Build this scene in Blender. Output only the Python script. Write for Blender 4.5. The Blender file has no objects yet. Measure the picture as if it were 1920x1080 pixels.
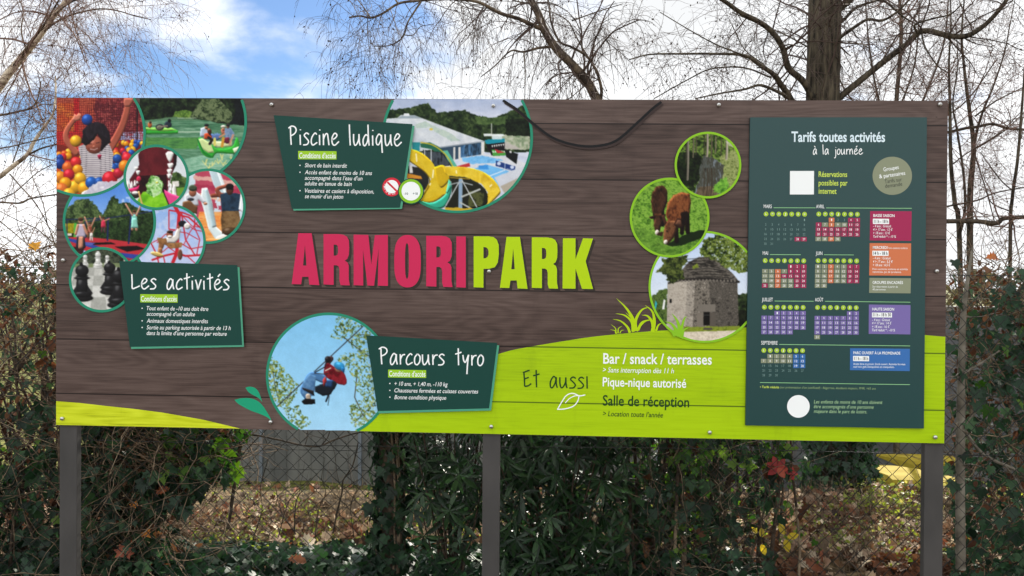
import bpy, bmesh, math, random
import numpy as np
from mathutils import Vector, Matrix, noise as mnoise

# ------------------------------------------------------------------ camera
SC = bpy.context.scene
COL = SC.collection
FPX = 1423.0                       # focal length for a 1920 px wide frame
PW, PH = 3.2, 3.2 / 2.66017        # sign panel, metres
R1 = Vector((0.99913975, 0.01340881, -0.03924237))      # panel's long edge seen from the camera
R2 = Vector((0.0062899, -0.99995607, -0.00694897))      # panel's upright edge
BLC = Vector((-0.52433165, 0.15758769, 0.87255753)) * PW
XW = (R1 - R1.dot(R2) * R2).normalized()
ZW = R2.normalized()
YW = ZW.cross(XW).normalized()
if YW.z < 0: YW = -YW
BL = Vector((-1.6, 0.0, 1.115))
# camera axes written in world coordinates
def c2w(v): return Vector((v.dot(XW), v.dot(YW), v.dot(ZW)))
CAM = BL - c2w(BLC)
cd = bpy.data.cameras.new('camera'); cam = bpy.data.objects.new('camera', cd); COL.objects.link(cam)
ax = c2w(Vector((1, 0, 0))); ay = c2w(Vector((0, -1, 0))); az = c2w(Vector((0, 0, -1)))
M = Matrix(((ax.x, ay.x, az.x, CAM.x), (ax.y, ay.y, az.y, CAM.y), (ax.z, ay.z, az.z, CAM.z), (0, 0, 0, 1)))
cam.matrix_world = M
cd.sensor_width = 36.0; cd.lens = 36.0 * FPX / 1920.0; cd.clip_start = 0.05; cd.clip_end = 2000
SC.camera = cam
SC.render.resolution_x, SC.render.resolution_y = 1024, 576

def at(px, py, Y):
    """point of the world on the plane y = Y that the photo shows at (px, py)"""
    d = c2w(Vector(((px - 960) / FPX, (py - 540) / FPX, 1.0)))
    t = (Y - CAM.y) / d.y
    return CAM + d * t
def at_np(px, py, Y):
    px = np.asarray(px, float); py = np.asarray(py, float)
    a = (px - 960) / FPX; b = (py - 540) / FPX
    ex = np.array(c2w(Vector((1, 0, 0)))); ey = np.array(c2w(Vector((0, 1, 0)))); ez = np.array(c2w(Vector((0, 0, 1))))
    d = a[..., None] * ex + b[..., None] * ey + ez
    t = (Y - CAM.y) / d[..., 1]
    return np.array(CAM) + d * t[..., None]

# ------------------------------------------------------------------ light
SUN_ELEV, SUN_AZ = math.radians(30), math.radians(22)     # azimuth clockwise from +Y (straight ahead)
sun_dir = Vector((math.sin(SUN_AZ) * math.cos(SUN_ELEV), math.cos(SUN_AZ) * math.cos(SUN_ELEV), math.sin(SUN_ELEV)))
sd = bpy.data.lights.new('sun', 'SUN'); sd.energy = 4.8; sd.angle = math.radians(0.6); sd.color = (1.0, 0.93, 0.82)
so = bpy.data.objects.new('sun', sd); COL.objects.link(so)
so.rotation_euler = sun_dir.to_track_quat('Z', 'Y').to_euler(); so.location = (6, 9, 8)
SC.view_settings.view_transform = 'Standard'; SC.view_settings.look = 'None'
SC.view_settings.gamma = 1.0; SC.view_settings.exposure = 1.0
world = bpy.data.worlds.new('World'); SC.world = world; world.use_nodes = True
def build_world():
    nt = world.node_tree; N = nt.nodes; L = nt.links
    bg = N['Background']; bg.inputs['Strength'].default_value = 0.1
    sky = N.new('ShaderNodeTexSky'); sky.sky_type = 'NISHITA'; sky.sun_disc = False
    sky.sun_elevation = SUN_ELEV; sky.sun_rotation = SUN_AZ; sky.air_density = 1.0; sky.dust_density = 0.4; sky.ozone_density = 2.0
    tc = N.new('ShaderNodeTexCoord')
    # clouds: flat layer seen in perspective -> divide direction by (z + k)
    sep = N.new('ShaderNodeSeparateXYZ'); L.new(tc.outputs['Generated'], sep.inputs[0])
    def mth(op, a, b=None, c=None, clamp=False):
        n = N.new('ShaderNodeMath'); n.operation = op; n.use_clamp = clamp
        for i, v in enumerate((a, b, c)):
            if v is None: continue
            if isinstance(v, (int, float)): n.inputs[i].default_value = v
            else: L.new(v, n.inputs[i])
        return n.outputs[0]
    zc = mth('ADD', mth('MAXIMUM', sep.outputs['Z'], 0.0), 0.28)
    cx = mth('DIVIDE', sep.outputs['X'], zc); cy = mth('DIVIDE', sep.outputs['Y'], zc)
    cmb = N.new('ShaderNodeCombineXYZ'); L.new(cx, cmb.inputs[0]); L.new(cy, cmb.inputs[1])
    n1 = N.new('ShaderNodeTexNoise'); n1.inputs['Scale'].default_value = 2.1; n1.inputs['Detail'].default_value = 9; n1.inputs['Roughness'].default_value = 0.55
    n1.inputs['Distortion'].default_value = 0.25
    mp = N.new('ShaderNodeMapping'); mp.inputs['Location'].default_value = (3.3, 1.2, 0); L.new(cmb.outputs[0], mp.inputs[0]); L.new(mp.outputs[0], n1.inputs['Vector'])
    # clearer patch towards the left of the view, thicker cloud round the sun
    dt = N.new('ShaderNodeVectorMath'); dt.operation = 'DOT_PRODUCT'
    hole = Vector((-0.46, 1.0, 0.34)).normalized(); dt.inputs[1].default_value = hole; L.new(tc.outputs['Generated'], dt.inputs[0])
    mr = N.new('ShaderNodeMapRange'); mr.interpolation_type = 'SMOOTHSTEP'
    mr.inputs['From Min'].default_value = 0.95; mr.inputs['From Max'].default_value = 0.995; mr.inputs['To Min'].default_value = 0.22; mr.inputs['To Max'].default_value = -0.06
    L.new(dt.outputs['Value'], mr.inputs['Value'])
    cov = mth('ADD', n1.outputs['Fac'], mr.outputs[0])
    m2 = N.new('ShaderNodeMapRange'); m2.interpolation_type = 'SMOOTHSTEP'
    m2.inputs['From Min'].default_value = 0.42; m2.inputs['From Max'].default_value = 0.64; L.new(cov, m2.inputs['Value'])
    # cloud radiance: raised away from the sun to brighten the sign, soft grey in the thick parts
    n2 = N.new('ShaderNodeTexNoise'); n2.inputs['Scale'].default_value = 1.3; n2.inputs['Detail'].default_value = 5
    mp2 = N.new('ShaderNodeMapping'); mp2.inputs['Location'].default_value = (9.1, 4.2, 0); L.new(cmb.outputs[0], mp2.inputs[0]); L.new(mp2.outputs[0], n2.inputs['Vector'])
    ds = N.new('ShaderNodeVectorMath'); ds.operation = 'DOT_PRODUCT'; ds.inputs[1].default_value = sun_dir; L.new(tc.outputs['Generated'], ds.inputs[0])
    mb = N.new('ShaderNodeMapRange'); mb.inputs['From Min'].default_value = -0.6; mb.inputs['From Max'].default_value = 1.0; mb.inputs['To Min'].default_value = 11.5; mb.inputs['To Max'].default_value = 6.2
    L.new(ds.outputs['Value'], mb.inputs['Value'])
    mg = N.new('ShaderNodeMapRange'); mg.inputs['From Min'].default_value = 0.35; mg.inputs['From Max'].default_value = 0.65; mg.inputs['To Min'].default_value = 0.78; mg.inputs['To Max'].default_value = 1.08
    L.new(n2.outputs['Fac'], mg.inputs['Value'])
    br = mth('MULTIPLY', mb.outputs[0], mg.outputs[0])
    cc = N.new('ShaderNodeVectorMath'); cc.operation = 'SCALE'; cc.inputs[0].default_value = (0.97, 0.985, 1.0); L.new(br, cc.inputs['Scale'])
    mx = N.new('ShaderNodeMix'); mx.data_type = 'RGBA'
    sk = N.new('ShaderNodeMix'); sk.data_type = 'RGBA'; sk.blend_type = 'MULTIPLY'; sk.inputs['Factor'].default_value = 1.0; sk.inputs['B'].default_value = (.53, .62, .74, 1); L.new(sky.outputs[0], sk.inputs['A'])
    L.new(m2.outputs[0], mx.inputs['Factor']); L.new(sk.outputs['Result'], mx.inputs['A']); L.new(cc.outputs[0], mx.inputs['B'])
    L.new(mx.outputs['Result'], bg.inputs['Color'])
build_world()

# ------------------------------------------------------------------ helpers
def lin(c):
    """sRGB 0-255 (tuple or '#rrggbb') -> linear tuple"""
    if isinstance(c, str): c = tuple(int(c[i:i + 2], 16) for i in (1, 3, 5))
    return tuple(((v / 255) / 12.92 if v / 255 <= 0.04045 else ((v / 255 + 0.055) / 1.055) ** 2.4) for v in c)
def mat(name, col, rough=0.6, spec=0.4, metal=0.0):
    m = bpy.data.materials.new(name); m.use_nodes = True
    b = m.node_tree.nodes['Principled BSDF']
    b.inputs['Base Color'].default_value = (*lin(col), 1); b.inputs['Roughness'].default_value = rough
    b.inputs['Specular IOR Level'].default_value = spec; b.inputs['Metallic'].default_value = metal
    return m
def noisy(m, c1, c2, scale=20, detail=5, bump=0.0, stretch=(1, 1, 1), coord='Object', lo=0.35, hi=0.65):
    """colour noise between two tones (and bump) on a principled material"""
    nt = m.node_tree; N = nt.nodes; L = nt.links; b = N['Principled BSDF']
    tc = N.new('ShaderNodeTexCoord'); mp = N.new('ShaderNodeMapping'); mp.inputs['Scale'].default_value = stretch
    L.new(tc.outputs[coord], mp.inputs[0])
    n = N.new('ShaderNodeTexNoise'); n.inputs['Scale'].default_value = scale; n.inputs['Detail'].default_value = detail
    L.new(mp.outputs[0], n.inputs['Vector'])
    r = N.new('ShaderNodeValToRGB'); r.color_ramp.elements[0].position = lo; r.color_ramp.elements[1].position = hi
    r.color_ramp.elements[0].color = (*lin(c1), 1); r.color_ramp.elements[1].color = (*lin(c2), 1)
    L.new(n.outputs['Fac'], r.inputs[0]); L.new(r.outputs[0], b.inputs['Base Color'])
    if bump:
        bp = N.new('ShaderNodeBump'); bp.inputs['Strength'].default_value = bump; bp.inputs['Distance'].default_value = 0.02
        L.new(n.outputs['Fac'], bp.inputs['Height']); L.new(bp.outputs[0], b.inputs['Normal'])
    return m
def tag(o, label=None, cat=None, group=None, kind=None):
    if label: o['label'] = label
    if cat: o['category'] = cat
    if group: o['group'] = group
    if kind: o['kind'] = kind
    return o
def empty(name, loc, label=None, cat=None, group=None):
    o = bpy.data.objects.new(name, None); COL.objects.link(o); o.location = loc; o.empty_display_size = 0.1
    return tag(o, label, cat, group)
def link(name, me, parent=None, mats=()):
    o = bpy.data.objects.new(name, me); COL.objects.link(o)
    for m in mats: me.materials.append(m)
    if parent is not None:
        o.parent = parent; o.matrix_parent_inverse = Matrix.Translation(-parent.location)   # vertices stay in world metres
    return o
def mesh_np(name, verts, faces, parent=None, mats=(), midx=None, smooth=False, cols=None):
    """verts (n,3); faces list of lists or (m,k) array"""
    me = bpy.data.meshes.new(name); verts = np.asarray(verts, np.float32)
    if isinstance(faces, np.ndarray):
        m, k = faces.shape
        me.vertices.add(len(verts)); me.vertices.foreach_set('co', verts.ravel())
        me.loops.add(m * k); me.loops.foreach_set('vertex_index', faces.astype(np.int32).ravel())
        me.polygons.add(m); me.polygons.foreach_set('loop_start', np.arange(0, m * k, k, dtype=np.int32))
        me.update(calc_edges=True)
    else:
        me.from_pydata(verts.tolist(), [], [list(f) for f in faces])
    if midx is not None: me.polygons.foreach_set('material_index', np.asarray(midx, np.int32))
    if smooth: me.polygons.foreach_set('use_smooth', np.ones(len(me.polygons), bool))
    if cols is not None:
        a = me.color_attributes.new('print', 'FLOAT_COLOR', 'POINT')
        c = np.ones((len(verts), 4), np.float32); c[:, :3] = cols; a.data.foreach_set('color', c.ravel())
    me.update()
    return link(name, me, parent, mats)
class Bag:
    """collects faces, links them as ONE mesh"""
    def __init__(s): s.v = []; s.f = []; s.m = []; s.sm = []
    def add(s, v, f, mi=0):
        b = len(s.v); s.v += [tuple(p) for p in v]; s.f += [[i + b for i in q] for q in f]; s.m += [mi] * len(f); return s
    def box(s, c, d, mi=0, rz=0.0, bev=0.0):
        bm = bmesh.new(); bmesh.ops.create_cube(bm, size=1)
        for v in bm.verts: v.co = Vector((v.co.x * d[0], v.co.y * d[1], v.co.z * d[2]))
        if bev: bmesh.ops.bevel(bm, geom=bm.edges[:], offset=bev, segments=2, affect='EDGES', profile=0.6)
        r = Matrix.Rotation(rz, 3, 'Z'); c = Vector(c)
        bm.verts.index_update()
        s.add([r @ v.co + c for v in bm.verts], [[v.index for v in f.verts] for f in bm.faces], mi); bm.free(); return s
    def tube(s, pts, rad, n=6, mi=0, cap=True):
        v, f = tube(pts, rad, n, cap); return s.add(v, f, mi)
    def link(s, name, parent=None, mats=(), smooth=False):
        return mesh_np(name, np.array(s.v).reshape(-1, 3), s.f, parent, mats, s.m, smooth)
def tube(pts, rad, n=6, cap=True):
    pts = [Vector(p) for p in pts]; k = len(pts)
    if isinstance(rad, (int, float)): rad = [rad] * k
    v = []; f = []; u = None
    for i, p in enumerate(pts):
        t = (pts[min(i + 1, k - 1)] - pts[max(i - 1, 0)])
        if t.length < 1e-9: t = Vector((0, 0, 1))
        t.normalize()
        if u is None: u = t.orthogonal().normalized()
        else:
            u = u - t * u.dot(t)
            u = u.normalized() if u.length > 1e-6 else t.orthogonal().normalized()
        w = t.cross(u)
        for j in range(n):
            a = 2 * math.pi * j / n
            v.append(p + (u * math.cos(a) + w * math.sin(a)) * rad[i])
    for i in range(k - 1):
        for j in range(n):
            f.append((i * n + j, i * n + (j + 1) % n, (i + 1) * n + (j + 1) % n, (i + 1) * n + j))
    if cap: f.append(tuple(range(n - 1, -1, -1))); f.append(tuple((k - 1) * n + j for j in range(n)))
    return v, f
def smooth_path(p, n=6):
    """Catmull-Rom through the points (any dimension)"""
    p = np.array(p, float)
    if len(p) < 3: return p
    q = np.vstack([2 * p[0] - p[1], p, 2 * p[-1] - p[-2]]); out = []
    for i in range(1, len(q) - 2):
        for t in np.linspace(0, 1, n, endpoint=False):
            a, b, c, d = q[i - 1], q[i], q[i + 1], q[i + 2]
            out.append(0.5 * (2 * b + (c - a) * t + (2 * a - 5 * b + 4 * c - d) * t * t + (3 * b - a - 3 * c + d) * t ** 3))
    out.append(p[-1]); return np.array(out)
def vnoise(x, y, seed=0):
    """2-D value noise, 0..1"""
    xi = np.floor(x).astype(np.int64); yi = np.floor(y).astype(np.int64); fx = x - xi; fy = y - yi
    fx = fx * fx * (3 - 2 * fx); fy = fy * fy * (3 - 2 * fy)
    def h(a, b):
        n = (a * 374761393 + b * 668265263 + seed * 974711) & 0xffffffff
        n = ((n ^ (n >> 13)) * 1274126177) & 0xffffffff
        return ((n ^ (n >> 16)) & 0xffff) / 65535.0
    return (h(xi, yi) * (1 - fx) + h(xi + 1, yi) * fx) * (1 - fy) + (h(xi, yi + 1) * (1 - fx) + h(xi + 1, yi + 1) * fx) * fy
def fbm(x, y, seed=0, o=4):
    s = 0; a = 0.5
    for k in range(o): s = s + a * vnoise(x * 2 ** k, y * 2 ** k, seed + k * 17); a *= 0.5
    return s / (1 - 0.5 ** o)
# ================================================================== THE SIGN
def LY(k): return -0.0004 * k                     # print layers, 0.4 mm apart
_mat = mat
def mat(name, col, rough=.5, spec=None, metal=0.0):
    return _mat(name, col, rough, (.14 if name.startswith('print_') else .4) if spec is None else spec, metal)
WHITE = mat('print_white', (236, 240, 240), .5); DGREEN = mat('print_dark_green', (20, 64, 57), .48, .16)
MINT = mat('print_mint', (76, 150, 122), .45); LIMET = mat('print_lime', (150, 196, 40), .45); YLIME = mat('print_yellow_lime', (172, 204, 14), .45)
RINGG = mat('print_ring_green', (38, 132, 104), .45); RINGL = mat('print_ring_lime', (132, 186, 36), .45)
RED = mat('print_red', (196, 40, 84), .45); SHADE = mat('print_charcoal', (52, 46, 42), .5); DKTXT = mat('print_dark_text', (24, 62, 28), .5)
BLACK = mat('print_black', (24, 24, 26), .5); LEAFG = mat('print_leaf_green', (30, 150, 112), .45)
PALE = mat('print_pale_text', (190, 206, 196), .5); LIMETXT = mat('print_lime_text', (200, 222, 90), .5); KHAKI = mat('print_khaki', (134, 140, 116), .5)
CRIMSON = mat('print_crimson', (158, 44, 84), .5); ORANGE = mat('print_orange', (202, 116, 78), .5); PURPLE = mat('print_purple', (118, 104, 164), .5)
BLUE = mat('print_blue', (58, 108, 172), .5); GREYT = mat('print_grey_text', (120, 150, 146), .5); DGREY = mat('print_dark_grey', (60, 66, 60), .5); LINEG = mat('print_line_green', (140, 196, 140), .5)
SIGNRED = mat('print_sign_red', (204, 40, 58), .5)

def plane_pts(pts, Y): return [tuple(r) for r in at_np(np.array([p[0] for p in pts]), np.array([p[1] for p in pts]), Y)]
def fill2d(loops):
    """2-D loops (outer + holes) -> verts, faces through a filled curve"""
    cu = bpy.data.curves.new('tmp', 'CURVE'); cu.dimensions = '2D'; cu.fill_mode = 'FRONT'
    for lp in loops:
        s = cu.splines.new('POLY'); s.points.add(len(lp) - 1); s.use_cyclic_u = True
        for q, p in zip(s.points, lp): q.co = (p[0], p[1], 0, 1)
    o = bpy.data.objects.new('tmp', cu); me = o.to_mesh()
    v = [(a.co.x, a.co.y) for a in me.vertices]; f = [list(p.vertices) for p in me.polygons]
    o.to_mesh_clear(); bpy.data.objects.remove(o); bpy.data.curves.remove(cu)
    return v, f
def shape(bag, loops, Y, mi=0):
    v, f = fill2d(loops); return bag.add(plane_pts(v, Y), f, mi)
_tc = {}
def glyphs(s, off=0.0, shear=0.0):
    k = (s, off, shear)
    if k not in _tc:
        cu = bpy.data.curves.new('tmp', 'FONT'); cu.body = s; cu.size = 1.0; cu.offset = off; cu.shear = shear; cu.resolution_u = 3
        o = bpy.data.objects.new('tmp', cu); me = o.to_mesh()
        _tc[k] = (np.array([(a.co.x, a.co.y) for a in me.vertices]).reshape(-1, 2), [list(p.vertices) for p in me.polygons])
        o.to_mesh_clear(); bpy.data.objects.remove(o); bpy.data.curves.remove(cu)
    return _tc[k]
CAPH = 0.0
def text(bag, s, x0, y0, x1, y1, h, Y, mi=0, off=0.0, shear=0.0):
    """text from (x0,y0) to (x1,y1) along the baseline, capital height h; all photo pixels"""
    global CAPH
    if not CAPH: CAPH = glyphs('H')[0][:, 1].max()
    v, f = glyphs(s, off, shear)
    lo, hi = v[:, 0].min(), v[:, 0].max()
    t = (v[:, 0] - lo) / (hi - lo); yy = v[:, 1] / CAPH * h
    w = math.hypot(x1 - x0, y1 - y0); ux, uy = (x1 - x0) / w, (y1 - y0) / w
    px = x0 + (x1 - x0) * t + uy * yy; py = y0 + (y1 - y0) * t - ux * yy
    return bag.add([tuple(p) for p in at_np(px, py, Y)], f, mi)
# ---- handwriting: stroke letters drawn as ribbons of one width
_e = [(.05, .45), (.35, .6), (.5, .85), (.3, 1.), (.08, .65), (.08, .2), (.3, 0), (.68, .32)]
_a = [[(.5, .85), (.3, 1.), (.06, .55), (.05, .1), (.2, 0), (.42, .4), (.52, .95)], [(.52, .95), (.52, .4), (.6, 0)]]
HAND = {
 'P': (.85, [[(.1, 1.45), (.12, .7), (.17, 0)], [(-.08, 1.38), (.2, 1.56), (.5, 1.47), (.6, 1.2), (.45, .93), (.15, .76)]]),
 'i': (.36, [[(.1, .85), (.12, 0)], [(.12, 1.22), (.13, 1.3)]]), 'I': (.3, [[(.1, 1.1), (.12, 0)]]),
 's': (.66, [[(.52, .88), (.3, 1.), (.1, .8), (.3, .55), (.48, .3), (.35, .05), (0, .0)]]),
 'c': (.68, [[(.55, .88), (.38, 1.), (.12, .65), (.06, .25), (.2, 0), (.58, .22)]]),
 'n': (.78, [[(.08, .95), (.1, 0)], [(.1, .5), (.25, .88), (.42, .95), (.5, .6), (.58, 0)]]),
 'e': (.76, [_e]), 'é': (.76, [_e, [(.32, 1.25), (.52, 1.52)]]),
 'l': (.4, [[(.08, 1.75), (.11, .9), (.16, 0)]]),
 'u': (.82, [[(.05, .95), (.06, .4), (.15, .03), (.32, .1), (.5, .5), (.53, .95)], [(.53, .95), (.56, .3), (.64, 0)]]),
 'd': (.8, [[(.5, .78), (.3, .9), (.08, .5), (.1, .08), (.25, 0), (.45, .35), (.52, .8)], [(.5, 1.75), (.53, .8), (.6, 0)]]),
 'q': (.8, [[(.5, .82), (.3, .96), (.08, .6), (.1, .15), (.28, .1), (.48, .5), (.52, .9)], [(.52, .9), (.56, 0), (.6, -.6)]]),
 'L': (.82, [[(.05, 1.4), (.08, .6), (.1, .05), (.4, .12), (.72, .3)]]),
 'a': (.76, _a), 'à': (.76, _a + [[(.18, 1.5), (.38, 1.25)]]),
 't': (.6, [[(.25, 1.55), (.26, .7), (.28, 0)], [(0, 1.02), (.25, 1.1), (.52, 1.2)]]),
 'v': (.62, [[(.02, .95), (.15, .45), (.22, .02), (.36, .5), (.5, .98)]]),
 'r': (.52, [[(.08, .95), (.1, 0)], [(.1, .5), (.25, .85), (.48, .93)]]),
 'o': (.66, [[(.3, 1.), (.08, .65), (.08, .15), (.28, 0), (.48, .3), (.5, .75), (.3, 1.)]]),
 'y': (.68, [[(.03, .95), (.1, .45), (.25, .3), (.48, .92)], [(.5, .98), (.42, .2), (.36, -.8)]]),
 'E': (.8, [[(.05, 1.35), (.1, .6), (.12, .05)], [(-.02, 1.28), (.3, 1.42), (.52, 1.5)], [(.08, .7), (.45, .87)], [(.12, .05), (.4, .12), (.65, .32)]]),
 'j': (.46, [[(.25, .9), (.28, 0), (.2, -.55), (0, -.62)], [(.28, 1.2), (.29, 1.28)]]), ' ': (.75, [])}
def ribbon(bag, p, w, Y, mi=0):
    p = np.array(p, float); t = np.gradient(p, axis=0); t /= np.linalg.norm(t, axis=1)[:, None] + 1e-9
    n = np.stack([-t[:, 1], t[:, 0]], 1)
    ww = (np.full(len(p), w) if np.isscalar(w) else np.asarray(w))[:, None]
    q = np.vstack([p + n * ww / 2, p - n * ww / 2]); k = len(p)
    bag.add([tuple(r) for r in at_np(q[:, 0], q[:, 1], Y)], [(i, i + 1, k + i + 1, k + i) for i in range(k - 1)], mi)
def hand(bag, s, x0, y0, x1, y1, xh, w, Y, mi=0):
    tot = sum(HAND[c][0] for c in s) - .2; cx = 0.0; k = 0
    for c in s:
        adv, st = HAND[c]
        for p in st:
            q = smooth_path(p, 6); u = (q[:, 0] + cx) / tot
            ribbon(bag, np.stack([x0 + (x1 - x0) * u, y0 + (y1 - y0) * u - q[:, 1] * xh], 1), w, Y - 0.00002 * (k % 12), mi); k += 1
        cx += adv
def hand_words(head, Y, name, parent, m):
    """one object per handwritten word"""
    s, x0, y0, x1, y1, xh, w = head; tot = sum(HAND[c][0] for c in s) - .2; c0 = 0.0
    for wd in s.split(' '):
        wl_ = sum(HAND[c][0] for c in wd); t0, t1 = c0 / tot, (c0 + wl_ - .2) / tot; g = Bag()
        hand(g, wd, x0 + (x1 - x0) * t0, y0 + (y1 - y0) * t0, x0 + (x1 - x0) * t1, y0 + (y1 - y0) * t1, xh, w, Y); g.link(name, parent, [m]); c0 += wl_ + HAND[' '][0]
def circ(cx, cy, r, n=72, ry=None): return [(cx + r * math.cos(2 * math.pi * i / n), cy + (ry or r) * math.sin(2 * math.pi * i / n)) for i in range(n)]

# ---- painter for the photographs printed on the panel
class Pic:
    def __init__(s, x0, y0, x1, y1, step=1.0):
        s.nx = int((x1 - x0) / step) + 1; s.ny = int((y1 - y0) / step) + 1
        s.X, s.Y = np.meshgrid(np.linspace(x0, x1, s.nx), np.linspace(y0, y1, s.ny)); s.b = (x0, y0, x1, y1)
        s.img = np.zeros((s.ny, s.nx, 3)); s.ox = s.oy = 0.0; s.s = 1.0
    def view(s, ox, oy, sc): s.ox, s.oy, s.s = ox, oy, sc; return s
    def T(s, pts): return [(p[0] / s.s + s.ox, p[1] / s.s + s.oy) for p in pts]
    def c(s, col):
        if isinstance(col, np.ndarray): return col
        return np.array([int(col[i:i + 2], 16) for i in (1, 3, 5)] if isinstance(col, str) else col, float)
    def put(s, a, col): s.img = s.img * (1 - a[..., None]) + s.c(col) * a[..., None]
    def fill(s, col): s.img[:] = s.c(col)
    def grad(s, y0, c0, y1, c1, a=None):
        y0 = y0 / s.s + s.oy; y1 = y1 / s.s + s.oy
        t = np.clip((s.Y - y0) / (y1 - y0), 0, 1)[..., None]; g = s.c(c0) * (1 - t) + s.c(c1) * t
        if a is None: s.img = g
        else: s.put(a, g)
    def m(s, pts, rough=0.0, sc=6.0, seed=1):
        """polygon mask (even-odd); rough wobbles the edge by that many pixels"""
        X, Y = s.X, s.Y
        if rough: X = X + (fbm(X / sc, Y / sc, seed) - .5) * 2 * rough; Y = Y + (fbm(X / sc + 31, Y / sc, seed + 5) - .5) * 2 * rough
        a = np.zeros(X.shape)
        for dx, dy in ((-.3, -.3), (.3, -.3), (-.3, .3), (.3, .3)):
            ins = np.zeros(X.shape, bool); p = s.T(pts); j = len(p) - 1
            for i in range(len(p)):
                (xi, yi), (xj, yj) = p[i], p[j]
                if yi != yj: ins ^= ((yi > Y + dy) != (yj > Y + dy)) & (X + dx < (xj - xi) * (Y + dy - yi) / (yj - yi) + xi)
                j = i
            a += ins * .25
        return a
    av = 0.0                                                          # rounding of figures: 0 flat, 1 strong
    def vol(s, a, k=None, n=5):
        """round a flat patch: brighter where its edge faces up-left, darker below right"""
        k = s.av if k is None else k
        if k <= 0: return
        b = a
        for _ in range(n): p = np.pad(b, 1, 'edge'); b = (p[:-2, 1:-1] + p[2:, 1:-1] + p[1:-1, :-2] + p[1:-1, 2:] + b) / 5
        gy, gx = np.gradient(b); sh = np.clip(1 + k * 2.6 * (.45 * gx + .9 * gy), .45, 1.6)
        s.img = np.clip(s.img * (1 + a[..., None] * (sh[..., None] - 1)), 0, 255)
    def poly(s, pts, col, rough=0.0, sc=6.0, seed=1, al=1.0):
        a = s.m(pts, rough, sc, seed) * al; s.put(a, col); s.vol(a)
    def me(s, cx, cy, rx, ry=None, rot=0.0):
        (cx, cy), = s.T([(cx, cy)]); rx /= s.s; ry = ry / s.s if ry else rx
        c, n = math.cos(rot), math.sin(rot); dx, dy = s.X - cx, s.Y - cy
        u = (dx * c + dy * n) / rx; v = (-dx * n + dy * c) / ry
        d = (np.sqrt(u * u + v * v) - 1) * min(rx, ry)
        return np.clip(.5 - d, 0, 1), u, v
    def ell(s, cx, cy, rx, ry=None, col='#000000', rot=0.0, al=1.0):
        a = s.me(cx, cy, rx, ry, rot)[0] * al; s.put(a, col); s.vol(a, None, 3)
    def ball(s, cx, cy, r, col, ry=None, rot=0.0, k=0.55):
        a, u, v = s.me(cx, cy, r, ry, rot); z = np.sqrt(np.clip(1 - u * u - v * v, 0, 1))
        sh = np.clip(1 - k + k * (0.25 - .35 * u - .62 * v + .6 * z), 0.25, 1.25)[..., None]
        hl = np.clip(((-.35 * u - .5 * v + .75 * z) - .86) * 8, 0, 1)[..., None] * 60
        s.put(a, np.clip(s.c(col) * sh + hl, 0, 255))
    def lmask(s, pts, w0, w1):
        p = s.T(pts); A_ = np.zeros(s.X.shape); k = len(p) - 1
        for i, ((ax, ay), (bx, by)) in enumerate(zip(p[:-1], p[1:])):
            vx, vy = bx - ax, by - ay; l2 = vx * vx + vy * vy + 1e-9; w = (w0 + (w1 - w0) * i / k) / s.s / 2
            t = np.clip(((s.X - ax) * vx + (s.Y - ay) * vy) / l2, 0, 1)
            A_ = np.maximum(A_, np.clip(w - np.hypot(s.X - ax - t * vx, s.Y - ay - t * vy) + .5, 0, 1))
        return A_
    def line(s, pts, w, col, al=1.0): s.put(s.lmask(pts, w, w) * al, col)
    def tex(s, a, cols, sc=5.0, seed=1, sy=None, gain=1.7, o=4):
        """noise between a list of colours where mask a is set"""
        q_ = .58 * fbm(s.X / sc, s.Y / (sy or sc), seed, o) + .42 * fbm(s.X / (sc * 3.6) + 9, s.Y / ((sy or sc) * 3.6), seed + 31, 2)
        n = np.clip((q_ - .5) * gain * 1.25 + .5, 0, .9999) * (len(cols) - 1)
        i = n.astype(int); t = (n - i)[..., None]; C = np.array([s.c(c) for c in cols])
        s.put(a, C[i] * (1 - t) + C[np.minimum(i + 1, len(cols) - 1)] * t)
    def full(s): return np.ones(s.X.shape)
    def speck(s, a, col, sc=2.0, seed=3, thr=.62):
        s.put(a * np.clip((fbm(s.X / sc, s.Y / sc, seed, 2) - thr) * 12, 0, 1), col)
    def limb(s, pts, w0, w1, col):
        a = s.lmask(smooth_path(pts, 5), w0, w1); s.put(a, col); s.vol(a)
    def build(s, name, keep, Y, parent):
        """keep(x, y) -> bool: the outline of the print"""
        V = at_np(s.X.ravel(), s.Y.ravel(), Y); idx = np.arange(s.nx * s.ny).reshape(s.ny, s.nx)
        cx = (s.X[:-1, :-1] + s.X[1:, 1:]) / 2; cy = (s.Y[:-1, :-1] + s.Y[1:, 1:]) / 2
        q = np.stack([idx[:-1, :-1], idx[1:, :-1], idx[1:, 1:], idx[:-1, 1:]], -1)[keep(cx, cy)]
        used = np.unique(q); re = np.zeros(s.nx * s.ny, int); re[used] = np.arange(len(used))
        im = s.img; pad = np.pad(im, ((1, 1), (1, 1), (0, 0)), 'edge')                      # printed softness and grain
        im = im * .4 + .1 * (pad[:-2, 1:-1] + pad[2:, 1:-1] + pad[1:-1, :-2] + pad[1:-1, 2:]) + .05 * (pad[:-2, :-2] + pad[2:, 2:] + pad[:-2, 2:] + pad[2:, :-2])
        gr = 1 + .05 * (fbm(s.X / 1.6, s.Y / 1.6, 71, 2) - .5) + .06 * (fbm(s.X / 14, s.Y / 14, 72, 2) - .5); im = im * gr[..., None]
        im = np.clip(128 + (im - 128) * 1.1 - 4, 0, 255)
        c = im.reshape(-1, 3) / 255; c = np.where(c <= .04045, c / 12.92, ((c + .055) / 1.055) ** 2.4) * .92
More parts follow.
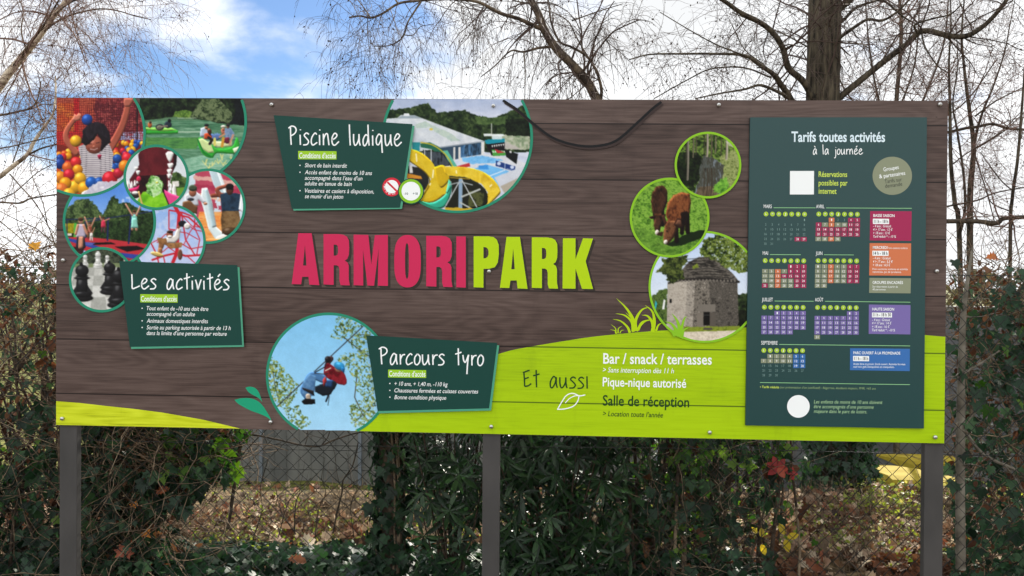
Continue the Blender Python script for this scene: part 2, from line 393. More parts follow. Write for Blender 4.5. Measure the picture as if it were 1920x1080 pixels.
        return mesh_np(name, V[used], re[q], parent, [PRINT], cols=c[used])
PRINT = bpy.data.materials.new('printed_photo'); PRINT.use_nodes = True
_a_ = PRINT.node_tree.nodes.new('ShaderNodeAttribute'); _a_.attribute_name = 'print'
PRINT.node_tree.links.new(_a_.outputs['Color'], PRINT.node_tree.nodes['Principled BSDF'].inputs['Base Color'])
PRINT.node_tree.nodes['Principled BSDF'].inputs['Roughness'].default_value = .5; PRINT.node_tree.nodes['Principled BSDF'].inputs['Specular IOR Level'].default_value = .14

# ---- wood-effect print of the panel, planks and lime ground
def panel_uv(px, py):
    p = at(px, py, 0.0); u = (p.x - BL.x) / (TRP.x - BL.x)
    return (p.x - BL.x, (p.z - BL.z) - (BRP.z - BL.z) * u)
TRP = at(1777.4, 189.0, 0); BRP = at(1770.8, 832, 0); TLP = at(106.2, 182.9, 0); BLP = at(104.9, 797, 0)
SEAMS = [panel_uv(500, y)[1] for y in (745, 641.5, 539, 434, 332.5, 229)]
def wood_mat(name, dark, mid, light, seam, grain=1.0, rough=.42):
    m = bpy.data.materials.new(name); m.use_nodes = True; nt = m.node_tree; N = nt.nodes; L = nt.links; b = N['Principled BSDF']
    b.inputs['Roughness'].default_value = rough; b.inputs['Specular IOR Level'].default_value = .18
    uv = N.new('ShaderNodeUVMap'); uv.uv_map = 'board'; sp = N.new('ShaderNodeSeparateXYZ'); L.new(uv.outputs[0], sp.inputs[0])
    def mth(op, a, b_=None):
        n = N.new('ShaderNodeMath'); n.operation = op
        for i, v in enumerate((a, b_)):
            if v is None: continue
            if isinstance(v, (int, float)): n.inputs[i].default_value = v
            else: L.new(v, n.inputs[i])
        return n.outputs[0]
    step = (SEAMS[-1] - SEAMS[0]) / (len(SEAMS) - 1)
    pl = mth('DIVIDE', mth('SUBTRACT', sp.outputs['Y'], SEAMS[0]), step)
    idx = mth('FLOOR', pl); fr = mth('FRACT', pl)
    shift = mth('MULTIPLY', mth('SINE', mth('MULTIPLY', idx, 12.9898)), 7.0)
    cm = N.new('ShaderNodeCombineXYZ'); L.new(mth('ADD', sp.outputs['X'], shift), cm.inputs[0]); L.new(sp.outputs['Y'], cm.inputs[1]); L.new(idx, cm.inputs[2])
    def noise(sx, sy, det, dist=0.0):
        mp = N.new('ShaderNodeMapping'); mp.inputs['Scale'].default_value = (sx, sy, 3.1); L.new(cm.outputs[0], mp.inputs[0])
        n = N.new('ShaderNodeTexNoise'); n.inputs['Scale'].default_value = 1.0; n.inputs['Detail'].default_value = det; n.inputs['Distortion'].default_value = dist
        n.inputs['Roughness'].default_value = .6
        L.new(mp.outputs[0], n.inputs['Vector']); return n.outputs['Fac']
    n1 = noise(.9, 5.5, 2, .1); rings = mth('SINE', mth('MULTIPLY', n1, 110.0))          # cathedral figure
    n2 = noise(1.6, 110.0, 5); n3 = noise(.8, 4.0, 2); n4 = noise(9, 260, 4)
    f = mth('ADD', mth('ADD', mth('MULTIPLY', rings, .045 * grain), mth('MULTIPLY', n2, .40)), mth('ADD', mth('MULTIPLY', n3, .5), mth('MULTIPLY', n4, .46)))
    f = mth('ADD', f, mth('MULTIPLY', mth('SINE', mth('MULTIPLY', idx, 4.1)), .05))
    r = N.new('ShaderNodeValToRGB'); e = r.color_ramp.elements; e[0].position = .46; e[0].color = (*lin(dark), 1); e[1].position = .88; e[1].color = (*lin(light), 1)
    q = e.new(.66); q.color = (*lin(mid), 1); L.new(f, r.inputs[0])
    d = mth('MINIMUM', fr, mth('SUBTRACT', 1.0, fr))
    sm = N.new('ShaderNodeMapRange'); sm.inputs['From Min'].default_value = .007; sm.inputs['From Max'].default_value = .016; sm.inputs['To Min'].default_value = .9; sm.inputs['To Max'].default_value = 0; L.new(d, sm.inputs['Value'])
    # small knots / nail specks
    mpv = N.new('ShaderNodeMapping'); mpv.inputs['Scale'].default_value = (1, 2.2, 1); L.new(cm.outputs[0], mpv.inputs[0])
    vo = N.new('ShaderNodeTexVoronoi'); vo.inputs['Scale'].default_value = 5.0; L.new(mpv.outputs[0], vo.inputs['Vector'])
    kn = N.new('ShaderNodeMapRange'); kn.inputs['From Min'].default_value = .012; kn.inputs['From Max'].default_value = .02; kn.inputs['To Min'].default_value = .75; kn.inputs['To Max'].default_value = 0; L.new(vo.outputs['Distance'], kn.inputs['Value'])
    mpd = N.new('ShaderNodeMapping'); mpd.inputs['Scale'].default_value = (3.2, 1.1, 1); L.new(uv.outputs[0], mpd.inputs[0])
    dn = N.new('ShaderNodeTexNoise'); dn.inputs['Scale'].default_value = 2.2; dn.inputs['Detail'].default_value = 7; dn.inputs['Roughness'].default_value = .65; L.new(mpd.outputs[0], dn.inputs['Vector'])
    dm = N.new('ShaderNodeMapRange'); dm.inputs['From Min'].default_value = .56; dm.inputs['From Max'].default_value = .8; dm.inputs['To Max'].default_value = .3; L.new(dn.outputs['Fac'], dm.inputs['Value'])   # weather stains
    k = mth('MAXIMUM', mth('MAXIMUM', sm.outputs[0], kn.outputs[0]), dm.outputs[0])
    mx = N.new('ShaderNodeMix'); mx.data_type = 'RGBA'; mx.inputs['B'].default_value = (*lin(seam), 1)
    L.new(k, mx.inputs['Factor']); L.new(r.outputs[0], mx.inputs['A']); L.new(mx.outputs['Result'], b.inputs['Base Color'])
    return m
WOOD = wood_mat('wood_print', (55, 43, 39), (79, 64, 59), (99, 83, 77), (22, 15, 14))
LIMEW = wood_mat('lime_wood_print', (136, 168, 4), (158, 191, 2), (168, 201, 10), (62, 88, 14), .5)
LIMEY = wood_mat('yellow_wood_print', (112, 122, 20), (184, 196, 22), (204, 216, 44), (60, 66, 18), 1.6)
def add_uv(o):
    me = o.data; u = me.uv_layers.new(name='board')
    for lp in me.loops:
        c = me.vertices[lp.vertex_index].co; t = (c.x - BL.x) / (TRP.x - BL.x)
        u.data[lp.index].uv = (c.x - BL.x, (c.z - BL.z) - (BRP.z - BL.z) * t)

SIGN = empty('information_sign', (0, 0.04, 0), 'wide wood-effect park information board on three grey posts, covered with round photos and lettering', 'sign')
EDGE = mat('panel_edge', (200, 202, 200), .4)
f = [TLP, TRP, BRP, BLP]; bk = [p + Vector((0, 0.008, 0)) for p in f]
panel = mesh_np('panel', [tuple(p) for p in f + bk], [(3, 2, 1, 0), (4, 5, 6, 7), (0, 1, 5, 4), (1, 2, 6, 5), (2, 3, 7, 6), (3, 0, 4, 7)], SIGN, [WOOD, EDGE], [0, 1, 1, 1, 1, 1])
add_uv(panel)
POST = noisy(mat('post_grey_paint', (78, 77, 77), .55, .35), (54, 53, 52), (66, 64, 63), 9, 8, .05, (1, 1, .4))
for x0, x1 in ((111.5, 144), (904.5, 937), (1733.5, 1769)):
    a = at(x0, 900, .0085); b = at(x1, 900, .0085); w = b.x - a.x
    g = Bag(); g.box(((a.x + b.x) / 2, .0085 + .014, 1.14), (w, .028, 2.28), bev=.003)
    g.link('post', SIGN, [POST])
SCREW = mat('screw_steel', (190, 190, 188), .3, .5, .8); SCREWD = mat('screw_slot', (60, 60, 60), .5)
for k, (x, y) in enumerate([(509, 196), (925, 198), (1348, 196.5), (1763, 195.5), (118, 488), (917, 509), (1757, 508.5), (116, 785), (507, 791.5), (921, 800), (1331, 811), (1754, 820)]):
    c = at(x, y, -.006); g = Bag(); R = .0072
    rings = [(R, .004), (R, -.0), (R * .85, -.0022), (R * .5, -.0036), (R * .15, -.004)]
    v = []; n = 12
    for r, dy in rings: v += [(c.x + r * math.cos(2 * math.pi * i / n), c.y + dy, c.z + r * math.sin(2 * math.pi * i / n)) for i in range(n)]
    fs = [(j * n + i, j * n + (i + 1) % n, (j + 1) * n + (i + 1) % n, (j + 1) * n + i) for j in range(4) for i in range(n)] + [tuple(4 * n + i for i in range(n))]
    g.add(v, fs, 0); g.box((c.x, c.y - .0042, c.z), (R * .9, .0006, R * .22), 1)
    g.link('screw', SIGN, [SCREW, SCREWD], smooth=True)

# lime ground printed along the lower edge
def print_part(name, loops, Y, m, parent=None, uv=False):
    g = Bag(); shape(g, loops, Y); o = g.link(name, parent or SIGN, [m])
    if uv: add_uv(o)
    return o
def edge_y(px): return 797 + (832 - 797) * (px - 104.9) / (1770.8 - 104.9) - .6
hill = [(640, 806), (700, 767), (760, 733), (850, 696), (940, 662), (995, 650), (1055, 640), (1115, 631), (1215, 621.5), (1320, 616), (1420, 614), (1560, 618), (1680, 624), (1772.5, 631.5), (1770.6, 831.6)]
hill = [tuple(p) for p in smooth_path(hill[:-1], 4)] + [(1770.4, 831.4)] + [(x, edge_y(x)) for x in (1400, 1100, 900, 660)]
print_part('lime_ground', [hill], LY(1), LIMEW, uv=True)
print_part('yellow_ground', [[(105.2, 752), (150, 755.5), (197, 761), (250, 766.5), (305, 773.6), (381, 787), (450.6, 803.6), (300, 800.6), (105.2, 796.6)]], LY(1), LIMEY, uv=True)
# rope drawn across the top of the panel
g = Bag(); rp = smooth_path([(943, 188), (970, 206), (1005, 236), (1040, 260), (1085, 273), (1125, 273), (1158, 262), (1195, 230), (1222, 205), (1240, 191)], 8)
ribbon(g, rp + np.array([3, 4]), 4.5, LY(9), 1); ribbon(g, rp, 4.6, LY(9.5), 0)
g.link('rope_print', SIGN, [BLACK, mat('print_rope_shade', (58, 47, 45), .5)])

# title
def spl(*pts): return list(pts)
def letter(kind, dx=0, dy=0):
    A = [[(120, 83), (196, 83), (240, 380), (183, 377), (178, 332), (142, 332), (136, 375), (82, 374)], [(158, 150), (167, 268), (147, 268)]]
    R = [[(264, 88), (350, 88), (378, 92), (398, 103), (409, 124), (411, 165), (409, 205), (400, 230), (385, 240), (401, 250), (408, 268), (408, 345), (414, 381), (362, 380), (355, 355), (355, 290), (351, 274), (340, 266), (322, 266), (322, 378), (264, 376)],
         [(322, 148), (337, 149), (345, 157), (347, 170), (347, 193), (344, 205), (336, 211), (322, 212)]]
    Mm = [[(436, 91), (520, 93), (537, 262), (557, 94), (632, 93), (632, 384), (574, 383), (579, 170), (553, 383), (515, 382), (490, 178), (491, 382), (436, 380)]]
    def stad(cx, cy, rx, ry, p=3.2, n=40): return [(cx + rx * math.copysign(abs(math.cos(a)) ** (2 / 2.2), math.cos(a)), cy + ry * math.copysign(abs(math.sin(a)) ** (2 / p), math.sin(a))) for a in [2 * math.pi * i / n for i in range(n)]]
    O = [stad(744, 243, 76, 150), stad(741, 242, 11, 102)]
    I = [[(1023, 101), (1077, 102), (1077, 394), (1023, 392)]]
    P = [[(1122, 101), (1205, 101), (1235, 105), (1254, 120), (1265, 150), (1266, 200), (1260, 250), (1243, 277), (1212, 286), (1178, 287), (1178, 394), (1122, 392)], [(1178, 162), (1193, 164), (1203, 172), (1207, 185), (1207, 205), (1201, 219), (1191, 226), (1178, 227)]]
    K = [[(1632, 112), (1704, 112), (1704, 232), (1747, 112), (1804, 114), (1762, 243), (1804, 402), (1741, 401), (1704, 285), (1704, 400), (1630, 399)]]
    L_ = {'A': A, 'R': R, 'M': Mm, 'O': O, 'I': I, 'P': P, 'K': K}[kind]
    return [[((x + dx) / 3.048 + 520, (y + dy) / 3.048 + 410) for x, y in lp] for lp in L_]
title = [('A', 0, 0, 0), ('R', 0, 0, 0), ('M', 0, 0, 0), ('O', 0, 0, 0), ('R', 587, 10, 0), ('I', 0, 0, 0), ('P', 0, 0, 1), ('A', 1190, 21, 1), ('R', 1190, 19, 1), ('K', 0, 0, 1)]
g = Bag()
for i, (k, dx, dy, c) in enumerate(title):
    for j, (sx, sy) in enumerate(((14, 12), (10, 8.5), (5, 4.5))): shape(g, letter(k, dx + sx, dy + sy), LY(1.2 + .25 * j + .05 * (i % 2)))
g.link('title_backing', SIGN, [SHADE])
for w, c in (('ARMORI', 0), ('PARK', 1)):
    g = Bag()
    for k, dx, dy, cc in title:
        if cc == c: shape(g, letter(k, dx, dy), LY(2.4))
    tag(g.link('title_lettering', SIGN, [(RED, YLIME)[c]]), ('red capital letters ARMORI', 'lime green capital letters PARK')[c])

# three dark green text panels
def text_panel(front, back, head, tagbox, lines, bullets, lay, label):
    bkp = print_part('text_panel', [back], LY(lay), MINT); tag(bkp, label)
    print_part('panel_face', [front], LY(lay + .8), DGREEN, bkp)
    hand_words(head, LY(lay + 1.6), 'heading_word', bkp, WHITE)
    g = Bag(); shape(g, [tagbox[0]], LY(lay + 1.5), 1); text(g, "Conditions d’accès", *tagbox[1], LY(lay + 2.2), 0, .012); g.link('access_tag', bkp, [WHITE, LIMET])
    g = Bag()
    for ln in lines: text(g, *ln, LY(lay + 1.6), 0, .004, .22)
    for x, y in bullets: shape(g, [circ(x, y, 1.2, 10)], LY(lay + 1.6))
    g.link('lettering', bkp, [WHITE])
LP = 22
text_panel([(513, 216), (773.4, 232.7), (750, 389.4), (547, 391.6)], [(520, 222), (777.5, 236), (753.8, 391.8), (550.4, 395)],
    ('Piscine ludique', 542.5, 271.5, 750.5, 273.5, 22.5, 2.5),
    ([(559, 283), (631, 283.5), (631, 299), (559, 298.6)], (561, 296.5, 629.5, 296.8, 10)),
    [('Short de bain interdit', 571.5, 313.5, 650.5, 314.5, 7.6), ('Accès enfant de moins de 10 ans', 571.5, 326.5, 697.5, 328.2, 7.6), ('accompagné dans l’eau d’un', 571.5, 337, 679.5, 338.3, 7.6),
     ('adulte en tenue de bain', 571.5, 347.5, 659.5, 348.6, 7.6), ('Vestiaires et casiers à disposition,', 571.5, 361, 701, 362.8, 7.6), ('se munir d’un jeton', 571.5, 371.5, 643.5, 372.5, 7.6)],
    [(562.5, 310), (562.5, 323), (562.5, 357.5)], LP, 'dark green text panel headed Piscine ludique')
text_panel([(223.4, 489.5), (445, 497), (454, 647), (243.5, 650.4)], [(231, 494), (449, 501), (457.5, 650.4), (246, 654.3)],
    ('Les activités', 246, 541.5, 428.5, 543.5, 19.5, 2.5),
    ([(263, 551.5), (333, 552), (333, 567.5), (263, 567)], (264.5, 565, 331.5, 565.3, 10)),
    [('Tout enfant de -10 ans doit être', 275, 581.5, 390.5, 583, 7.6), ('accompagné d’un adulte', 275, 592, 365.5, 593, 7.6), ('Animaux domestiques interdits', 275, 605, 390, 606, 7.6),
     ('Sortie au parking autorisée à partir de 13 h', 275, 617.5, 432.5, 619, 7.6), ('dans la limite d’une personne par voiture', 275, 628, 425, 629.5, 7.6)],
    [(266.5, 578), (266.5, 601.5), (266.5, 614)], LP + 6, 'dark green text panel headed Les activités')
text_panel([(686.7, 628.7), (932.5, 643), (917, 765.7), (708, 770.7)], [(694, 634), (936, 647.5), (920.7, 769.6), (709.5, 775)],
    ('Parcours tyro', 712, 683, 905, 685.5, 20.5, 2.5),
    ([(727.7, 693), (799, 694), (799, 708.7), (727.7, 707.7)], (729.5, 705.5, 797.5, 706.3, 10)),
    [('+ 10 ans, + 1,40 m, -110 kg', 739.5, 723, 839.5, 724.5, 7.6), ('Chaussures fermées et cuisses couvertes', 739.5, 735.5, 896.5, 737.8, 7.6), ('Bonne condition physique', 739.5, 748.3, 836.5, 749.5, 7.6)],
    [(731, 719), (731, 732), (731, 744.7)], LP, 'dark green text panel headed Parcours tyro')
# lettering on the lime ground
hand_words(('Et aussI', 981, 725.5, 1100.5, 728.5, 21, 2.6), LY(3), 'handwritten_word', SIGN, DKTXT)
for mi, a, o_, sh_ in ((WHITE, ('Bar / snack / terrasses', 1131, 681.5, 1334.5, 683.5, 19), .014, 0), (WHITE, ('> Sans interruption dès 11 h', 1130, 698, 1263.5, 700, 9.5), .004, .2), (WHITE, ('Pique-nique autorisé', 1130, 724, 1286.5, 727, 16.5), .014, 0),
                      (DKTXT, ('Salle de réception', 1130, 760, 1292, 763.5, 19), .012, 0), (DKTXT, ('> Location toute l’année', 1130, 780, 1243, 782.8, 9.5), .004, .2)):
    g = Bag(); text(g, *a, LY(3), 0, o_, sh_); g.link('services_lettering', SIGN, [mi])
g = Bag(); V = lambda pts: [(x / 4 + 940, y / 4 + 620) for x, y in pts]
ribbon(g, smooth_path(V([(420, 592), (450, 540), (480, 495), (510, 474), (545, 472), (585, 488), (630, 482)]), 6), 2.0, LY(3)); ribbon(g, smooth_path(V([(420, 590), (480, 586), (540, 566), (572, 530), (583, 490)]), 6), 2.0, LY(3.1)); ribbon(g, smooth_path(V([(480, 542), (510, 510), (550, 490), (584, 487)]), 6), 1.7, LY(3.2))
g.link('leaf_outline', SIGN, [WHITE])
V = lambda pts: [(x / 4.465 + 90, y / 4.465 + 600) for x, y in pts]
g = Bag(); shape(g, [[tuple(p) for p in smooth_path(V([(1652, 566), (1690, 558), (1735, 570), (1765, 605), (1782, 650), (1792, 684), (1765, 655), (1720, 630), (1680, 605), (1652, 566)]), 4)[:-1]]], LY(1.5))
shape(g, [[tuple(p) for p in smooth_path(V([(1560, 668), (1620, 655), (1690, 655), (1750, 675), (1800, 720), (1845, 790), (1868, 838), (1830, 812), (1770, 785), (1700, 760), (1640, 730), (1590, 700), (1560, 668)]), 4)[:-1]]], LY(1.5))
g.link('leaf_graphic', SIGN, [LEAFG])
# grass tufts
def blade(p, w0):
    q = smooth_path(p, 5); k = len(q); return q, w0 * (1 - np.linspace(0, 1, k) ** 1.6) + .25
V = lambda pts: [(x / 3.175 + 1140, y / 3.175 + 320) for x, y in pts]
g = Bag(); n_ = 0
for p, w in [([(150, 955), (150, 890), (110, 820), (50, 760)], 22), ([(165, 955), (165, 890), (200, 830), (245, 812)], 20), ([(150, 960), (140, 900), (100, 862), (45, 850)], 16), ([(130, 965), (115, 930), (75, 895), (28, 884)], 14), ([(150, 930), (140, 880), (105, 845)], 12), ([(172, 955), (200, 905), (240, 890), (262, 888)], 12),
             ([(265, 960), (275, 900), (265, 840), (220, 800)], 22), ([(270, 950), (262, 900), (235, 865), (200, 860)], 18), ([(285, 955), (300, 920), (325, 905)], 12), ([(180, 950), (195, 920), (225, 895), (255, 890)], 12), ([(45, 970), (45, 940), (18, 915)], 7), ([(60, 968), (62, 940), (85, 925)], 7), ([(52, 970), (40, 952), (12, 946)], 6), ([(70, 968), (80, 952), (98, 948)], 5)]:
    q, ww = blade(V(p), w / 3.175); ribbon(g, q, ww, LY(1.5) - .00003 * n_); n_ += 1
g.link('grass_graphic', SIGN, [YLIME])
g = Bag(); n_ = 0
for p, w in [([(425, 985), (425, 940), (410, 890), (380, 850)], 26), ([(430, 985), (440, 930), (455, 880), (470, 868)], 18), ([(420, 985), (400, 940), (375, 910), (340, 898)], 22), ([(440, 985), (450, 950), (490, 930)], 16), ([(400, 985), (380, 955), (350, 940)], 20)]:
    q, ww = blade(V(p), w / 3.175); ribbon(g, q, ww, LY(13) - .00003 * n_); n_ += 1
shape(g, [V([(345, 935), (380, 950), (420, 945), (455, 950), (450, 985), (445, 1003), (410, 985), (375, 962)])], LY(12.6))
g.link('grass_graphic', SIGN, [RINGL])
# two round badges by the swimming panel
g = Bag(); shape(g, [circ(734.5, 350.5, 17.5)], LY(LP + 2.6), 0); shape(g, [circ(734.5, 350, 12.5)], LY(LP + 3), 1)
shape(g, [[(725, 342.5), (727.5, 340), (745, 357), (742.5, 359.5)]], LY(LP + 3.4), 0)
for i, ch in enumerate('MOINS DE 10 ANS'):
    if ch == ' ': continue
    a = math.radians(200 - i * 9.6); x, y = 734.5 + 15 * math.cos(a), 350.5 + 15 * math.sin(a); tx, ty = math.sin(a), -math.cos(a)
    text(g, ch, x - tx * .9, y - ty * .9, x + tx * .9, y + ty * .9, 2.6, LY(LP + 3.4), 1)
g.link('prohibition_badge', SIGN, [SIGNRED, WHITE])
g = Bag(); shape(g, [circ(770.5, 359, 24.5)], LY(LP + 3.4), 0); shape(g, [circ(770.5, 358.6, 22.6)], LY(LP + 3.8), 1); shape(g, [circ(770.5, 358.4, 17.6)], LY(LP + 4.2), 2)
text(g, '-10', 757, 365, 765, 365.2, 4, LY(LP + 4.6), 0, .01); text(g, '+18', 774, 365, 783, 365.2, 4.4, LY(LP + 4.6), 0, .01)
g.link('supervision_badge', SIGN, [DGREEN, RINGL, WHITE])
# ================================================================== PHOTOGRAPHS PRINTED ON THE PANEL
def circfit(p):
    p = np.array(p, float); A = np.c_[2 * p, np.ones(len(p))]; s = np.linalg.lstsq(A, (p ** 2).sum(1), rcond=None)[0]
    return s[0], s[1], math.sqrt(s[2] + s[0] ** 2 + s[1] ** 2)
def top_y(x): return 183.4 + (189.0 - 182.9) * (x - 106.2) / 1671.2
def on_panel(x, y): return (x > 105.9) & (y > top_y(x)) & (y < edge_y(x) - .5) & (x < 1402)
def photo(pic, circle, name, label, lay, ringm, rw=5.0):
    cx, cy, r = circle; ri = r - rw
    o = pic.build('photo_print', lambda x, y: ((x - cx) ** 2 + (y - cy) ** 2 < (ri + 1.2) ** 2) & on_panel(x, y), LY(lay), SIGN)
    tag(o, label)
    g = Bag(); run = []
    def flush():
        if len(run) > 1: ribbon(g, np.array(run), rw, LY(lay + .6))
        run.clear()
    for i in range(241):
        a = 2 * math.pi * i / 240; x, y = cx + (r - rw / 2) * math.cos(a), cy + (r - rw / 2) * math.sin(a)
        if on_panel(np.float64(x), np.float64(y)): run.append((x, y))
        else: flush()
    flush(); g.link('photo_border', o, [ringm]); return o
def bbox(c): return (c[0] - c[2], c[1] - c[2], c[0] + c[2], c[1] + c[2])
RNG = random.Random(5)
def rnd(p): return [tuple(q) for q in smooth_path(list(p) + [p[0]], 4)[:-1]]
TREES = ['#10180f', '#24351c', '#3f5a2c', '#6a8248', '#93a765']

# pedal boats on the pond
C = (1575 / 4.32 + 90 - 97 + .5, 240.0, 97.5); C = circfit([(454.6, 183.9), (463, 232.5), (451, 281), (421, 318), (438, 300)])
P = Pic(262, 183, 466, 328).view(90, 170, 4.32)
P.grad(200, '#5d7c60', 640, '#4c8260'); P.tex(P.m([(700, 240), (1640, 240), (1640, 660), (700, 660)]), ['#3c6650', '#4c7a5c', '#6a9478', '#94b49c'], 11, 3, 1.1, 1.3)
P.tex(P.m([(700, 380), (1250, 380), (1200, 470), (700, 470)]), ['#4a7c48', '#5f9850', '#3c6a44'], 9, 9, 1.3)
P.tex(P.m([(1080, 560), (1500, 470), (1500, 660), (1080, 660)]), ['#6a9c80', '#86b39a', '#a8c8b0'], 6, 4, 1.2)
P.tex(P.m([(690, 40), (1640, 40), (1640, 290), (1420, 270), (1330, 250), (1150, 225), (1010, 215), (760, 240), (690, 240)], 2), ['#0c1210', '#182119', '#25331f', '#3a4a30'], 3.2, 5)
P.tex(P.m([(1030, 170), (1100, 155), (1200, 175), (1210, 215), (1150, 225), (1010, 215)], 2), ['#3a5526', '#5d7d38', '#84a04e'], 2, 6)
P.tex(P.m([(1200, 130), (1250, 70), (1380, 60), (1450, 130), (1490, 180), (1500, 260), (1330, 250), (1140, 215)], 2.5), ['#1e2a1a', '#46563a', '#7a8662', '#59694a'], 2, 7)
P.tex(P.m([(1500, 60), (1620, 60), (1620, 290), (1470, 270), (1520, 180)], 2), ['#0e1214', '#1d2326', '#15191a'], 4, 8)
P.line([(1050, 222), (1200, 222)], 5, '#c9d8c6', .8); P.line([(1060, 335), (1300, 333)], 14, '#c8d8c4', .6)
def boat_far():
    P.poly([(780, 300), (990, 300), (1055, 325), (1050, 348), (780, 352)], '#3fae3f'); P.poly([(780, 296), (900, 300), (1000, 300), (1050, 322), (940, 330), (780, 318)], '#8fd060')
    P.ell(905, 295, 34, 26, '#20262a'); P.ell(905, 300, 26, 20, '#6b6a5a'); P.ell(825, 278, 17, 24, '#b0623a'); P.ell(828, 256, 11, 11, '#4a3a30'); P.ell(972, 275, 30, 28, '#2a3440'); P.ell(983, 243, 14, 15, '#181b20'); P.line([(920, 290), (965, 285)], 12, '#8a7a70')
P.av = .8; boat_far()
P.poly(rnd([(1215, 395), (1240, 380), (1330, 440), (1380, 470), (1490, 455), (1528, 375), (1550, 450), (1510, 510), (1370, 505), (1330, 545), (1260, 520), (1220, 450)]), '#3aa43c')
P.poly([(1218, 395), (1250, 385), (1320, 430), (1345, 500), (1300, 505), (1240, 465)], '#c9d99a'); P.poly([(1290, 410), (1490, 410), (1490, 450), (1380, 462)], '#d5dda8'); P.poly([(1495, 470), (1550, 450), (1540, 490), (1510, 505)], '#d8e0c0')
P.line([(1215, 400), (1260, 500), (1330, 540)], 12, '#1d7a34'); P.line([(1350, 470), (1490, 455)], 10, '#55bf50')
P.poly([(1235, 300), (1270, 295), (1315, 320), (1325, 360), (1230, 378)], '#aebccb', 2); P.poly([(1270, 350), (1300, 340), (1335, 360), (1325, 395), (1262, 392)], '#b84c2c', 2); P.poly([(1288, 305), (1322, 310), (1330, 370), (1300, 350)], '#4a2a1e', 2)
P.poly([(1330, 345), (1395, 342), (1408, 372), (1380, 400), (1325, 392)], '#5f78a8', 3); P.poly([(1400, 310), (1440, 305), (1450, 345), (1408, 350)], '#b27058', 2); P.poly([(1435, 305), (1480, 300), (1510, 345), (1505, 395), (1440, 390), (1425, 350)], '#667f9e', 2); P.tex(P.m([(1435, 305), (1480, 300), (1510, 345), (1505, 395), (1440, 390)], 2), ['#4c6484', '#8298b4', '#667f9e'], 3, 4); P.poly([(1412, 385), (1470, 380), (1475, 425), (1420, 425)], '#6e2a40', 2)
for x, y, r, c in ((1282, 300, 13, '#9a6a52'), (1303, 318, 12, '#8a5440'), (1420, 312, 12, '#a8705a'), (1457, 292, 13, '#8a6a58')): P.ell(x, y, r, r * 1.1, c)
for x, y, rx, ry, c in ((1284, 279, 19, 11, '#1c2026'), (1420, 291, 20, 12, '#c9c3b4'), (1458, 279, 15, 13, '#2c2a2c')): P.ell(x, y, rx, ry, c)
for p, w, c in (([(1300, 380), (1330, 400), (1310, 430)], 22, '#2a2224'), ([(1420, 385), (1410, 450)], 22, '#c8963c'), ([(1390, 375), (1430, 350)], 14, '#c08a6c'), ([(1500, 360), (1470, 435)], 16, '#c2937a'), ([(1350, 390), (1350, 440)], 20, '#d6cf70')): P.line(p, w, c)
for x, y in ((1275, 580), (1330, 590), (1380, 570), (1420, 585), (1410, 540), (1490, 540), (1460, 600), (1300, 610)):
    for k in range(4): P.line([(x, y + 20), (x + RNG.uniform(-26, 26), y - RNG.uniform(0, 26))], 6, '#d8d48a', .8)
photo(P, C, 'photo', 'round photo of green pedal boats on a pond', 3, RINGG)

# slide
C = circfit([(459, 395.6), (404, 455), (391, 315), (437, 335), (452, 425)])
P = Pic(*bbox(C)).view(90, 170, 4.32)
P.fill('#cfdbe6'); P.poly([(1140, 640), (1250, 640), (1330, 820), (1330, 1000), (1100, 1000)], '#c9dbe4')
for x0, sh in ((1190, 0), (1390, 30)):
    P.poly([(x0, 640), (x0 + 130, 640), (x0 + 170, 850), (x0 + 120, 1230), (x0 + 20, 1230)], '#b64e64')
    for i, c in enumerate(('#d9a9a0', '#a83c56', '#e0b6a0', '#b04a5e')): P.poly([(x0 - 10, 690 + i * 70 + sh), (x0 + 180, 700 + i * 70 + sh), (x0 + 180, 740 + i * 70 + sh), (x0 - 10, 722 + i * 70 + sh)], c, 3)
P.poly([(1225, 1000), (1400, 1000), (1440, 1240), (1180, 1240)], '#e08a48'); P.tex(P.m([(1225, 980), (1420, 980), (1440, 1240), (1180, 1240)]), ['#d46a3c', '#e89a52', '#e9b070', '#d9542e'], 14, 3, 6)
P.av = .9; P.poly([(1300, 640), (1380, 640), (1450, 830), (1390, 850), (1340, 760)], '#bccfd6'); P.poly([(1360, 640), (1385, 640), (1460, 830), (1430, 840)], '#e6eef0')
P.poly([(1245, 790), (1290, 785), (1330, 900), (1360, 1100), (1440, 1170), (1470, 1200), (1360, 1210), (1300, 1120), (1260, 960), (1235, 880)], '#d3e0e2'); P.poly([(1270, 800), (1290, 790), (1330, 910), (1365, 1100), (1330, 1110), (1300, 960)], '#a9bec4')
P.ell(1420, 1190, 60, 26, '#e6e2d8', -.2); P.ell(1330, 1215, 110, 16, '#e28a52')
P.limb([(1450, 850), (1390, 845), (1330, 850)], 40, 30, '#7a4434'); P.limb([(1400, 850), (1370, 800), (1450, 770)], 36, 28, '#8a4e3c')
P.poly([(1395, 840), (1440, 825), (1520, 830), (1560, 840), (1545, 1000), (1410, 1000), (1412, 880)], '#25384a'); P.tex(P.m([(1395, 840), (1520, 830), (1560, 840), (1545, 1000), (1410, 1000)]), ['#1f3040', '#2e4458', '#24364a'], 5, 5)
P.ball(1472, 800, 30, '#6a3f30', 44, 0, .4); P.ell(1472, 775, 32, 24, '#1d1a1b'); P.line([(1450, 798), (1498, 798)], 9, '#16161a')
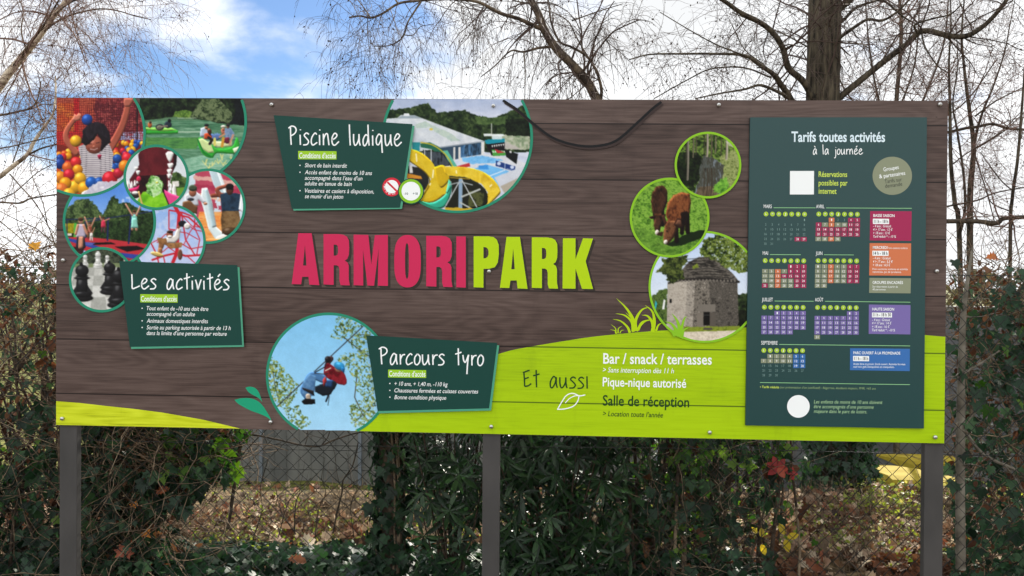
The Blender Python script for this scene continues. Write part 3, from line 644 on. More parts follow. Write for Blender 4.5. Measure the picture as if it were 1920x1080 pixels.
P.poly([(1410, 975), (1545, 975), (1560, 1060), (1540, 1160), (1470, 1140), (1410, 1160), (1400, 1040)], '#6f5638'); P.tex(P.m([(1410, 975), (1545, 975), (1560, 1060), (1540, 1160), (1470, 1140), (1410, 1160), (1400, 1040)]), ['#54402a', '#7d6242', '#8d7250'], 4, 6); P.ball(1470, 1140, 60, '#5d4630', 34)
P.poly([(1560, 840), (1590, 840), (1590, 1000), (1545, 960)], '#dfe8ee')
P.poly([(1105, 850), (1180, 800), (1230, 840), (1280, 900), (1260, 915), (1215, 880), (1220, 930), (1130, 940), (1110, 900)], '#c9ccd4'); P.ell(1155, 880, 28, 14, '#3a3c44'); P.ball(1172, 825, 30, '#a86a52', 34, 0, .4); P.ell(1172, 788, 34, 26, '#4a5644'); P.line([(1150, 802), (1205, 805)], 8, '#2c3328')
P.poly([(1090, 900), (1140, 890), (1210, 935), (1205, 1000), (1140, 985), (1085, 940)], '#6d4f36', 2)
P.ell(1275, 915, 16, 11, '#b67a60')
photo(P, C, 'photo', 'round photo of a boy and a man on a bumpy slide', 4, RINGG)

# rope climbing frame
C = (316.5, 451.5, 69.5)
P = Pic(*bbox(C)).view(90, 360, 3.374)
P.grad(80, '#8fb0e2', 460, '#c2cdea'); P.speck(P.full() * .4, '#d7dcec', 12, 4, .5)
RR = '#c22a38'
for p, w in (([(800, 85), (830, 140), (822, 250), (815, 385), (790, 445)], 22), ([(770, 115), (850, 130), (930, 160)], 9), ([(765, 115), (765, 235), (805, 240)], 7), ([(830, 145), (890, 160), (975, 235)], 10), ([(845, 130), (870, 300), (930, 400), (985, 398)], 8), ([(985, 398), (870, 405), (815, 385), (730, 405), (660, 430)], 12), ([(650, 320), (690, 400), (700, 450)], 8), ([(850, 330), (900, 360), (985, 345)], 6), ([(930, 160), (925, 220), (960, 300), (940, 400)], 6), ([(870, 200), (930, 240), (985, 250)], 5), ([(730, 405), (740, 450)], 7), ([(880, 405), (930, 450)], 6), ([(850, 150), (910, 215), (975, 225)], 5), ([(660, 320), (720, 290)], 5), ([(970, 160), (900, 250), (860, 330)], 5), ([(805, 240), (740, 270), (690, 320)], 5), ([(815, 385), (760, 350), (700, 400)], 5), ([(820, 250), (880, 260), (950, 300)], 5)): P.line(p, w, RR)
P.av = .9; P.poly([(690, 290), (750, 295), (800, 320), (850, 320), (845, 350), (780, 360), (735, 330), (725, 375), (695, 375), (700, 330)], '#8a6040', 2); P.tex(P.m([(690, 290), (750, 295), (800, 320), (850, 320), (845, 350), (780, 360), (735, 330), (700, 330)], 2), ['#6d4a30', '#9a7048', '#b08658'], 5, 3)
P.poly([(745, 290), (800, 275), (820, 215), (840, 230), (830, 300), (800, 325), (755, 320)], '#d8d2cc', 1.5); P.ball(770, 268, 21, '#9c5c48', 24, 0, .4); P.ell(772, 252, 20, 10, '#3a2620'); P.ell(770, 282, 15, 9, '#e6e2dc')
P.line([(825, 225), (850, 195)], 16, '#8a5040'); P.ell(850, 200, 26, 20, '#20222a'); P.ell(880, 215, 20, 20, '#d8d4d0'); P.limb([(710, 365), (705, 385)], 26, 22, '#9a6a4a'); P.ell(690, 394, 42, 14, '#c2a868', .25); P.ell(835, 395, 16, 34, '#6d4c3a')
photo(P, C, 'photo', 'round photo of a boy on a red rope climbing frame', 5, RINGG)

# trampolines
C = circfit([(117.6, 413), (293, 404.5), (256, 489), (146, 478.6), (119, 395), (290, 425)])
P = Pic(*bbox(C)).view(90, 360, 3.374)
P.grad(0, '#5f92dc', 260, '#a7c4ee'); P.speck(P.m([(400, 30), (520, 30), (520, 90), (430, 110)]) * .5, '#e8eef8', 7, 3, .5)
P.tex(P.m([(90, 170), (130, 90), (190, 45), (260, 45), (310, 90), (345, 150), (340, 230), (90, 230)], 4, 5), ['#1d2a18', '#33442a', '#566a40', '#77895a'], 2.5, 11)
P.tex(P.m([(330, 210), (350, 130), (390, 60), (420, 15), (450, 70), (500, 60), (540, 90), (600, 120), (690, 130), (690, 240), (330, 240)], 4, 5), ['#16220f', '#2c3f22', '#4a6036', '#6a7f4e'], 2.5, 12)
P.tex(P.m([(90, 200), (320, 190), (420, 185), (700, 130), (700, 340), (560, 335), (380, 300), (90, 290)], 2), ['#0f1a0d', '#1e2f18', '#304626', '#3f5632'], 2, 13)
P.poly([(100, 200), (165, 200), (165, 260), (100, 262)], '#9a8c1e'); P.tex(P.m([(100, 200), (165, 200), (165, 260), (100, 262)]), ['#70700f', '#b6a82a'], 3, 3); P.poly([(165, 195), (182, 195), (180, 285), (162, 285)], '#57b04c'); P.poly([(110, 262), (150, 262), (150, 278), (110, 278)], '#d8d4c8')
P.poly([(110, 285), (260, 285), (400, 300), (700, 340), (700, 440), (420, 440), (230, 370), (140, 340)], '#b83a42'); P.poly([(130, 292), (220, 310), (420, 380), (600, 400), (560, 425), (430, 405), (250, 345), (130, 310)], '#3c4c9c'); P.poly([(255, 320), (400, 318), (430, 330), (290, 335)], '#1d1518'); P.poly([(420, 345), (560, 340), (620, 360), (500, 378)], '#211619'); P.poly([(220, 315), (300, 322), (270, 340), (235, 335)], '#5a62a8'); P.tex(P.m([(300, 400), (600, 430), (600, 460), (300, 460)]), ['#8c3a52', '#c04a44', '#5a4a90'], 8, 4, 3)
P.tex(P.m([(150, 345), (230, 350), (220, 400), (170, 380)]), ['#2a1a1c', '#4a2c2c'], 4, 4)
NAV = '#25305e'
for p, w in (([(100, 175), (380, 165), (680, 120)], 6), ([(380, 165), (376, 305)], 10), ([(525, 150), (510, 325)], 10), ([(235, 190), (238, 290)], 7), ([(120, 178), (120, 280)], 6), ([(235, 190), (330, 175)], 6)): P.line(p, w, NAV)
def kid(x, y, h, top, leg, sk='#c08a74', arms=((-30, -60), (30, -55))):
    u = h / 100
    P.limb([(x - 6 * u, y - 42 * u), (x - 10 * u, y - 10 * u)], 11 * u, 8 * u, leg); P.limb([(x + 6 * u, y - 42 * u), (x + 10 * u, y - 8 * u)], 11 * u, 8 * u, leg)
    P.poly([(x - 12 * u, y - 80 * u), (x + 12 * u, y - 80 * u), (x + 15 * u, y - 38 * u), (x - 15 * u, y - 38 * u)], top)
    for ax, ay in arms: P.limb([(x + (9 if ax > 0 else -9) * u, y - 76 * u), (x + ax * u, y - 80 * u + ay * u * .8)], 8 * u, 5 * u, sk)
    P.ball(x, y - 90 * u, 8 * u, sk, 10 * u, 0, .3); P.ell(x, y - 95 * u, 8.5 * u, 6 * u, '#4a3426')
P.av = .8; kid(207, 362, 200, '#b9aec0', '#2a2c3a', '#b9866e', ((-16, 40), (20, 40))); P.limb([(203, 290), (200, 350)], 18, 10, '#b9866e'); P.limb([(215, 290), (212, 345)], 18, 10, '#b9866e')
kid(265, 300, 110, '#8a4a3a', '#6a4a3a'); kid(274, 312, 70, '#d8d4d0', '#d0ccc8'); kid(350, 262, 105, '#c83e58', '#5a3a40', '#b9806a', ((-22, -30), (36, -10))); kid(546, 250, 135, '#7ec2b4', '#c0917c', '#c0917c', ((-40, -60), (36, -70)))
P.poly([(533, 165), (558, 165), (572, 228), (524, 228)], '#8ccabc')
photo(P, C, 'photo', 'round photo of children jumping on red trampolines', 6, RINGG)

# ball pit
C = circfit([(254.3, 183.9), (272.4, 246.4), (228.9, 343.6), (152.5, 369.5), (107, 358.6)])
P = Pic(105, 182.5, 275, 372).view(90, 170, 4.32)
P.grad(60, '#b8634a', 450, '#c24236'); P.tex(P.m([(70, 100), (230, 100), (230, 350), (70, 350)]), ['#d08038', '#c85a34', '#d89040'], 14, 3); P.tex(P.m([(380, 60), (780, 60), (780, 400), (380, 400)], 3), ['#7c2c34', '#9c4a4c', '#5a2430', '#b2605a', '#8c3844'], 6, 5)
P.poly([(210, 60), (252, 60), (248, 400), (212, 400)], '#c42a30'); P.poly([(70, 330), (330, 335), (330, 375), (70, 400)], '#c83434')
P.poly([(590, 340), (780, 330), (780, 400), (560, 400)], '#8fa6cc', 2); P.tex(P.m([(590, 345), (780, 330), (780, 400), (580, 400)]), ['#c04048', '#a9b8d6', '#6f8cc0'], 6, 4)
net = np.maximum((np.mod(P.X + 1.2 * (fbm(P.X / 9, P.Y / 14, 2) - .5) * 4, 3.9) < 1.15), (np.mod(P.Y + 1.2 * (fbm(P.X / 14, P.Y / 9, 8) - .5) * 4, 4.3) < 1.15)).astype(float)
reg = P.m([(60, 50), (790, 50), (790, 390), (60, 450)])
P.put(net * reg * .75, '#5c1a1e'); P.put(net * P.m([(330, 100), (720, 100), (720, 380), (330, 380)]) * .5, '#40141a')
P.line([(722, 60), (722, 400)], 10, '#1d1a20')
P.poly([(60, 430), (250, 470), (520, 470), (600, 400), (790, 400), (790, 900), (60, 900)], '#7a2c24')
BC = ['#e8a020', '#f0b22a', '#e88a2e', '#d8323a', '#c8283c', '#ea9a24', '#e0622c', '#2a5aa8', '#f2b838', '#27499a']
for i in range(190):
    t = i / 190; y = 415 + 420 * t ** 1.05; r = 21 + 26 * t; x = RNG.uniform(560 - 490 * min(1, t * 4), 780) if RNG.random() < .6 else RNG.uniform(70, 790)
    if y < 470 and x < 540: continue
    P.ball(x, y, r, RNG.choice(BC), None, 0, .45)
P.av = 1.0; P.limb([(225, 500), (150, 400), (150, 330), (200, 250), (235, 215)], 52, 34, '#a85f4c'); P.poly([(195, 235), (215, 185), (230, 200), (250, 178), (262, 190), (272, 200), (262, 235), (225, 250)], '#c07a66')
P.limb([(500, 470), (560, 370), (610, 260), (640, 150), (648, 90)], 66, 44, '#a05848'); P.poly([(610, 95), (620, 60), (690, 60), (690, 90), (660, 130), (620, 130)], '#a86454')
sh = P.m([(245, 455), (300, 430), (490, 420), (530, 510), (520, 620), (500, 720), (310, 725), (258, 640), (262, 540)])
st = (np.mod(P.Y + 2 * np.sin((P.X - 150) / 16), 4.0) < 1.3).astype(float)
P.put(sh, '#cdc6c8'); P.put(sh * st, '#5c5660'); P.tex(sh * .25, ['#8a8088', '#e8e4e6'], 14, 4)
P.ball(375, 440, 72, '#a8604e', 72, 0, .45)
P.poly([(270, 420), (280, 320), (330, 265), (400, 250), (460, 275), (495, 340), (510, 420), (470, 440), (440, 480), (425, 490), (430, 400), (400, 350), (370, 400), (330, 430), (300, 445)], '#211a20', 1.5); P.tex(P.m([(280, 330), (330, 265), (400, 250), (460, 275), (495, 340), (500, 400), (400, 345), (330, 400)], 1) * .6, ['#17131a', '#3a323c'], 3, 6, 8)
P.line([(330, 470), (375, 482), (410, 462)], 7, '#6a2c2c'); P.line([(340, 472), (375, 480), (402, 466)], 4, '#e8d8d0'); P.line([(330, 432), (352, 430)], 6, '#3a2020'); P.line([(390, 425), (415, 420)], 6, '#3a2020'); P.ell(372, 452, 10, 7, '#bb7460')
P.poly([(400, 525), (415, 515), (435, 520), (425, 556), (408, 550)], '#8c2440')
P.ball(317, 235, 45, '#2a56a8'); P.ball(225, 407, 47, '#e8b030')
for x, y, r, c in ((95, 590, 45, '#27458e'), (160, 620, 46, '#d86a30'), (225, 580, 44, '#d8363a'), (240, 640, 42, '#e89a28'), (100, 700, 50, '#e08a2c'), (170, 680, 46, '#cc2c3c'), (215, 780, 55, '#eeb430'), (140, 750, 50, '#eaa024'), (260, 710, 48, '#f0b634'), (295, 790, 56, '#eaa828'), (110, 800, 52, '#e07a3a'), (170, 838, 50, '#f0b430'), (350, 745, 48, '#2a62b4'), (415, 740, 40, '#2a58a6'), (500, 715, 62, '#cc2a38'), (570, 670, 44, '#b8283c'), (640, 545, 42, '#d83440'), (620, 610, 48, '#e88a2a'), (560, 550, 36, '#2a56a2'), (690, 600, 40, '#e8982c')): P.ball(x, y, r, c, None, 0, .45)
P.poly([(250, 850), (330, 790), (400, 740), (480, 750), (560, 730), (640, 650), (720, 600), (700, 760), (500, 900), (250, 900)], '#c9c6d0', 2.5); P.tex(P.m([(330, 790), (400, 740), (560, 730), (640, 650), (720, 600), (700, 760), (500, 900), (250, 900)], 2.5), ['#a9a6b4', '#d6d4dc', '#bcb8c8', '#e6e4ea'], 9, 9)
photo(P, C, 'photo', 'round photo of a girl throwing balls in a ball pit', 7, RINGG)

# carved dragon-like mouth over a water slide
C = (292.8, 332.3, 61.5)
P = Pic(*bbox(C)).view(90, 170, 4.32)
P.fill('#d5dbe0'); P.tex(P.m([(1000, 680), (1040, 655), (1100, 700), (1140, 720), (1140, 800), (1000, 790)], 3), ['#26381c', '#4a6234', '#6f8650'], 3, 3); P.poly([(1000, 790), (1140, 780), (1140, 880), (1000, 880)], '#6f9a3c'); P.poly([(1005, 735), (1060, 730), (1062, 775), (1008, 778)], '#dcd8d2')
P.poly([(770, 440), (1020, 440), (1045, 520), (1035, 600), (1010, 660), (990, 720), (960, 860), (700, 860), (660, 720), (740, 600), (730, 520)], '#5a1c26'); P.tex(P.m([(770, 440), (960, 440), (970, 700), (930, 760), (740, 740), (740, 520)]), ['#4a1720', '#6b242c', '#5a1c26'], 14, 3, 20)
P.tex(P.m([(740, 690), (960, 680), (960, 830), (720, 830)]), ['#241012', '#3a161c', '#1c0d10'], 5, 3); P.poly([(1005, 440), (1045, 510), (1040, 600), (1010, 660), (1020, 560)], '#26191c')
P.av = .9
for x, y, rx, ry in ((950, 452, 30, 26), (985, 535, 34, 50), (992, 610, 25, 28), (985, 655, 22, 26), (982, 692, 18, 24), (715, 630, 18, 17), (728, 665, 18, 22)): P.poly([(x - rx, y - ry * .6), (x - rx * .4, y - ry * .85), (x + rx * .5, y - ry * .85), (x + rx, y - ry * .5), (x + rx * .5, y + ry * .5), (x, y + ry), (x - rx * .6, y + ry * .4)], '#e4e4e0', 1)
for x, y, h, w in ((645, 780, 52, 15), (678, 765, 36, 12), (704, 750, 30, 11), (724, 735, 22, 9), (980, 755, 32, 11), (996, 785, 38, 13), (1020, 815, 62, 20)): P.poly([(x - w, y + h * .8), (x - w * .5, y - h * .7), (x, y - h), (x + w * .6, y - h * .6), (x + w * 1.2, y + h * .8)], '#e2e2de', 1); P.line([(x + w * .9, y - h * .4), (x + w * 1.3, y + h * .8)], 4, '#6a4450')
P.poly([(640, 800), (720, 780), (740, 760), (735, 800), (690, 830)], '#c83468'); P.poly([(940, 800), (990, 830), (1070, 860), (1080, 900), (980, 940), (950, 870)], '#d84c88'); P.ell(735, 715, 18, 22, '#c23452')
P.poly([(770, 820), (920, 810), (960, 870), (980, 960), (700, 960), (730, 880)], '#74b824'); P.tex(P.m([(770, 820), (920, 810), (960, 870), (980, 960), (700, 960), (730, 880)]), ['#5fa41a', '#84c82e', '#a0d848'], 8, 5)
P.tex(P.m([(790, 760), (840, 690), (900, 700), (935, 760), (920, 830), (850, 860), (800, 830)], 3), ['#2c5c24', '#5f9a48', '#a9d08c', '#d8ecd0'], 3, 6); P.ell(882, 745, 8, 8, '#d8c83a'); P.tex(P.m([(830, 800), (920, 790), (910, 840), (850, 870)], 3) * .8, ['#8cc860', '#e8f4e0'], 3, 7)
P.ell(706, 842, 40, 30, '#33302f'); P.ell(706, 828, 26, 14, '#dedad4'); P.limb([(735, 820), (765, 930)], 14, 10, '#d2b070'); P.limb([(940, 830), (985, 940)], 10, 8, '#3a2a2a')
photo(P, C, 'photo', 'round photo of a wide open toothed mouth over green water', 8, RINGG)

# giant chess
C = (190.5, 524.5, 61.5)
P = Pic(*bbox(C)).view(90, 360, 3.374)
P.grad(420, '#b9bab4', 760, '#dededa'); P.tex(P.m([(100, 350), (480, 350), (480, 470), (100, 470)], 2), ['#1b2118', '#3a4036', '#57604c', '#2a3026'], 3, 3); P.poly([(150, 455), (460, 448), (460, 475), (150, 480)], '#7d8a64')
for i in range(7):
    for j in range(6):
        if (i + j) % 2: continue
        y0 = 478 + 46 * j * (1 + .12 * j); y1 = 478 + 46 * (j + 1) * (1 + .12 * (j + 1)); f0, f1 = .5 + .16 * j, .5 + .16 * (j + 1)
        P.poly([(320 + (i - 3.5) * 90 * f0, y0), (320 + (i - 2.5) * 90 * f0, y0), (320 + (i - 2.5) * 90 * f1, y1), (320 + (i - 3.5) * 90 * f1, y1)], '#a5a6a0')
P.tex(P.m([(140, 480), (470, 480), (470, 760), (140, 760)]) * .22, ['#8a8a84', '#f0f0ea'], 3, 4)
def pawn(x, y, h, col, k=.5):
    u = h / 100
    P.poly([(x - 14 * u, y - 62 * u), (x + 14 * u, y - 62 * u), (x + 16 * u, y - 40 * u), (x + 30 * u, y - 20 * u), (x - 30 * u, y - 20 * u), (x - 16 * u, y - 40 * u)], col); P.ball(x, y - 40 * u, 15 * u, col, 28 * u, 0, k)
    P.ball(x, y - 8 * u, 30 * u, col, 10 * u, 0, k); P.ball(x, y - 18 * u, 27 * u, col, 8 * u, 0, k); P.ball(x, y - 62 * u, 21 * u, col, 5 * u, 0, k); P.ball(x, y - 68 * u, 16 * u, col, 4 * u, 0, k); P.ball(x, y - 82 * u, 18 * u, col, 16 * u, 0, k)
pawn(235, 475, 80, '#d6d6d2', .3); pawn(316, 483, 105, '#dadad6', .3); pawn(375, 473, 75, '#d6d6d2', .3); P.ell(316, 380, 9, 7, '#dadad6')
for x, y, h in ((215, 690, 235), (390, 648, 205), (450, 735, 250)):
    pawn(x, y, h, '#2a2a2c', .5); P.ell(x - 4, y - h * .99, h * .045, h * .05, '#1d1d1f')
photo(P, C, 'photo', 'round photo of giant black and white chess pieces', 9, RINGG)

# swimming pool and water slides
C = circfit([(999, 261), (863.7, 397.7), (718.7, 225), (725, 208), (985, 319), (950, 369), (989, 205)])
P = Pic(C[0] - C[2], 186, C[0] + C[2], C[1] + C[2]).view(480, 170, 3.623)
P.grad(60, '#a9b6d2', 180, '#cdd2e2'); P.tex(P.full() * .35, ['#8fa0c0', '#dfe2ea'], 22, 3, 8)
P.tex(P.m([(860, 200), (900, 130), (1000, 120), (1060, 115), (1120, 95), (1165, 80), (1200, 125), (1240, 150), (1340, 140), (1420, 130), (1470, 165), (1600, 185), (1680, 165), (1740, 130), (1820, 100), (1900, 120), (1900, 420), (860, 420)], 3, 5), ['#121d12', '#233321', '#38492c', '#566640'], 3, 5)
P.tex(P.m([(1480, 170), (1600, 185), (1700, 165), (1700, 230), (1500, 230)], 3) * .8, ['#3c5230', '#6c8450'], 2.5, 6); P.tex(P.m([(1700, 200), (1900, 180), (1900, 400), (1690, 380)], 4), ['#0c120e', '#1c271b', '#2c3826'], 2.5, 7)
P.tex(P.m([(1640, 300), (1860, 310), (1860, 400), (1650, 400)], 2), ['#74886a', '#a8b098', '#c8c6ba'], 4, 8); P.poly([(1690, 345), (1800, 395), (1760, 400), (1680, 390)], '#b9b4ae')
P.poly([(868, 192), (960, 185), (985, 165), (1080, 168), (1130, 188), (1240, 230), (1400, 290), (1555, 345), (1250, 392), (1060, 420), (900, 420)], '#ccd0d6'); P.tex(P.m([(868, 192), (1130, 188), (1400, 290), (1555, 345), (1250, 390), (900, 420)]), ['#c2c8d0', '#d8dce0', '#bac2cc'], 18, 4)
P.poly([(960, 188), (1000, 165), (1080, 168), (1130, 190)], '#9aa6b0'); P.poly([(1005, 155), (1040, 155), (1044, 172), (1000, 172)], '#dfe2e6')
P.tex(P.m([(1080, 230), (1150, 210), (1240, 255), (1330, 290), (1390, 340), (1330, 345), (1250, 300), (1180, 250), (1090, 250)], 2) * .75, ['#9fb6ae', '#b9c9b8', '#8aa89c'], 6, 5); P.ell(1190, 262, 12, 8, '#d2bf54')
P.poly([(1230, 390), (1550, 345), (1545, 430), (1390, 460), (1340, 470), (1260, 430)], '#3c5164'); P.tex(P.m([(1390, 375), (1540, 352), (1540, 435), (1390, 455)]), ['#35597c', '#5d8ab4', '#24384a', '#7aa4c8'], 4, 6, 20)
for x in (1340, 1375): P.poly([(x, 385), (x + 14, 382), (x + 14, 475), (x, 475)], '#d6d4d0')
P.line([(1232, 388), (1552, 345)], 8, '#8e98a2'); P.poly([(1530, 350), (1552, 347), (1550, 440), (1530, 440)], '#d8d8d6')
P.poly([(1390, 455), (1560, 430), (1700, 450), (1860, 500), (1860, 640), (1650, 660), (1390, 520)], '#d2d4da'); P.tex(P.m([(1400, 455), (1540, 440), (1680, 470), (1620, 490), (1470, 500), (1400, 480)], 1.5), ['#6cb0e2', '#86c0ea', '#5c9ed2'], 5, 4, 3, 1.2)
P.poly([(1460, 540), (1560, 500), (1700, 540), (1790, 580), (1740, 630), (1650, 655), (1560, 590)], '#74b6e6'); P.tex(P.m([(1460, 540), (1560, 500), (1790, 580), (1650, 655)]), ['#69aee2', '#7cbcea', '#72b4e6'], 6, 5, 3, 1.0); P.poly([(1510, 508), (1575, 505), (1580, 535), (1515, 532)], '#4794d8'); P.line([(1560, 590), (1690, 540)], 6, '#dfe6ee')
P.poly([(1630, 475), (1762, 515), (1758, 550), (1628, 512)], '#26417e'); P.ell(1650, 495, 13, 12, '#c8d2e8'); P.ell(1740, 520, 13, 12, '#c8d2e8'); P.line([(1692, 492), (1690, 532)], 4, '#dfe3ec'); P.line([(1640, 516), (1680, 526)], 3, '#c8d2e8'); P.line([(1705, 530), (1745, 541)], 3, '#c8d2e8')
P.poly([(1360, 515), (1450, 490), (1455, 515), (1380, 530)], '#b83c40'); P.poly([(1620, 590), (1850, 500), (1850, 620), (1680, 700)], '#c9cdd6', 1); P.poly([(1660, 650), (1850, 560), (1850, 720), (1690, 700)], '#b0a89a')
P.poly([(1555, 335), (1590, 330), (1690, 325), (1690, 355), (1600, 365), (1560, 360)], '#1f8ca0'); P.poly([(1600, 300), (1670, 300), (1672, 330), (1604, 330)], '#c8d4d6'); P.poly([(1545, 292), (1680, 295), (1690, 308), (1550, 310)], '#dfe6e6')
P.poly([(1560, 365), (1690, 350), (1690, 440), (1600, 440)], '#1f1a1e'); P.poly([(1600, 400), (1690, 410), (1700, 440), (1610, 445)], '#4f9a48')
for k in range(6): P.poly([(1600 + 15 * k, 372 - 2 * k), (1612 + 15 * k, 370 - 2 * k), (1606 + 15 * k, 388 - 2 * k)], '#f0f0ee'); P.poly([(1605 + 15 * k, 420), (1617 + 15 * k, 420), (1611 + 15 * k, 404)], '#f0f0ee')
P.poly([(1620, 395), (1690, 420), (1640, 425)], '#b83844'); P.poly([(1690, 400), (1780, 430), (1770, 500), (1700, 450)], '#1c2022'); P.poly([(1722, 408), (1736, 410), (1735, 424), (1722, 422)], '#e0e0e0')
P.line([(1600, 225), (1600, 295)], 5, '#dcdcdc')
P.poly([(1060, 350), (1115, 350), (1110, 415), (1060, 410)], '#2f8c94'); P.poly([(1115, 360), (1180, 350), (1240, 380), (1300, 430), (1365, 515), (1330, 520), (1270, 470), (1200, 400), (1120, 385)], '#2d6a54'); P.poly([(1260, 410), (1300, 405), (1365, 512), (1335, 520)], '#5fb09a')
P.limb([(1120, 352), (1190, 365), (1250, 400), (1300, 450), (1340, 520)], 8, 8, '#c2b03a')
P.poly([(1130, 400), (1270, 420), (1330, 510), (1200, 520), (1140, 470)], '#22262a', 2); P.tex(P.m([(1130, 410), (1260, 420), (1320, 505), (1200, 515)]), ['#1a1e22', '#4c545c', '#2c3238'], 3, 4, 12)
for x in (1145, 1190): P.line([(x, 400), (x, 490)], 6, '#cfd2d4')
P.poly([(1030, 510), (1120, 520), (1180, 570), (1170, 660), (1110, 700), (1030, 600)], '#2a2c2c', 2); P.poly([(1020, 560), (1120, 580), (1130, 600), (1025, 595)], '#c88a34'); P.poly([(1040, 510), (1060, 508), (1066, 560), (1044, 560)], '#d6d6d4')
P.av = 1.2; P.poly(rnd([(1050, 395), (1100, 410), (1150, 440), (1200, 490), (1230, 540), (1300, 560), (1320, 640), (1290, 700), (1200, 760), (1110, 745), (1180, 660), (1190, 600), (1150, 550), (1040, 470)]), '#d2b224'); P.tex(P.m([(1050, 395), (1200, 490), (1230, 540), (1300, 560), (1290, 700), (1110, 745), (1190, 600), (1150, 550), (1040, 470)]), ['#c8a01e', '#dcc038', '#d2b428', '#c2981c'], 16, 7, None, 1.2)
P.poly(rnd([(1210, 520), (1270, 505), (1310, 550), (1320, 600), (1260, 660), (1225, 600)]), '#c8a81e')
P.poly(rnd([(1270, 515), (1420, 520), (1540, 550), (1620, 610), (1660, 680), (1640, 720), (1560, 790), (1575, 690), (1530, 630), (1440, 590), (1300, 575)]), '#d8b626'); P.tex(P.m([(1270, 515), (1420, 520), (1540, 550), (1660, 680), (1560, 790), (1575, 690), (1530, 630), (1300, 575)]), ['#c09a1a', '#e8cc48', '#d2b024'], 14, 8)
P.limb([(1040, 475), (1150, 555), (1180, 620), (1150, 690), (1100, 740)], 7, 7, '#7a6414')
P.poly(rnd([(1310, 575), (1430, 590), (1530, 640), (1570, 700), (1560, 780), (1450, 800), (1290, 790), (1330, 690)]), '#26281f', 2); P.tex(P.m([(1450, 680), (1550, 690), (1540, 780), (1440, 790)], 2), ['#3a4028', '#5a5e38', '#22241c'], 4, 4)
P.poly(rnd([(1310, 600), (1330, 650), (1310, 740), (1260, 800), (1130, 790), (1110, 750), (1200, 760), (1290, 700)]), '#3aa88c'); P.poly([(1310, 600), (1330, 650), (1300, 700), (1290, 690)], '#57c4a8')
P.av = 0
for p, w, c in (([(1390, 605), (1388, 800)], 26, '#8fa8c0'), ([(1380, 620), (1290, 780)], 7, '#c8ccd0'), ([(1400, 610), (1500, 790)], 7, '#c8ccd0'), ([(1310, 640), (1390, 620), (1470, 640)], 7, '#a8b0b4'), ([(1400, 720), (1520, 670)], 12, '#b8bcb8'), ([(1388, 760), (1460, 800)], 10, '#b8bcb8'), ([(1320, 590), (1450, 600)], 5, '#c4a024')): P.line(p, w, c)
for x, y, x2, y2 in ((1088, 430, 1092, 480), (1205, 540, 1200, 590), (1185, 630, 1180, 640), (1360, 545, 1362, 560), (1600, 640, 1590, 650)): P.line([(x, y), (x2, y2)], 9, '#f2ecc0')
P.poly([(1280, 790), (1480, 800), (1440, 830), (1300, 830)], '#c2a634', 2)
photo(P, C, 'photo', 'large round photo of the swimming pool and yellow water slides', 4, RINGG)

# zip line
C = circfit([(497.5, 705), (615, 586), (556, 805), (677.5, 806), (520, 637)])
P = Pic(C[0] - C[2], C[1] - C[2], C[0] + C[2], 809).view(480, 570, 4)
P.grad(60, '#84c2ea', 950, '#a6d4f0')
def leaves(pts, n, seed, cols, r=(2, 6)):
    a = P.m(pts, 4, 6, seed); P.tex(a * np.clip((fbm(P.X / 3.4, P.Y / 3.4, seed + 3) - .5) * 9, 0, 1), ['#2c3a1e', '#52683a', '#869a56', '#b4ba80'], 1.8, seed); R2_ = random.Random(seed)
    xs = [p[0] for p in pts]; ys = [p[1] for p in pts]; k = 0; tries = 0
    while k < n and tries < n * 6:
        tries += 1; x, y = R2_.uniform(min(xs), max(xs)), R2_.uniform(min(ys), max(ys)); (qx, qy), = P.T([(x, y)])
        i, j = int((qy - P.b[1]) / (P.b[3] - P.b[1]) * (P.ny - 1)), int((qx - P.b[0]) / (P.b[2] - P.b[0]) * (P.nx - 1))
        if 0 <= i < P.ny and 0 <= j < P.nx and a[i, j] > .5: P.ell(x, y, R2_.uniform(*r) * 1.4, R2_.uniform(*r), R2_.choice(cols), R2_.uniform(0, 3)); k += 1
LC = ['#3c4e28', '#5b6e36', '#8a9a54', '#a8b070', '#2c3a22', '#c2c486', '#54683a']
for p, w in (([(890, 930), (800, 830), (740, 700), (760, 500)], 7), ([(900, 420), (830, 380), (720, 300), (650, 240)], 7), ([(170, 720), (140, 600), (120, 450)], 6), ([(200, 760), (290, 640)], 4), ([(740, 890), (860, 770), (900, 760)], 6), ([(860, 230), (760, 230)], 5)): P.line(p, w, '#4c4636')
leaves([(600, 90), (700, 100), (860, 180), (900, 260), (880, 420), (760, 360), (690, 280), (560, 250), (590, 180)], 150, 3, LC)
leaves([(640, 380), (740, 360), (850, 420), (890, 560), (900, 760), (850, 780), (760, 660), (700, 500), (610, 410)], 150, 4, LC); leaves([(80, 420), (130, 400), (200, 480), (320, 600), (300, 700), (220, 780), (140, 760), (80, 620)], 170, 5, ['#6a7a2c', '#9aa43c', '#b8b84c', '#56682c', '#3c4a24', '#a8aa60'])
leaves([(700, 760), (780, 720), (900, 800), (860, 900), (740, 945), (700, 860)], 60, 6, LC); leaves([(200, 780), (320, 760), (340, 820), (420, 890), (340, 940), (260, 900)], 50, 7, LC)
P.line([(150, 775), (800, 170)], 7, '#33333a'); P.av = 1.0
P.limb([(560, 410), (540, 440), (530, 470)], 42, 34, '#4a3a3a'); P.ball(538, 415, 22, '#2c2628', 24)
P.poly(rnd([(515, 455), (545, 445), (600, 480), (650, 500), (680, 570), (670, 605), (620, 600), (560, 570), (510, 530)]), '#7c1e2a'); P.tex(P.m([(515, 455), (545, 445), (600, 480), (650, 500), (680, 570), (670, 605), (620, 600), (560, 570), (510, 530)]), ['#5a141e', '#8f2834', '#6d1824'], 5, 4)
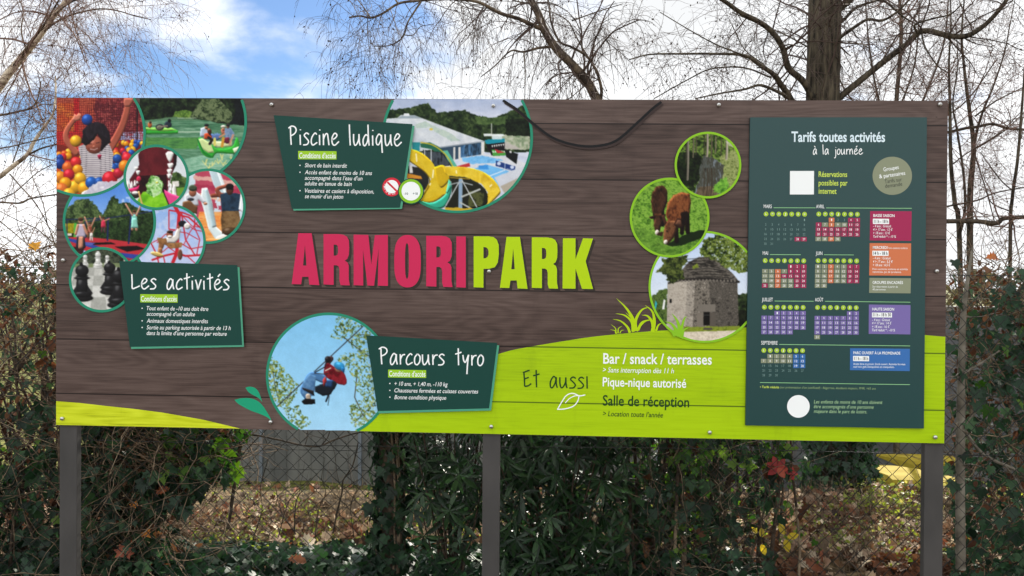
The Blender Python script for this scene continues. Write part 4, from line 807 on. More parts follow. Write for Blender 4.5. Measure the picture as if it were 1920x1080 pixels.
P.ball(622, 478, 34, '#b8806c', 34, 0, .4); P.ball(625, 465, 42, '#3c9cd2', 30, .4, .4); P.poly([(640, 470), (668, 480), (660, 520), (640, 500)], '#2a6c9c')
P.limb([(500, 560), (450, 540), (410, 545), (380, 600), (360, 650), (385, 690)], 62, 56, '#4e78a4'); P.poly([(350, 590), (400, 525), (450, 540), (440, 640), (430, 690), (350, 680)], '#5d88b2'); P.tex(P.m([(350, 590), (400, 525), (450, 540), (440, 640), (430, 690), (350, 680)]) * .6, ['#3c6088', '#7aa2c6'], 4, 5)
P.poly([(440, 620), (500, 600), (580, 570), (610, 600), (560, 680), (500, 690), (440, 660)], '#1f2730', 2); P.poly([(520, 570), (580, 570), (570, 630), (520, 620)], '#2f4c74'); P.poly([(500, 570), (520, 540), (530, 580), (505, 620)], '#a83c3c')
P.poly([(345, 625), (430, 650), (440, 690), (350, 640)], '#2c2a2c'); P.limb([(390, 690), (395, 715)], 36, 32, '#a89888'); P.poly([(340, 730), (370, 708), (440, 715), (445, 750), (360, 752)], '#17181b', 1)
for p, w, c in (([(440, 515), (520, 470), (530, 420)], 7, '#222228'), ([(440, 520), (510, 525), (540, 520)], 6, '#3a3a40'), ([(545, 680), (525, 730)], 12, '#1d1f24'), ([(550, 690), (540, 760)], 4, '#1d1f24'), ([(520, 500), (560, 480)], 8, '#d8d0c0')): P.line(p, w, c)
photo(P, C, 'photo', 'large round photo of a climber on a zip line under blue sky', 4, RINGG)

# dovecote
C = (1321, 538, 105)
P = Pic(1214, 431, 1404, 645).view(1140, 320, 3.175)
P.grad(360, '#b6c9e6', 760, '#d8e2ee')
P.tex(P.m([(250, 760), (300, 720), (350, 700), (360, 850), (350, 930), (250, 930)], 4, 5), ['#1e2c18', '#41552c', '#64783f', '#2f4222'], 3, 3); P.tex(P.m([(765, 740), (840, 730), (840, 940), (765, 940)], 4, 5), ['#0f140e', '#1f2a18', '#3c4c2c', '#586a40'], 3, 4); P.poly([(765, 830), (840, 830), (840, 940), (765, 940)], '#14160f', 3, 5, 2, .7)
P.poly([(355, 660), (770, 650), (778, 900), (760, 950), (360, 960), (350, 900)], '#6b655c')
w_ = P.m([(356, 672), (430, 645), (600, 650), (765, 640), (778, 900), (760, 945), (360, 955), (350, 900)])
P.tex(w_, ['#3a3733', '#6a645c', '#8c857b', '#55504a', '#a39b90'], 2.6, 5, 1.9, 2.0); P.put(w_ * P.m([(350, 640), (470, 640), (460, 980), (350, 980)]) * .5, '#c2b8aa'); P.tex(w_ * P.m([(340, 640), (520, 640), (500, 980), (340, 980)]) * .55, ['#8a8278', '#d0c8bc', '#a8a094'], 2.4, 15, 1.8)
P.put(w_ * P.m([(600, 640), (790, 640), (790, 960), (620, 960)]) * .35, '#2a2826')
roof = [(430, 640), (440, 590), (480, 545), (540, 515), (600, 510), (650, 530), (700, 575), (745, 615), (775, 655), (740, 672), (600, 655), (430, 655)]
P.poly(roof, '#4a4641'); P.tex(P.m(roof), ['#2c2a28', '#55504a', '#78726a', '#3c3936'], 5, 6, 1.4, 2.0)
for i in range(9): P.line([(440 - 2 * i + 22 * (8 - i) * .55, 650 - i * 15), (600, 646 - i * 16), (765 - 20 * i, 655 - i * 15)], 4, '#24221f', .75)
P.line([(430, 650), (600, 642), (778, 662)], 14, '#2f2c2a'); P.line([(360, 672), (430, 655)], 8, '#4a4640')
for k in range(16): P.ell(440 + 21 * k, 652 + abs(k - 7) * .6, 6, 7, '#7a746c')
P.poly([(366, 765), (380, 763), (380, 787), (367, 788)], '#1a1918'); P.poly([(568, 842), (606, 842), (606, 920), (568, 920)], '#181614'); P.poly([(530, 845), (568, 845), (566, 935), (530, 935)], '#7b746b'); P.poly([(606, 845), (636, 845), (640, 935), (606, 935)], '#5f5952'); P.poly([(535, 795), (640, 795), (640, 840), (535, 840)], '#7a746c'); P.line([(568, 860), (606, 860)], 4, '#4a4c4a')
P.tex(P.m([(290, 600), (330, 560), (320, 520), (400, 510), (480, 500), (470, 540), (440, 570), (450, 640), (390, 670), (360, 660), (340, 620)], 5, 5), ['#141a0e', '#2f3a1c', '#55602f', '#6d7840'], 2.6, 7)
P.tex(P.m([(545, 470), (570, 410), (640, 385), (720, 395), (790, 430), (840, 470), (840, 600), (780, 610), (740, 585), (690, 575), (640, 530), (560, 510)], 6, 6), ['#1a2410', '#3a4a1e', '#647434', '#8a9850', '#2c3a18'], 2.8, 8)
P.speck(P.m([(545, 470), (640, 385), (840, 470), (840, 600), (740, 585)], 6, 6) * .7, '#c4d2e4', 3, 9, .66)
P.tex(P.m([(450, 930), (780, 925), (800, 950), (640, 958), (450, 965)], 2), ['#5c6c24', '#8a963a', '#6f7c2c'], 3, 5); P.tex(P.m([(430, 960), (640, 955), (840, 950), (840, 1040), (430, 1040)]), ['#c9beaa', '#dcd2c0', '#b8ac98'], 3, 6); P.poly([(570, 935), (620, 935), (622, 948), (566, 948)], '#56504a')
P.poly([(282, 770), (292, 790), (284, 830), (276, 830)], '#3aa8b8'); P.poly([(332, 765), (342, 770), (336, 825), (322, 825)], '#e6e8e6'); P.tex(P.m([(500, 570), (530, 550), (540, 575), (510, 585)], 2), ['#6a7a2c', '#8c9840'], 2, 6)
photo(P, C, 'photo', 'round photo of an old stone dovecote', 10, RINGL, 4.2)

# donkeys
C = circfit([(1181, 410), (1330, 410), (1266, 333.5), (1256.5, 483)])
P = Pic(*bbox(C)).view(1140, 320, 3.175)
P.tex(P.full(), ['#3f6420', '#5f8a30', '#7aa440', '#90b850', '#4c7428'], 2.6, 4, 1.9, 1.9); P.tex(P.m([(130, 330), (400, 380), (600, 400), (600, 520), (130, 520)], 8, 9) * .5, ['#2f4a1c', '#557c30', '#78a044'], 2.6, 5)
P.poly([(345, 440), (420, 400), (480, 370), (575, 350), (590, 390), (520, 415), (440, 445), (380, 452)], '#1c2c12', 1.5)
FUR1 = ['#24160f', '#3c271a', '#54382a', '#2e1d14']; FUR2 = ['#3a2014', '#643a22', '#8a5634', '#4c2c1a']
def fur(p, cols, seed, r=1.4): a = P.m(p, r, 3, seed); P.tex(a, cols, 2.2, seed, 4.2, 1.3); P.vol(a, 2.2, 9)
P.av = .8
for p in ([(270, 180), (285, 300)], [(320, 190), (325, 320)], [(470, 230), (475, 365)], [(450, 250), (440, 370)], [(405, 310), (408, 420)]): P.limb(p, 26, 17, '#1d120d')
fur([(262, 130), (290, 92), (330, 88), (355, 120), (352, 190), (330, 250), (325, 290), (290, 290), (262, 240), (255, 180)], FUR1, 3)
fur([(278, 255), (320, 255), (325, 310), (305, 370), (285, 380), (272, 330)], FUR1, 4); P.ell(292, 368, 12, 16, '#c8beb4', .2); P.poly([(243, 275), (285, 265), (282, 285), (255, 287)], '#2c1a14'); P.poly([(300, 268), (345, 258), (338, 278), (310, 285)], '#2c1a14'); P.ell(300, 378, 9, 8, '#463830'); P.tex(P.m([(296, 370), (330, 360), (325, 388), (300, 388)], 2), ['#2c1d14', '#4c3628'], 2.5, 5)
fur([(355, 190), (390, 145), (440, 125), (485, 140), (495, 190), (485, 250), (470, 290), (430, 300), (400, 330), (365, 330), (345, 260)], FUR2, 6)
fur([(345, 300), (400, 300), (420, 330), (390, 400), (355, 440), (330, 430), (330, 360)], ['#3c2418', '#5e3c28', '#7a543a', '#482c1e'], 7); P.ell(343, 425, 11, 14, '#d0c6bc', .4); P.poly([(318, 270), (335, 262), (350, 310), (338, 325)], '#4a3024'); P.poly([(390, 320), (410, 280), (440, 285), (450, 330), (430, 345), (400, 330)], '#3a241a'); P.poly([(400, 320), (415, 292), (435, 296), (438, 325)], '#6a4a3a'); P.ell(352, 360, 5, 4, '#0f0a08')
P.poly([(432, 250), (470, 240), (485, 260), (470, 360), (460, 360), (455, 290), (440, 330)], '#1f130d', 1)
photo(P, C, 'photo', 'round photo of two brown donkeys grazing', 14, RINGL, 4.2)

# stream in the wood
C = circfit([(1265, 305), (1390, 310.6), (1329, 247), (1326, 372)])
P = Pic(*bbox(C)).view(920, 170, 3.84)
P.tex(P.full(), ['#1a2412', '#35481f', '#587033', '#82994c', '#28381a'], 3, 4, 3, 1.9)
P.tex(P.m([(1330, 450), (1480, 440), (1540, 520), (1500, 620), (1460, 720), (1380, 680), (1330, 560)], 5, 6), ['#0d120a', '#1c2814', '#33441f'], 2.5, 5); P.tex(P.m([(1640, 480), (1810, 400), (1810, 640), (1700, 720), (1660, 600)], 5, 6), ['#4c5c2c', '#7c8850', '#a0a870', '#5c6c38'], 2.5, 6)
P.tex(P.m([(1530, 470), (1600, 480), (1680, 540), (1670, 640), (1650, 770), (1450, 770), (1500, 640), (1510, 540)], 3, 6), ['#2c2a22', '#5c625e', '#45443a', '#828e98', '#3a3a2c'], 3, 7, 11, 1.4)
P.tex(P.m([(1500, 690), (1640, 680), (1640, 780), (1450, 780)], 3) * .8, ['#5c4a38', '#7c6a54', '#46382a'], 6, 8)
for x, w, y0, y1, c in ((1420, 14, 330, 640, '#8a8478'), (1408, 7, 350, 520, '#4a463c'), (1460, 9, 320, 480, '#77705f'), (1480, 7, 310, 460, '#5a5446'), (1560, 16, 310, 470, '#a49c8c'), (1590, 9, 320, 470, '#6a6352'), (1620, 7, 330, 450, '#8a8270'), (1700, 16, 350, 490, '#b0a898'), (1540, 6, 320, 450, '#4c483a'), (1660, 6, 340, 460, '#5a5444')): P.limb([(x, y0), (x + 2, (y0 + y1) / 2), (x - 3, y1)], w, w * 1.1, c); P.line([(x - w * .3, y0), (x - w * .4, y1)], w * .35, '#2a281f', .6)
for x, w in ((1560, 9), (1590, 10), (1610, 5), (1535, 5), (1575, 5)): P.limb([(x, 560), (x + 4, 650), (x - 6, 760)], w, w * .7, '#453c30')
P.poly([(1690, 365), (1790, 380), (1790, 410), (1720, 400)], '#d0d2b8', 2, 5, 2, .7); P.tex(P.m([(1650, 640), (1700, 620), (1720, 680), (1690, 730), (1640, 740), (1600, 715), (1610, 690)], 4, 4), ['#3c6a24', '#6aa03c', '#88c04c'], 3, 8)
photo(P, C, 'photo', 'round photo of a stream through a birch wood', 17, RINGL, 4.2)
# ================================================================== PRICE BOARD (a slab fixed on the panel)
BY = -.010
bc = [(1406.7, 220), (1738, 220), (1732.3, 803.5), (1398, 797.5)]
BRD = empty('price_board', tuple(at(1566, 800, BY)), 'dark green price and opening calendar board fixed on the right end of the wood-effect sign', 'price board')
BGREEN = mat('board_dark_green', (24, 62, 62), .36, .34)
f = [Vector(p) for p in plane_pts(bc, BY)]; bk = [p + Vector((0, .0085, 0)) for p in f]
mesh_np('panel', [tuple(p) for p in f + bk], [(3, 2, 1, 0), (4, 5, 6, 7), (0, 1, 5, 4), (1, 2, 6, 5), (2, 3, 7, 6), (3, 0, 4, 7)], BRD, [BGREEN])
def BL_(k): return BY - .0004 * k
def vb(x, y, ox, oy, s): return (x / s + ox, y / s + oy)
g = Bag(); text(g, 'Tarifs toutes activités', 1484, 265.5, 1659.5, 265.8, 18.5, BL_(1), 0, .02); g.link('heading', BRD, [mat('print_blue_white', (214, 232, 240), .5)])
hand_words(('à la journée', 1524.5, 289.5, 1616.5, 289.5, 10.6, 1.5), BL_(1), 'handwritten_word', BRD, WHITE)
g = Bag(); shape(g, [[(1481.3, 320.6), (1526.3, 320.6), (1526, 364.6), (1481, 364.6)]], BL_(1)); g.link('blank_square', BRD, [WHITE])
g = Bag()
for s, y, x1 in (('Réservations', 331.5, 1588.3), ('possibles par', 347.6, 1589), ('internet', 363, 1568.5)): text(g, s, 1535, y, x1, y + .3, 10, BL_(1), 0, .012)
g.link('booking_lettering', BRD, [LIMETXT])
rd = Bag(); shape(rd, [circ(1673, 329.6, 37, 60, 35.8)], BL_(1), 0)
for s, x0, y0, x1, y1, mi in (('Groupes', 1657, 321.5, 1685.5, 316.5, 1), ('& partenaires', 1649, 334.5, 1697.5, 327.5, 1), ('Tarifs sur', 1659, 344, 1691.5, 339.5, 2), ('demande', 1660, 352.5, 1692, 348, 2)): text(rd, s, x0, y0, x1, y1, 7.2, BL_(1.6), mi, .008 if mi == 1 else 0)
rd.link('group_badge', BRD, [KHAKI, WHITE, DGREY])
# calendars: month, heading place, first-day centre, step, first weekday, days, colours
def cal(month, tx, ty, tw, cx, cy, dx, dy, sl, first, days, colour, shown_pale=True):
    """(cx,cy) centre of the Monday dot, sl = drift of x per row"""
    cells = Bag(); num = Bag(); dots = Bag()
    K = {'r': 0, 'o': 1, 'k': 2, 'p': 3, 'b': 4}
    for j, ch in enumerate('LMMJVSD'):
        x, y = cx + dx * j, cy + .08 * j; shape(dots, [circ(x, y, 4.5, 16)], BL_(1), 0); text(dots, ch, x - 1.3, y + 1.6, x + 1.3, y + 1.6, 3.6, BL_(1.6), 1, .01)
    text(dots, month, tx, ty, tx + tw, ty + .2, 6.6, BL_(1), 1, .004)
    for d in range(1, days + 1):
        k = d - 1 + first; r, c = divmod(k, 7); x = cx + dx * c + sl * (r + 1); y = cy + 10.8 + dy * r + .08 * c
        col = colour(d, c, r)
        if col: shape(cells, [[(x - 5.3, y - 4), (x + 5.3, y - 4), (x + 5.3, y + 4), (x - 5.3, y + 4)]], BL_(1), K[col])
        hw = 1.1 if d < 10 else 2.4
        text(num, str(d), x - hw, y + 2, x + hw, y + 2, 4.2, BL_(1.6), 0 if col else 1, .005 if col else 0)
    o = dots.link('calendar', BRD, [mat_dot, WHITE]); tag(o, 'calendar of opening days for the month headed ' + month)
    if cells.f: cells.link('day_cell', o, [CRIMSON, ORANGE, KHAKI, PURPLE, BLUE])
    num.link('day_number', o, [WHITE, GREYT])
mat_dot = mat('print_dot_lime', (164, 196, 52), .5)
mars = lambda d, c, r: 'r' if d in (28, 29) else None
avr = lambda d, c, r: 'o' if c == 2 and d in (1, 8, 29) else (None if d in (2, 3) else ('k' if d in (7, 9, 10, 27, 28, 30) else 'r'))
mai = lambda d, c, r: 'r' if (c >= 4 and d < 18) or c >= 5 or d in (14, 25) else ('o' if c == 2 else 'k')
juin = lambda d, c, r: 'r' if c >= 5 else ('o' if c == 2 else 'k')
jul = lambda d, c, r: 'p'
aou = lambda d, c, r: 'k' if d == 31 else 'p'
sep = lambda d, c, r: 'b' if c >= 5 and d <= 20 else ('k' if d <= 11 else None)
cal('MARS', 1431.8, 390, 15.3, 1436.3, 401.2, 12.05, 9.0, -.25, 6, 31, mars); cal('AVRIL', 1530.3, 390.3, 15.3, 1535.3, 401.3, 12.05, 9.0, -.2, 2, 30, avr)
cal('MAI', 1430, 477.7, 10, 1434.7, 488.6, 12.05, 9.0, -.15, 4, 31, mai); cal('JUIN', 1529.5, 478, 12.5, 1534, 488.8, 12.05, 9.0, -.2, 0, 30, juin)
cal('JUILLET', 1428.6, 564.8, 20.5, 1433.2, 576, 12.1, 8.95, -.1, 2, 31, jul); cal('AOÛT', 1528, 565, 15.5, 1532.8, 576.5, 12.1, 8.95, -.1, 5, 31, aou)
cal('SEPTEMBRE', 1427.3, 646, 30.5, 1432.2, 657, 12.1, 8.95, -.1, 1, 30, sep)
for x0, y0, x1, y1 in ((1450.5, 389.5, 1529, 389.7), (1549, 389.8, 1709.5, 390.6), (1443.5, 477.3, 1501.5, 477.6), (1545, 477.6, 1601, 478), (1452.5, 564.4, 1526, 564.9), (1547, 564.9, 1707, 566.6), (1461, 645.8, 1706.5, 648.6), (1425, 717.2, 1706, 721.2)):
    g = Bag(); ribbon(g, [(x0, y0), (x1, y1)], 1.1, BL_(1)); g.link('rule_line', BRD, [LINEG])
def box(name, q, m, rows, hours=None, label=None):
    b = Bag(); shape(b, [q], BL_(1), 0)
    if hours:
        (x0, y0, x1, y1), s = hours; shape(b, [[(x0, y0), (x1, y0 + .3), (x1, y1 + .3), (x0, y1)]], BL_(1.5), 1); text(b, s, x0 + 2, y1 - 2, x1 - 2, y1 - 1.8, 6, BL_(2), 2, .016)
    for s, x0, y0, x1, h, bo, shr in rows: text(b, s, x0, y0, x1, y0 + (x1 - x0) * .008, h, BL_(1.6), 1, bo, shr)
    tag(b.link('price_box', BRD, [m, WHITE, BLACK]), label)
box('p', [(1631.7, 395.8), (1709.4, 396.2), (1708.4, 451.7), (1630.7, 450.8)], CRIMSON, [('BASSE SAISON', 1637.5, 406.5, 1677.3, 5, .016, 0), ('- 4 ans : Gratuit', 1637, 426, 1671, 4.6, .006, .2), ('4 > 17 ans : 12 €', 1637, 432.5, 1673.5, 4.6, .006, .2), ('+ 18 ans : 13 €', 1637, 439, 1669, 4.6, .006, .2), ('Tarif réduit * : -10 %', 1637, 445.5, 1680, 4.6, .006, .2)], ((1636.7, 410, 1667, 420), '11 h - 18 h'), 'crimson price box headed BASSE SAISON')
box('p', [(1630.7, 455.8), (1708.3, 456.3), (1708, 517), (1629.8, 516.4)], ORANGE, [('MERCREDI', 1636.5, 466.5, 1664, 5, .016, 0), ('hors vacances scolaires', 1666, 466.6, 1701.5, 3.6, 0, 0), ('- 4 ans : Gratuit', 1636.5, 486, 1670, 4.6, .006, .2), ('4 > 17 ans : 5,5 €', 1636.5, 492.6, 1674, 4.6, .006, .2), ('+ 18 ans : 6,5 €', 1636.5, 499, 1669.5, 4.6, .006, .2), ('Hors vacances scolaires et activités', 1636, 506, 1702, 3.6, 0, 0), ('restreintes, pas de tyrolienne.', 1636, 511.4, 1690, 3.6, 0, 0)], ((1635.8, 470, 1666, 479.6), '14 h - 18 h'), 'orange price box headed MERCREDI')
box('p', [(1630.2, 521), (1708, 521.8), (1707.3, 550), (1629.6, 549.2)], KHAKI, [('GROUPES ENCADRÉS', 1636, 532, 1693, 5, .014, 0), ('Sur réservation à partir de', 1636, 539, 1683.5, 3.6, 0, 0), ('40 personnes.', 1636, 544.2, 1661.5, 3.6, 0, 0)], None, 'khaki price box headed GROUPES ENCADRÉS')
box('p', [(1629.2, 571), (1707.2, 572), (1706.8, 627), (1628.7, 626)], PURPLE, [('HAUTE SAISON', 1635.5, 582, 1676.5, 5, .016, 0), ('- 4 ans : Gratuit', 1635.5, 601.8, 1669, 4.6, .006, .2), ('4 > 17 ans : 14 €', 1635, 608, 1671.5, 4.6, .006, .2), ('+ 18 ans : 16 €', 1635, 614.6, 1668, 4.6, .006, .2), ('Tarif réduit * : -10 %', 1635, 621, 1678.5, 4.6, .006, .2)], ((1635, 586, 1672.5, 595), '11 h - 18 h 30'), 'purple price box headed HAUTE SAISON')
box('p', [(1594, 653), (1706, 654), (1705.7, 695.8), (1593.6, 694)], BLUE, [('PARC OUVERT À LA PROMENADE', 1600, 664, 1688, 5, .014, 0), ('Accès libre et gratuit. Snack ouvert. Activités fermées', 1600, 684, 1697.5, 3.7, 0, 0), ('sauf mini golf, trampolines et trampoliets.', 1600, 689.3, 1677, 3.7, 0, 0)], ((1599.6, 667.3, 1629.5, 677), '11 h - 18 h'), 'blue box headed PARC OUVERT À LA PROMENADE')
g = Bag()
text(g, '• Tarifs réduits', 1425, 727.5, 1460.8, 728, 4.2, BL_(1), 0, .012); text(g, '(sur présentation d’un justificatif) : Bégarrois, étudiants majeurs, PMR, +65 ans', 1462.5, 728, 1642, 730.5, 4, BL_(1), 1, 0, .2)
g.link('footnote_lettering', BRD, [LIMETXT, mat('print_dim_green', (140, 168, 120), .5)])
g = Bag()
for s, y, x1 in (('Les enfants de moins de 10 ans doivent', 756.3, 1654.5), ('être accompagnés d’une personne', 765.2, 1638), ('majeure dans le parc de loisirs.', 774, 1625.5)): text(g, s, 1526, y, x1, y + 1.2, 6.4, BL_(1), 0, 0, .2)
g.link('advice_lettering', BRD, [mat('print_sage', (160, 196, 150), .5)])
g = Bag(); shape(g, [circ(1497, 762, 21.2, 48)], BL_(1)); g.link('white_disc', BRD, [WHITE])
# ================================================================== GROUND
def sstep(a, b, x):
    t = np.clip((np.asarray(x, float) - a) / (b - a), 0, 1); return t * t * (3 - 2 * t)
def ground_z(x, y):
    """flat in front of the sign, a small bank falling away behind the fence (deeper on the right)"""
    x = np.asarray(x, float); y = np.asarray(y, float)
    left = -.05 * sstep(1.6, 3.2, y) - .45 * sstep(3.0, 5.3, y)
    right = -.05 * sstep(1.6, 3.3, y) - 1.1 * sstep(3.5, 5.0, y)
    k = sstep(1.5, 2.9, x)
    n = (fbm(x * 1.3 + 40, y * 1.3 + 40, 3) - .5) * .10 * sstep(.4, 1.2, y)
    return left * (1 - k) + right * k + n
def gz(x, y): return float(ground_z(x, y))
gx = np.concatenate([[-300, -120, -50, -20], np.linspace(-9, 9, 121), [20, 50, 120, 300]])
gy = np.concatenate([[-200, -60, -20, -8], np.linspace(-4, 10, 95), [20, 50, 120, 400, 900]])
GX, GY = np.meshgrid(gx, gy); GZ = ground_z(GX, GY)
idx = np.arange(GX.size).reshape(GX.shape)
q = np.stack([idx[:-1, :-1], idx[:-1, 1:], idx[1:, 1:], idx[1:, :-1]], -1).reshape(-1, 4)
SOIL = mat('soil_and_moss', (84, 72, 50), .95, .2)
def soil():
    nt = SOIL.node_tree; N = nt.nodes; L = nt.links; b = N['Principled BSDF']
    tc = N.new('ShaderNodeTexCoord'); n = N.new('ShaderNodeTexNoise'); n.inputs['Scale'].default_value = 14; n.inputs['Detail'].default_value = 8; L.new(tc.outputs['Object'], n.inputs['Vector'])
    r = N.new('ShaderNodeValToRGB'); e = r.color_ramp.elements; e[0].position = .36; e[0].color = (*lin((40, 32, 22)), 1); e[1].position = .66; e[1].color = (*lin((122, 104, 76)), 1)
    q_ = e.new(.5); q_.color = (*lin((80, 66, 44)), 1); L.new(n.outputs['Fac'], r.inputs[0])
    # moss and short grass near the grey wall
    sp = N.new('ShaderNodeSeparateXYZ'); L.new(tc.outputs['Object'], sp.inputs[0])
    n2 = N.new('ShaderNodeTexNoise'); n2.inputs['Scale'].default_value = 3; n2.inputs['Detail'].default_value = 4; L.new(tc.outputs['Object'], n2.inputs['Vector'])
    ad = N.new('ShaderNodeMath'); ad.operation = 'MULTIPLY_ADD'; ad.inputs[1].default_value = 2.2; L.new(n2.outputs['Fac'], ad.inputs[0]); L.new(sp.outputs['Y'], ad.inputs[2])
    mr = N.new('ShaderNodeMapRange'); mr.inputs['From Min'].default_value = 4.6; mr.inputs['From Max'].default_value = 5.4; L.new(ad.outputs[0], mr.inputs['Value'])
    mx = N.new('ShaderNodeMix'); mx.data_type = 'RGBA'; L.new(mr.outputs[0], mx.inputs['Factor']); L.new(r.outputs[0], mx.inputs['A'])
    r2 = N.new('ShaderNodeValToRGB'); e = r2.color_ramp.elements; e[0].position = .4; e[0].color = (*lin((60, 62, 26)), 1); e[1].position = .62; e[1].color = (*lin((110, 112, 52)), 1); L.new(n.outputs['Fac'], r2.inputs[0])
    L.new(r2.outputs[0], mx.inputs['B']); L.new(mx.outputs['Result'], b.inputs['Base Color'])
    bp = N.new('ShaderNodeBump'); bp.inputs['Strength'].default_value = .6; bp.inputs['Distance'].default_value = .03; L.new(n.outputs['Fac'], bp.inputs['Height']); L.new(bp.outputs[0], b.inputs['Normal'])
soil()
tag(mesh_np('ground', np.stack([GX, GY, GZ], -1).reshape(-1, 3), q, None, [SOIL], smooth=True), kind='structure')

# ================================================================== LEAVES, TWIGS
def leaf_mat(name, cols, trans=.45, rough=.55, spec=.28):
    """per-leaf colour from a list (random per island), some light passing through"""
    m = bpy.data.materials.new(name); m.use_nodes = True; nt = m.node_tree; N = nt.nodes; L = nt.links; b = N['Principled BSDF']
    b.inputs['Roughness'].default_value = rough; b.inputs['Specular IOR Level'].default_value = spec
    g = N.new('ShaderNodeNewGeometry'); r = N.new('ShaderNodeValToRGB'); el = r.color_ramp.elements
    r.color_ramp.interpolation = 'LINEAR'
    el[0].position = 0; el[0].color = (*lin(cols[0]), 1); el[1].position = 1; el[1].color = (*lin(cols[-1]), 1)
    for i, c in enumerate(cols[1:-1]): e = el.new((i + 1) / (len(cols) - 1)); e.color = (*lin(c), 1)
    L.new(g.outputs['Random Per Island'], r.inputs[0])
    tc = N.new('ShaderNodeTexCoord'); n = N.new('ShaderNodeTexNoise'); n.inputs['Scale'].default_value = 60; L.new(tc.outputs['Object'], n.inputs['Vector'])
    hs = N.new('ShaderNodeHueSaturation'); L.new(r.outputs[0], hs.inputs['Color'])
    mr = N.new('ShaderNodeMapRange'); mr.inputs['To Min'].default_value = .7; mr.inputs['To Max'].default_value = 1.3; L.new(n.outputs['Fac'], mr.inputs['Value']); L.new(mr.outputs[0], hs.inputs['Value'])
    L.new(hs.outputs[0], b.inputs['Base Color'])
    t = N.new('ShaderNodeBsdfTranslucent'); g2 = N.new('ShaderNodeHueSaturation'); g2.inputs['Saturation'].default_value = 1.15; g2.inputs['Value'].default_value = 1.7; L.new(hs.outputs[0], g2.inputs['Color']); L.new(g2.outputs[0], t.inputs['Color'])
    mx = N.new('ShaderNodeMixShader'); mx.inputs[0].default_value = trans; L.new(b.outputs[0], mx.inputs[1]); L.new(t.outputs[0], mx.inputs[2])
    L.new(mx.outputs[0], N['Material Output'].inputs['Surface']); return m
def fan(outline, bend=.12, droop=.0):
    """leaf outline (x across, y along, unit length) -> centre-fan mesh, folded along the midrib and curled"""
    o = np.array(outline, float); c = np.array([[0, o[:, 1].mean()]]); p = np.vstack([c, o])
    z = bend * np.abs(p[:, 0]) - droop * p[:, 1] ** 2
    n = len(o); return np.c_[p, z], np.array([(0, i + 1, (i + 1) % n + 1) for i in range(n)])
IVY = fan([(0, 0), (.22, -.12), (.5, .05), (.33, .25), (.52, .5), (.22, .52), (0, 1), (-.22, .52), (-.52, .5), (-.33, .25), (-.5, .05), (-.22, -.12)], .18, .12)
LANCE = fan([(0, 0), (.04, .12), (.09, .35), (.105, .55), (.065, .8), (0, 1), (-.065, .8), (-.105, .55), (-.09, .35), (-.04, .12)], .25, .18)
OVAL = fan([(0, 0), (.2, .15), (.3, .42), (.22, .75), (0, 1), (-.22, .75), (-.3, .42), (-.2, .15)], .15, .1)
OAK = fan([(0, 0), (.1, .12), (.22, .2), (.14, .3), (.32, .42), (.2, .5), (.36, .64), (.2, .72), (.22, .88), (0, 1), (-.2, .9), (-.2, .74), (-.36, .66), (-.2, .52), (-.32, .44), (-.14, .3), (-.22, .2), (-.1, .12)], .5, .35)
MAPLE = fan([(0, 0), (.2, -.02), (.45, -.1), (.38, .12), (.62, .3), (.4, .38), (.5, .62), (.26, .58), (0, 1), (-.26, .58), (-.5, .62), (-.4, .38), (-.62, .3), (-.38, .12), (-.45, -.1), (-.2, -.02)], .3, .3)
SLIVER = fan([(0, 0), (.3, .4), (0, 1), (-.3, .4)], .1, .1)
NR = np.random.default_rng(11)
def scatter(tmpl, pos, size, normal, up=None, jit=.6):
    """place leaf templates: pos (n,3), size (n,), normal (n,3) facing, up (n,3) leaf axis"""
    V, F = tmpl; n = len(pos); nm = normal + NR.normal(0, jit, (n, 3)); nm /= np.linalg.norm(nm, axis=1)[:, None]
    u = (NR.normal(0, 1, (n, 3)) if up is None else up + NR.normal(0, jit * .7, (n, 3)))
    u -= nm * (u * nm).sum(1)[:, None]; u /= np.linalg.norm(u, axis=1)[:, None] + 1e-9; r = np.cross(u, nm)
    B = np.stack([r, u, nm], 1)                                      # rows
    vs = np.einsum('kj,njl->nkl', V, B) * size[:, None, None] + pos[:, None, :]
    fs = F[None] + (np.arange(n) * len(V))[:, None, None]
    return vs.reshape(-1, 3), fs.reshape(-1, 3)
def join(parts):
    vs = []; fs = []; b = 0
    for v, f in parts: vs.append(v); fs.append(np.asarray(f) + b); b += len(v)
    return np.vstack(vs), np.vstack(fs)
def tubes_np(paths, n=3):
    """many thin tubes -> triangles.  paths: list of (pts (k,3), radii (k,))"""
    vs = []; fs = []; b = 0
    ang = np.arange(n) * 2 * math.pi / n; ca, sa = np.cos(ang), np.sin(ang)
    for p, r in paths:
        p = np.asarray(p, float); k = len(p); t = np.gradient(p, axis=0); t /= np.linalg.norm(t, axis=1)[:, None] + 1e-12
        ref = np.array([0.31, .17, .93]) if abs(t[0, 2]) < .9 else np.array([1., .1, 0])
        u = np.cross(t, ref); u /= np.linalg.norm(u, axis=1)[:, None] + 1e-12; w = np.cross(t, u)
        r = np.broadcast_to(np.asarray(r, float), (k,))
        v = p[:, None, :] + (u[:, None, :] * ca[None, :, None] + w[:, None, :] * sa[None, :, None]) * r[:, None, None]
        vs.append(v.reshape(-1, 3)); i = np.arange(k - 1)[:, None] * n; j = np.arange(n)[None]; j2 = (j + 1) % n
        a, c, d, e = i + j, i + j2, i + n + j2, i + n + j
        fs.append(np.stack([np.stack([a, c, d], -1), np.stack([a, d, e], -1)], 2).reshape(-1, 3) + b); b += k * n
    return np.vstack(vs), np.vstack(fs)
def rdir(): v = NR.normal(0, 1, 3); return v / np.linalg.norm(v)
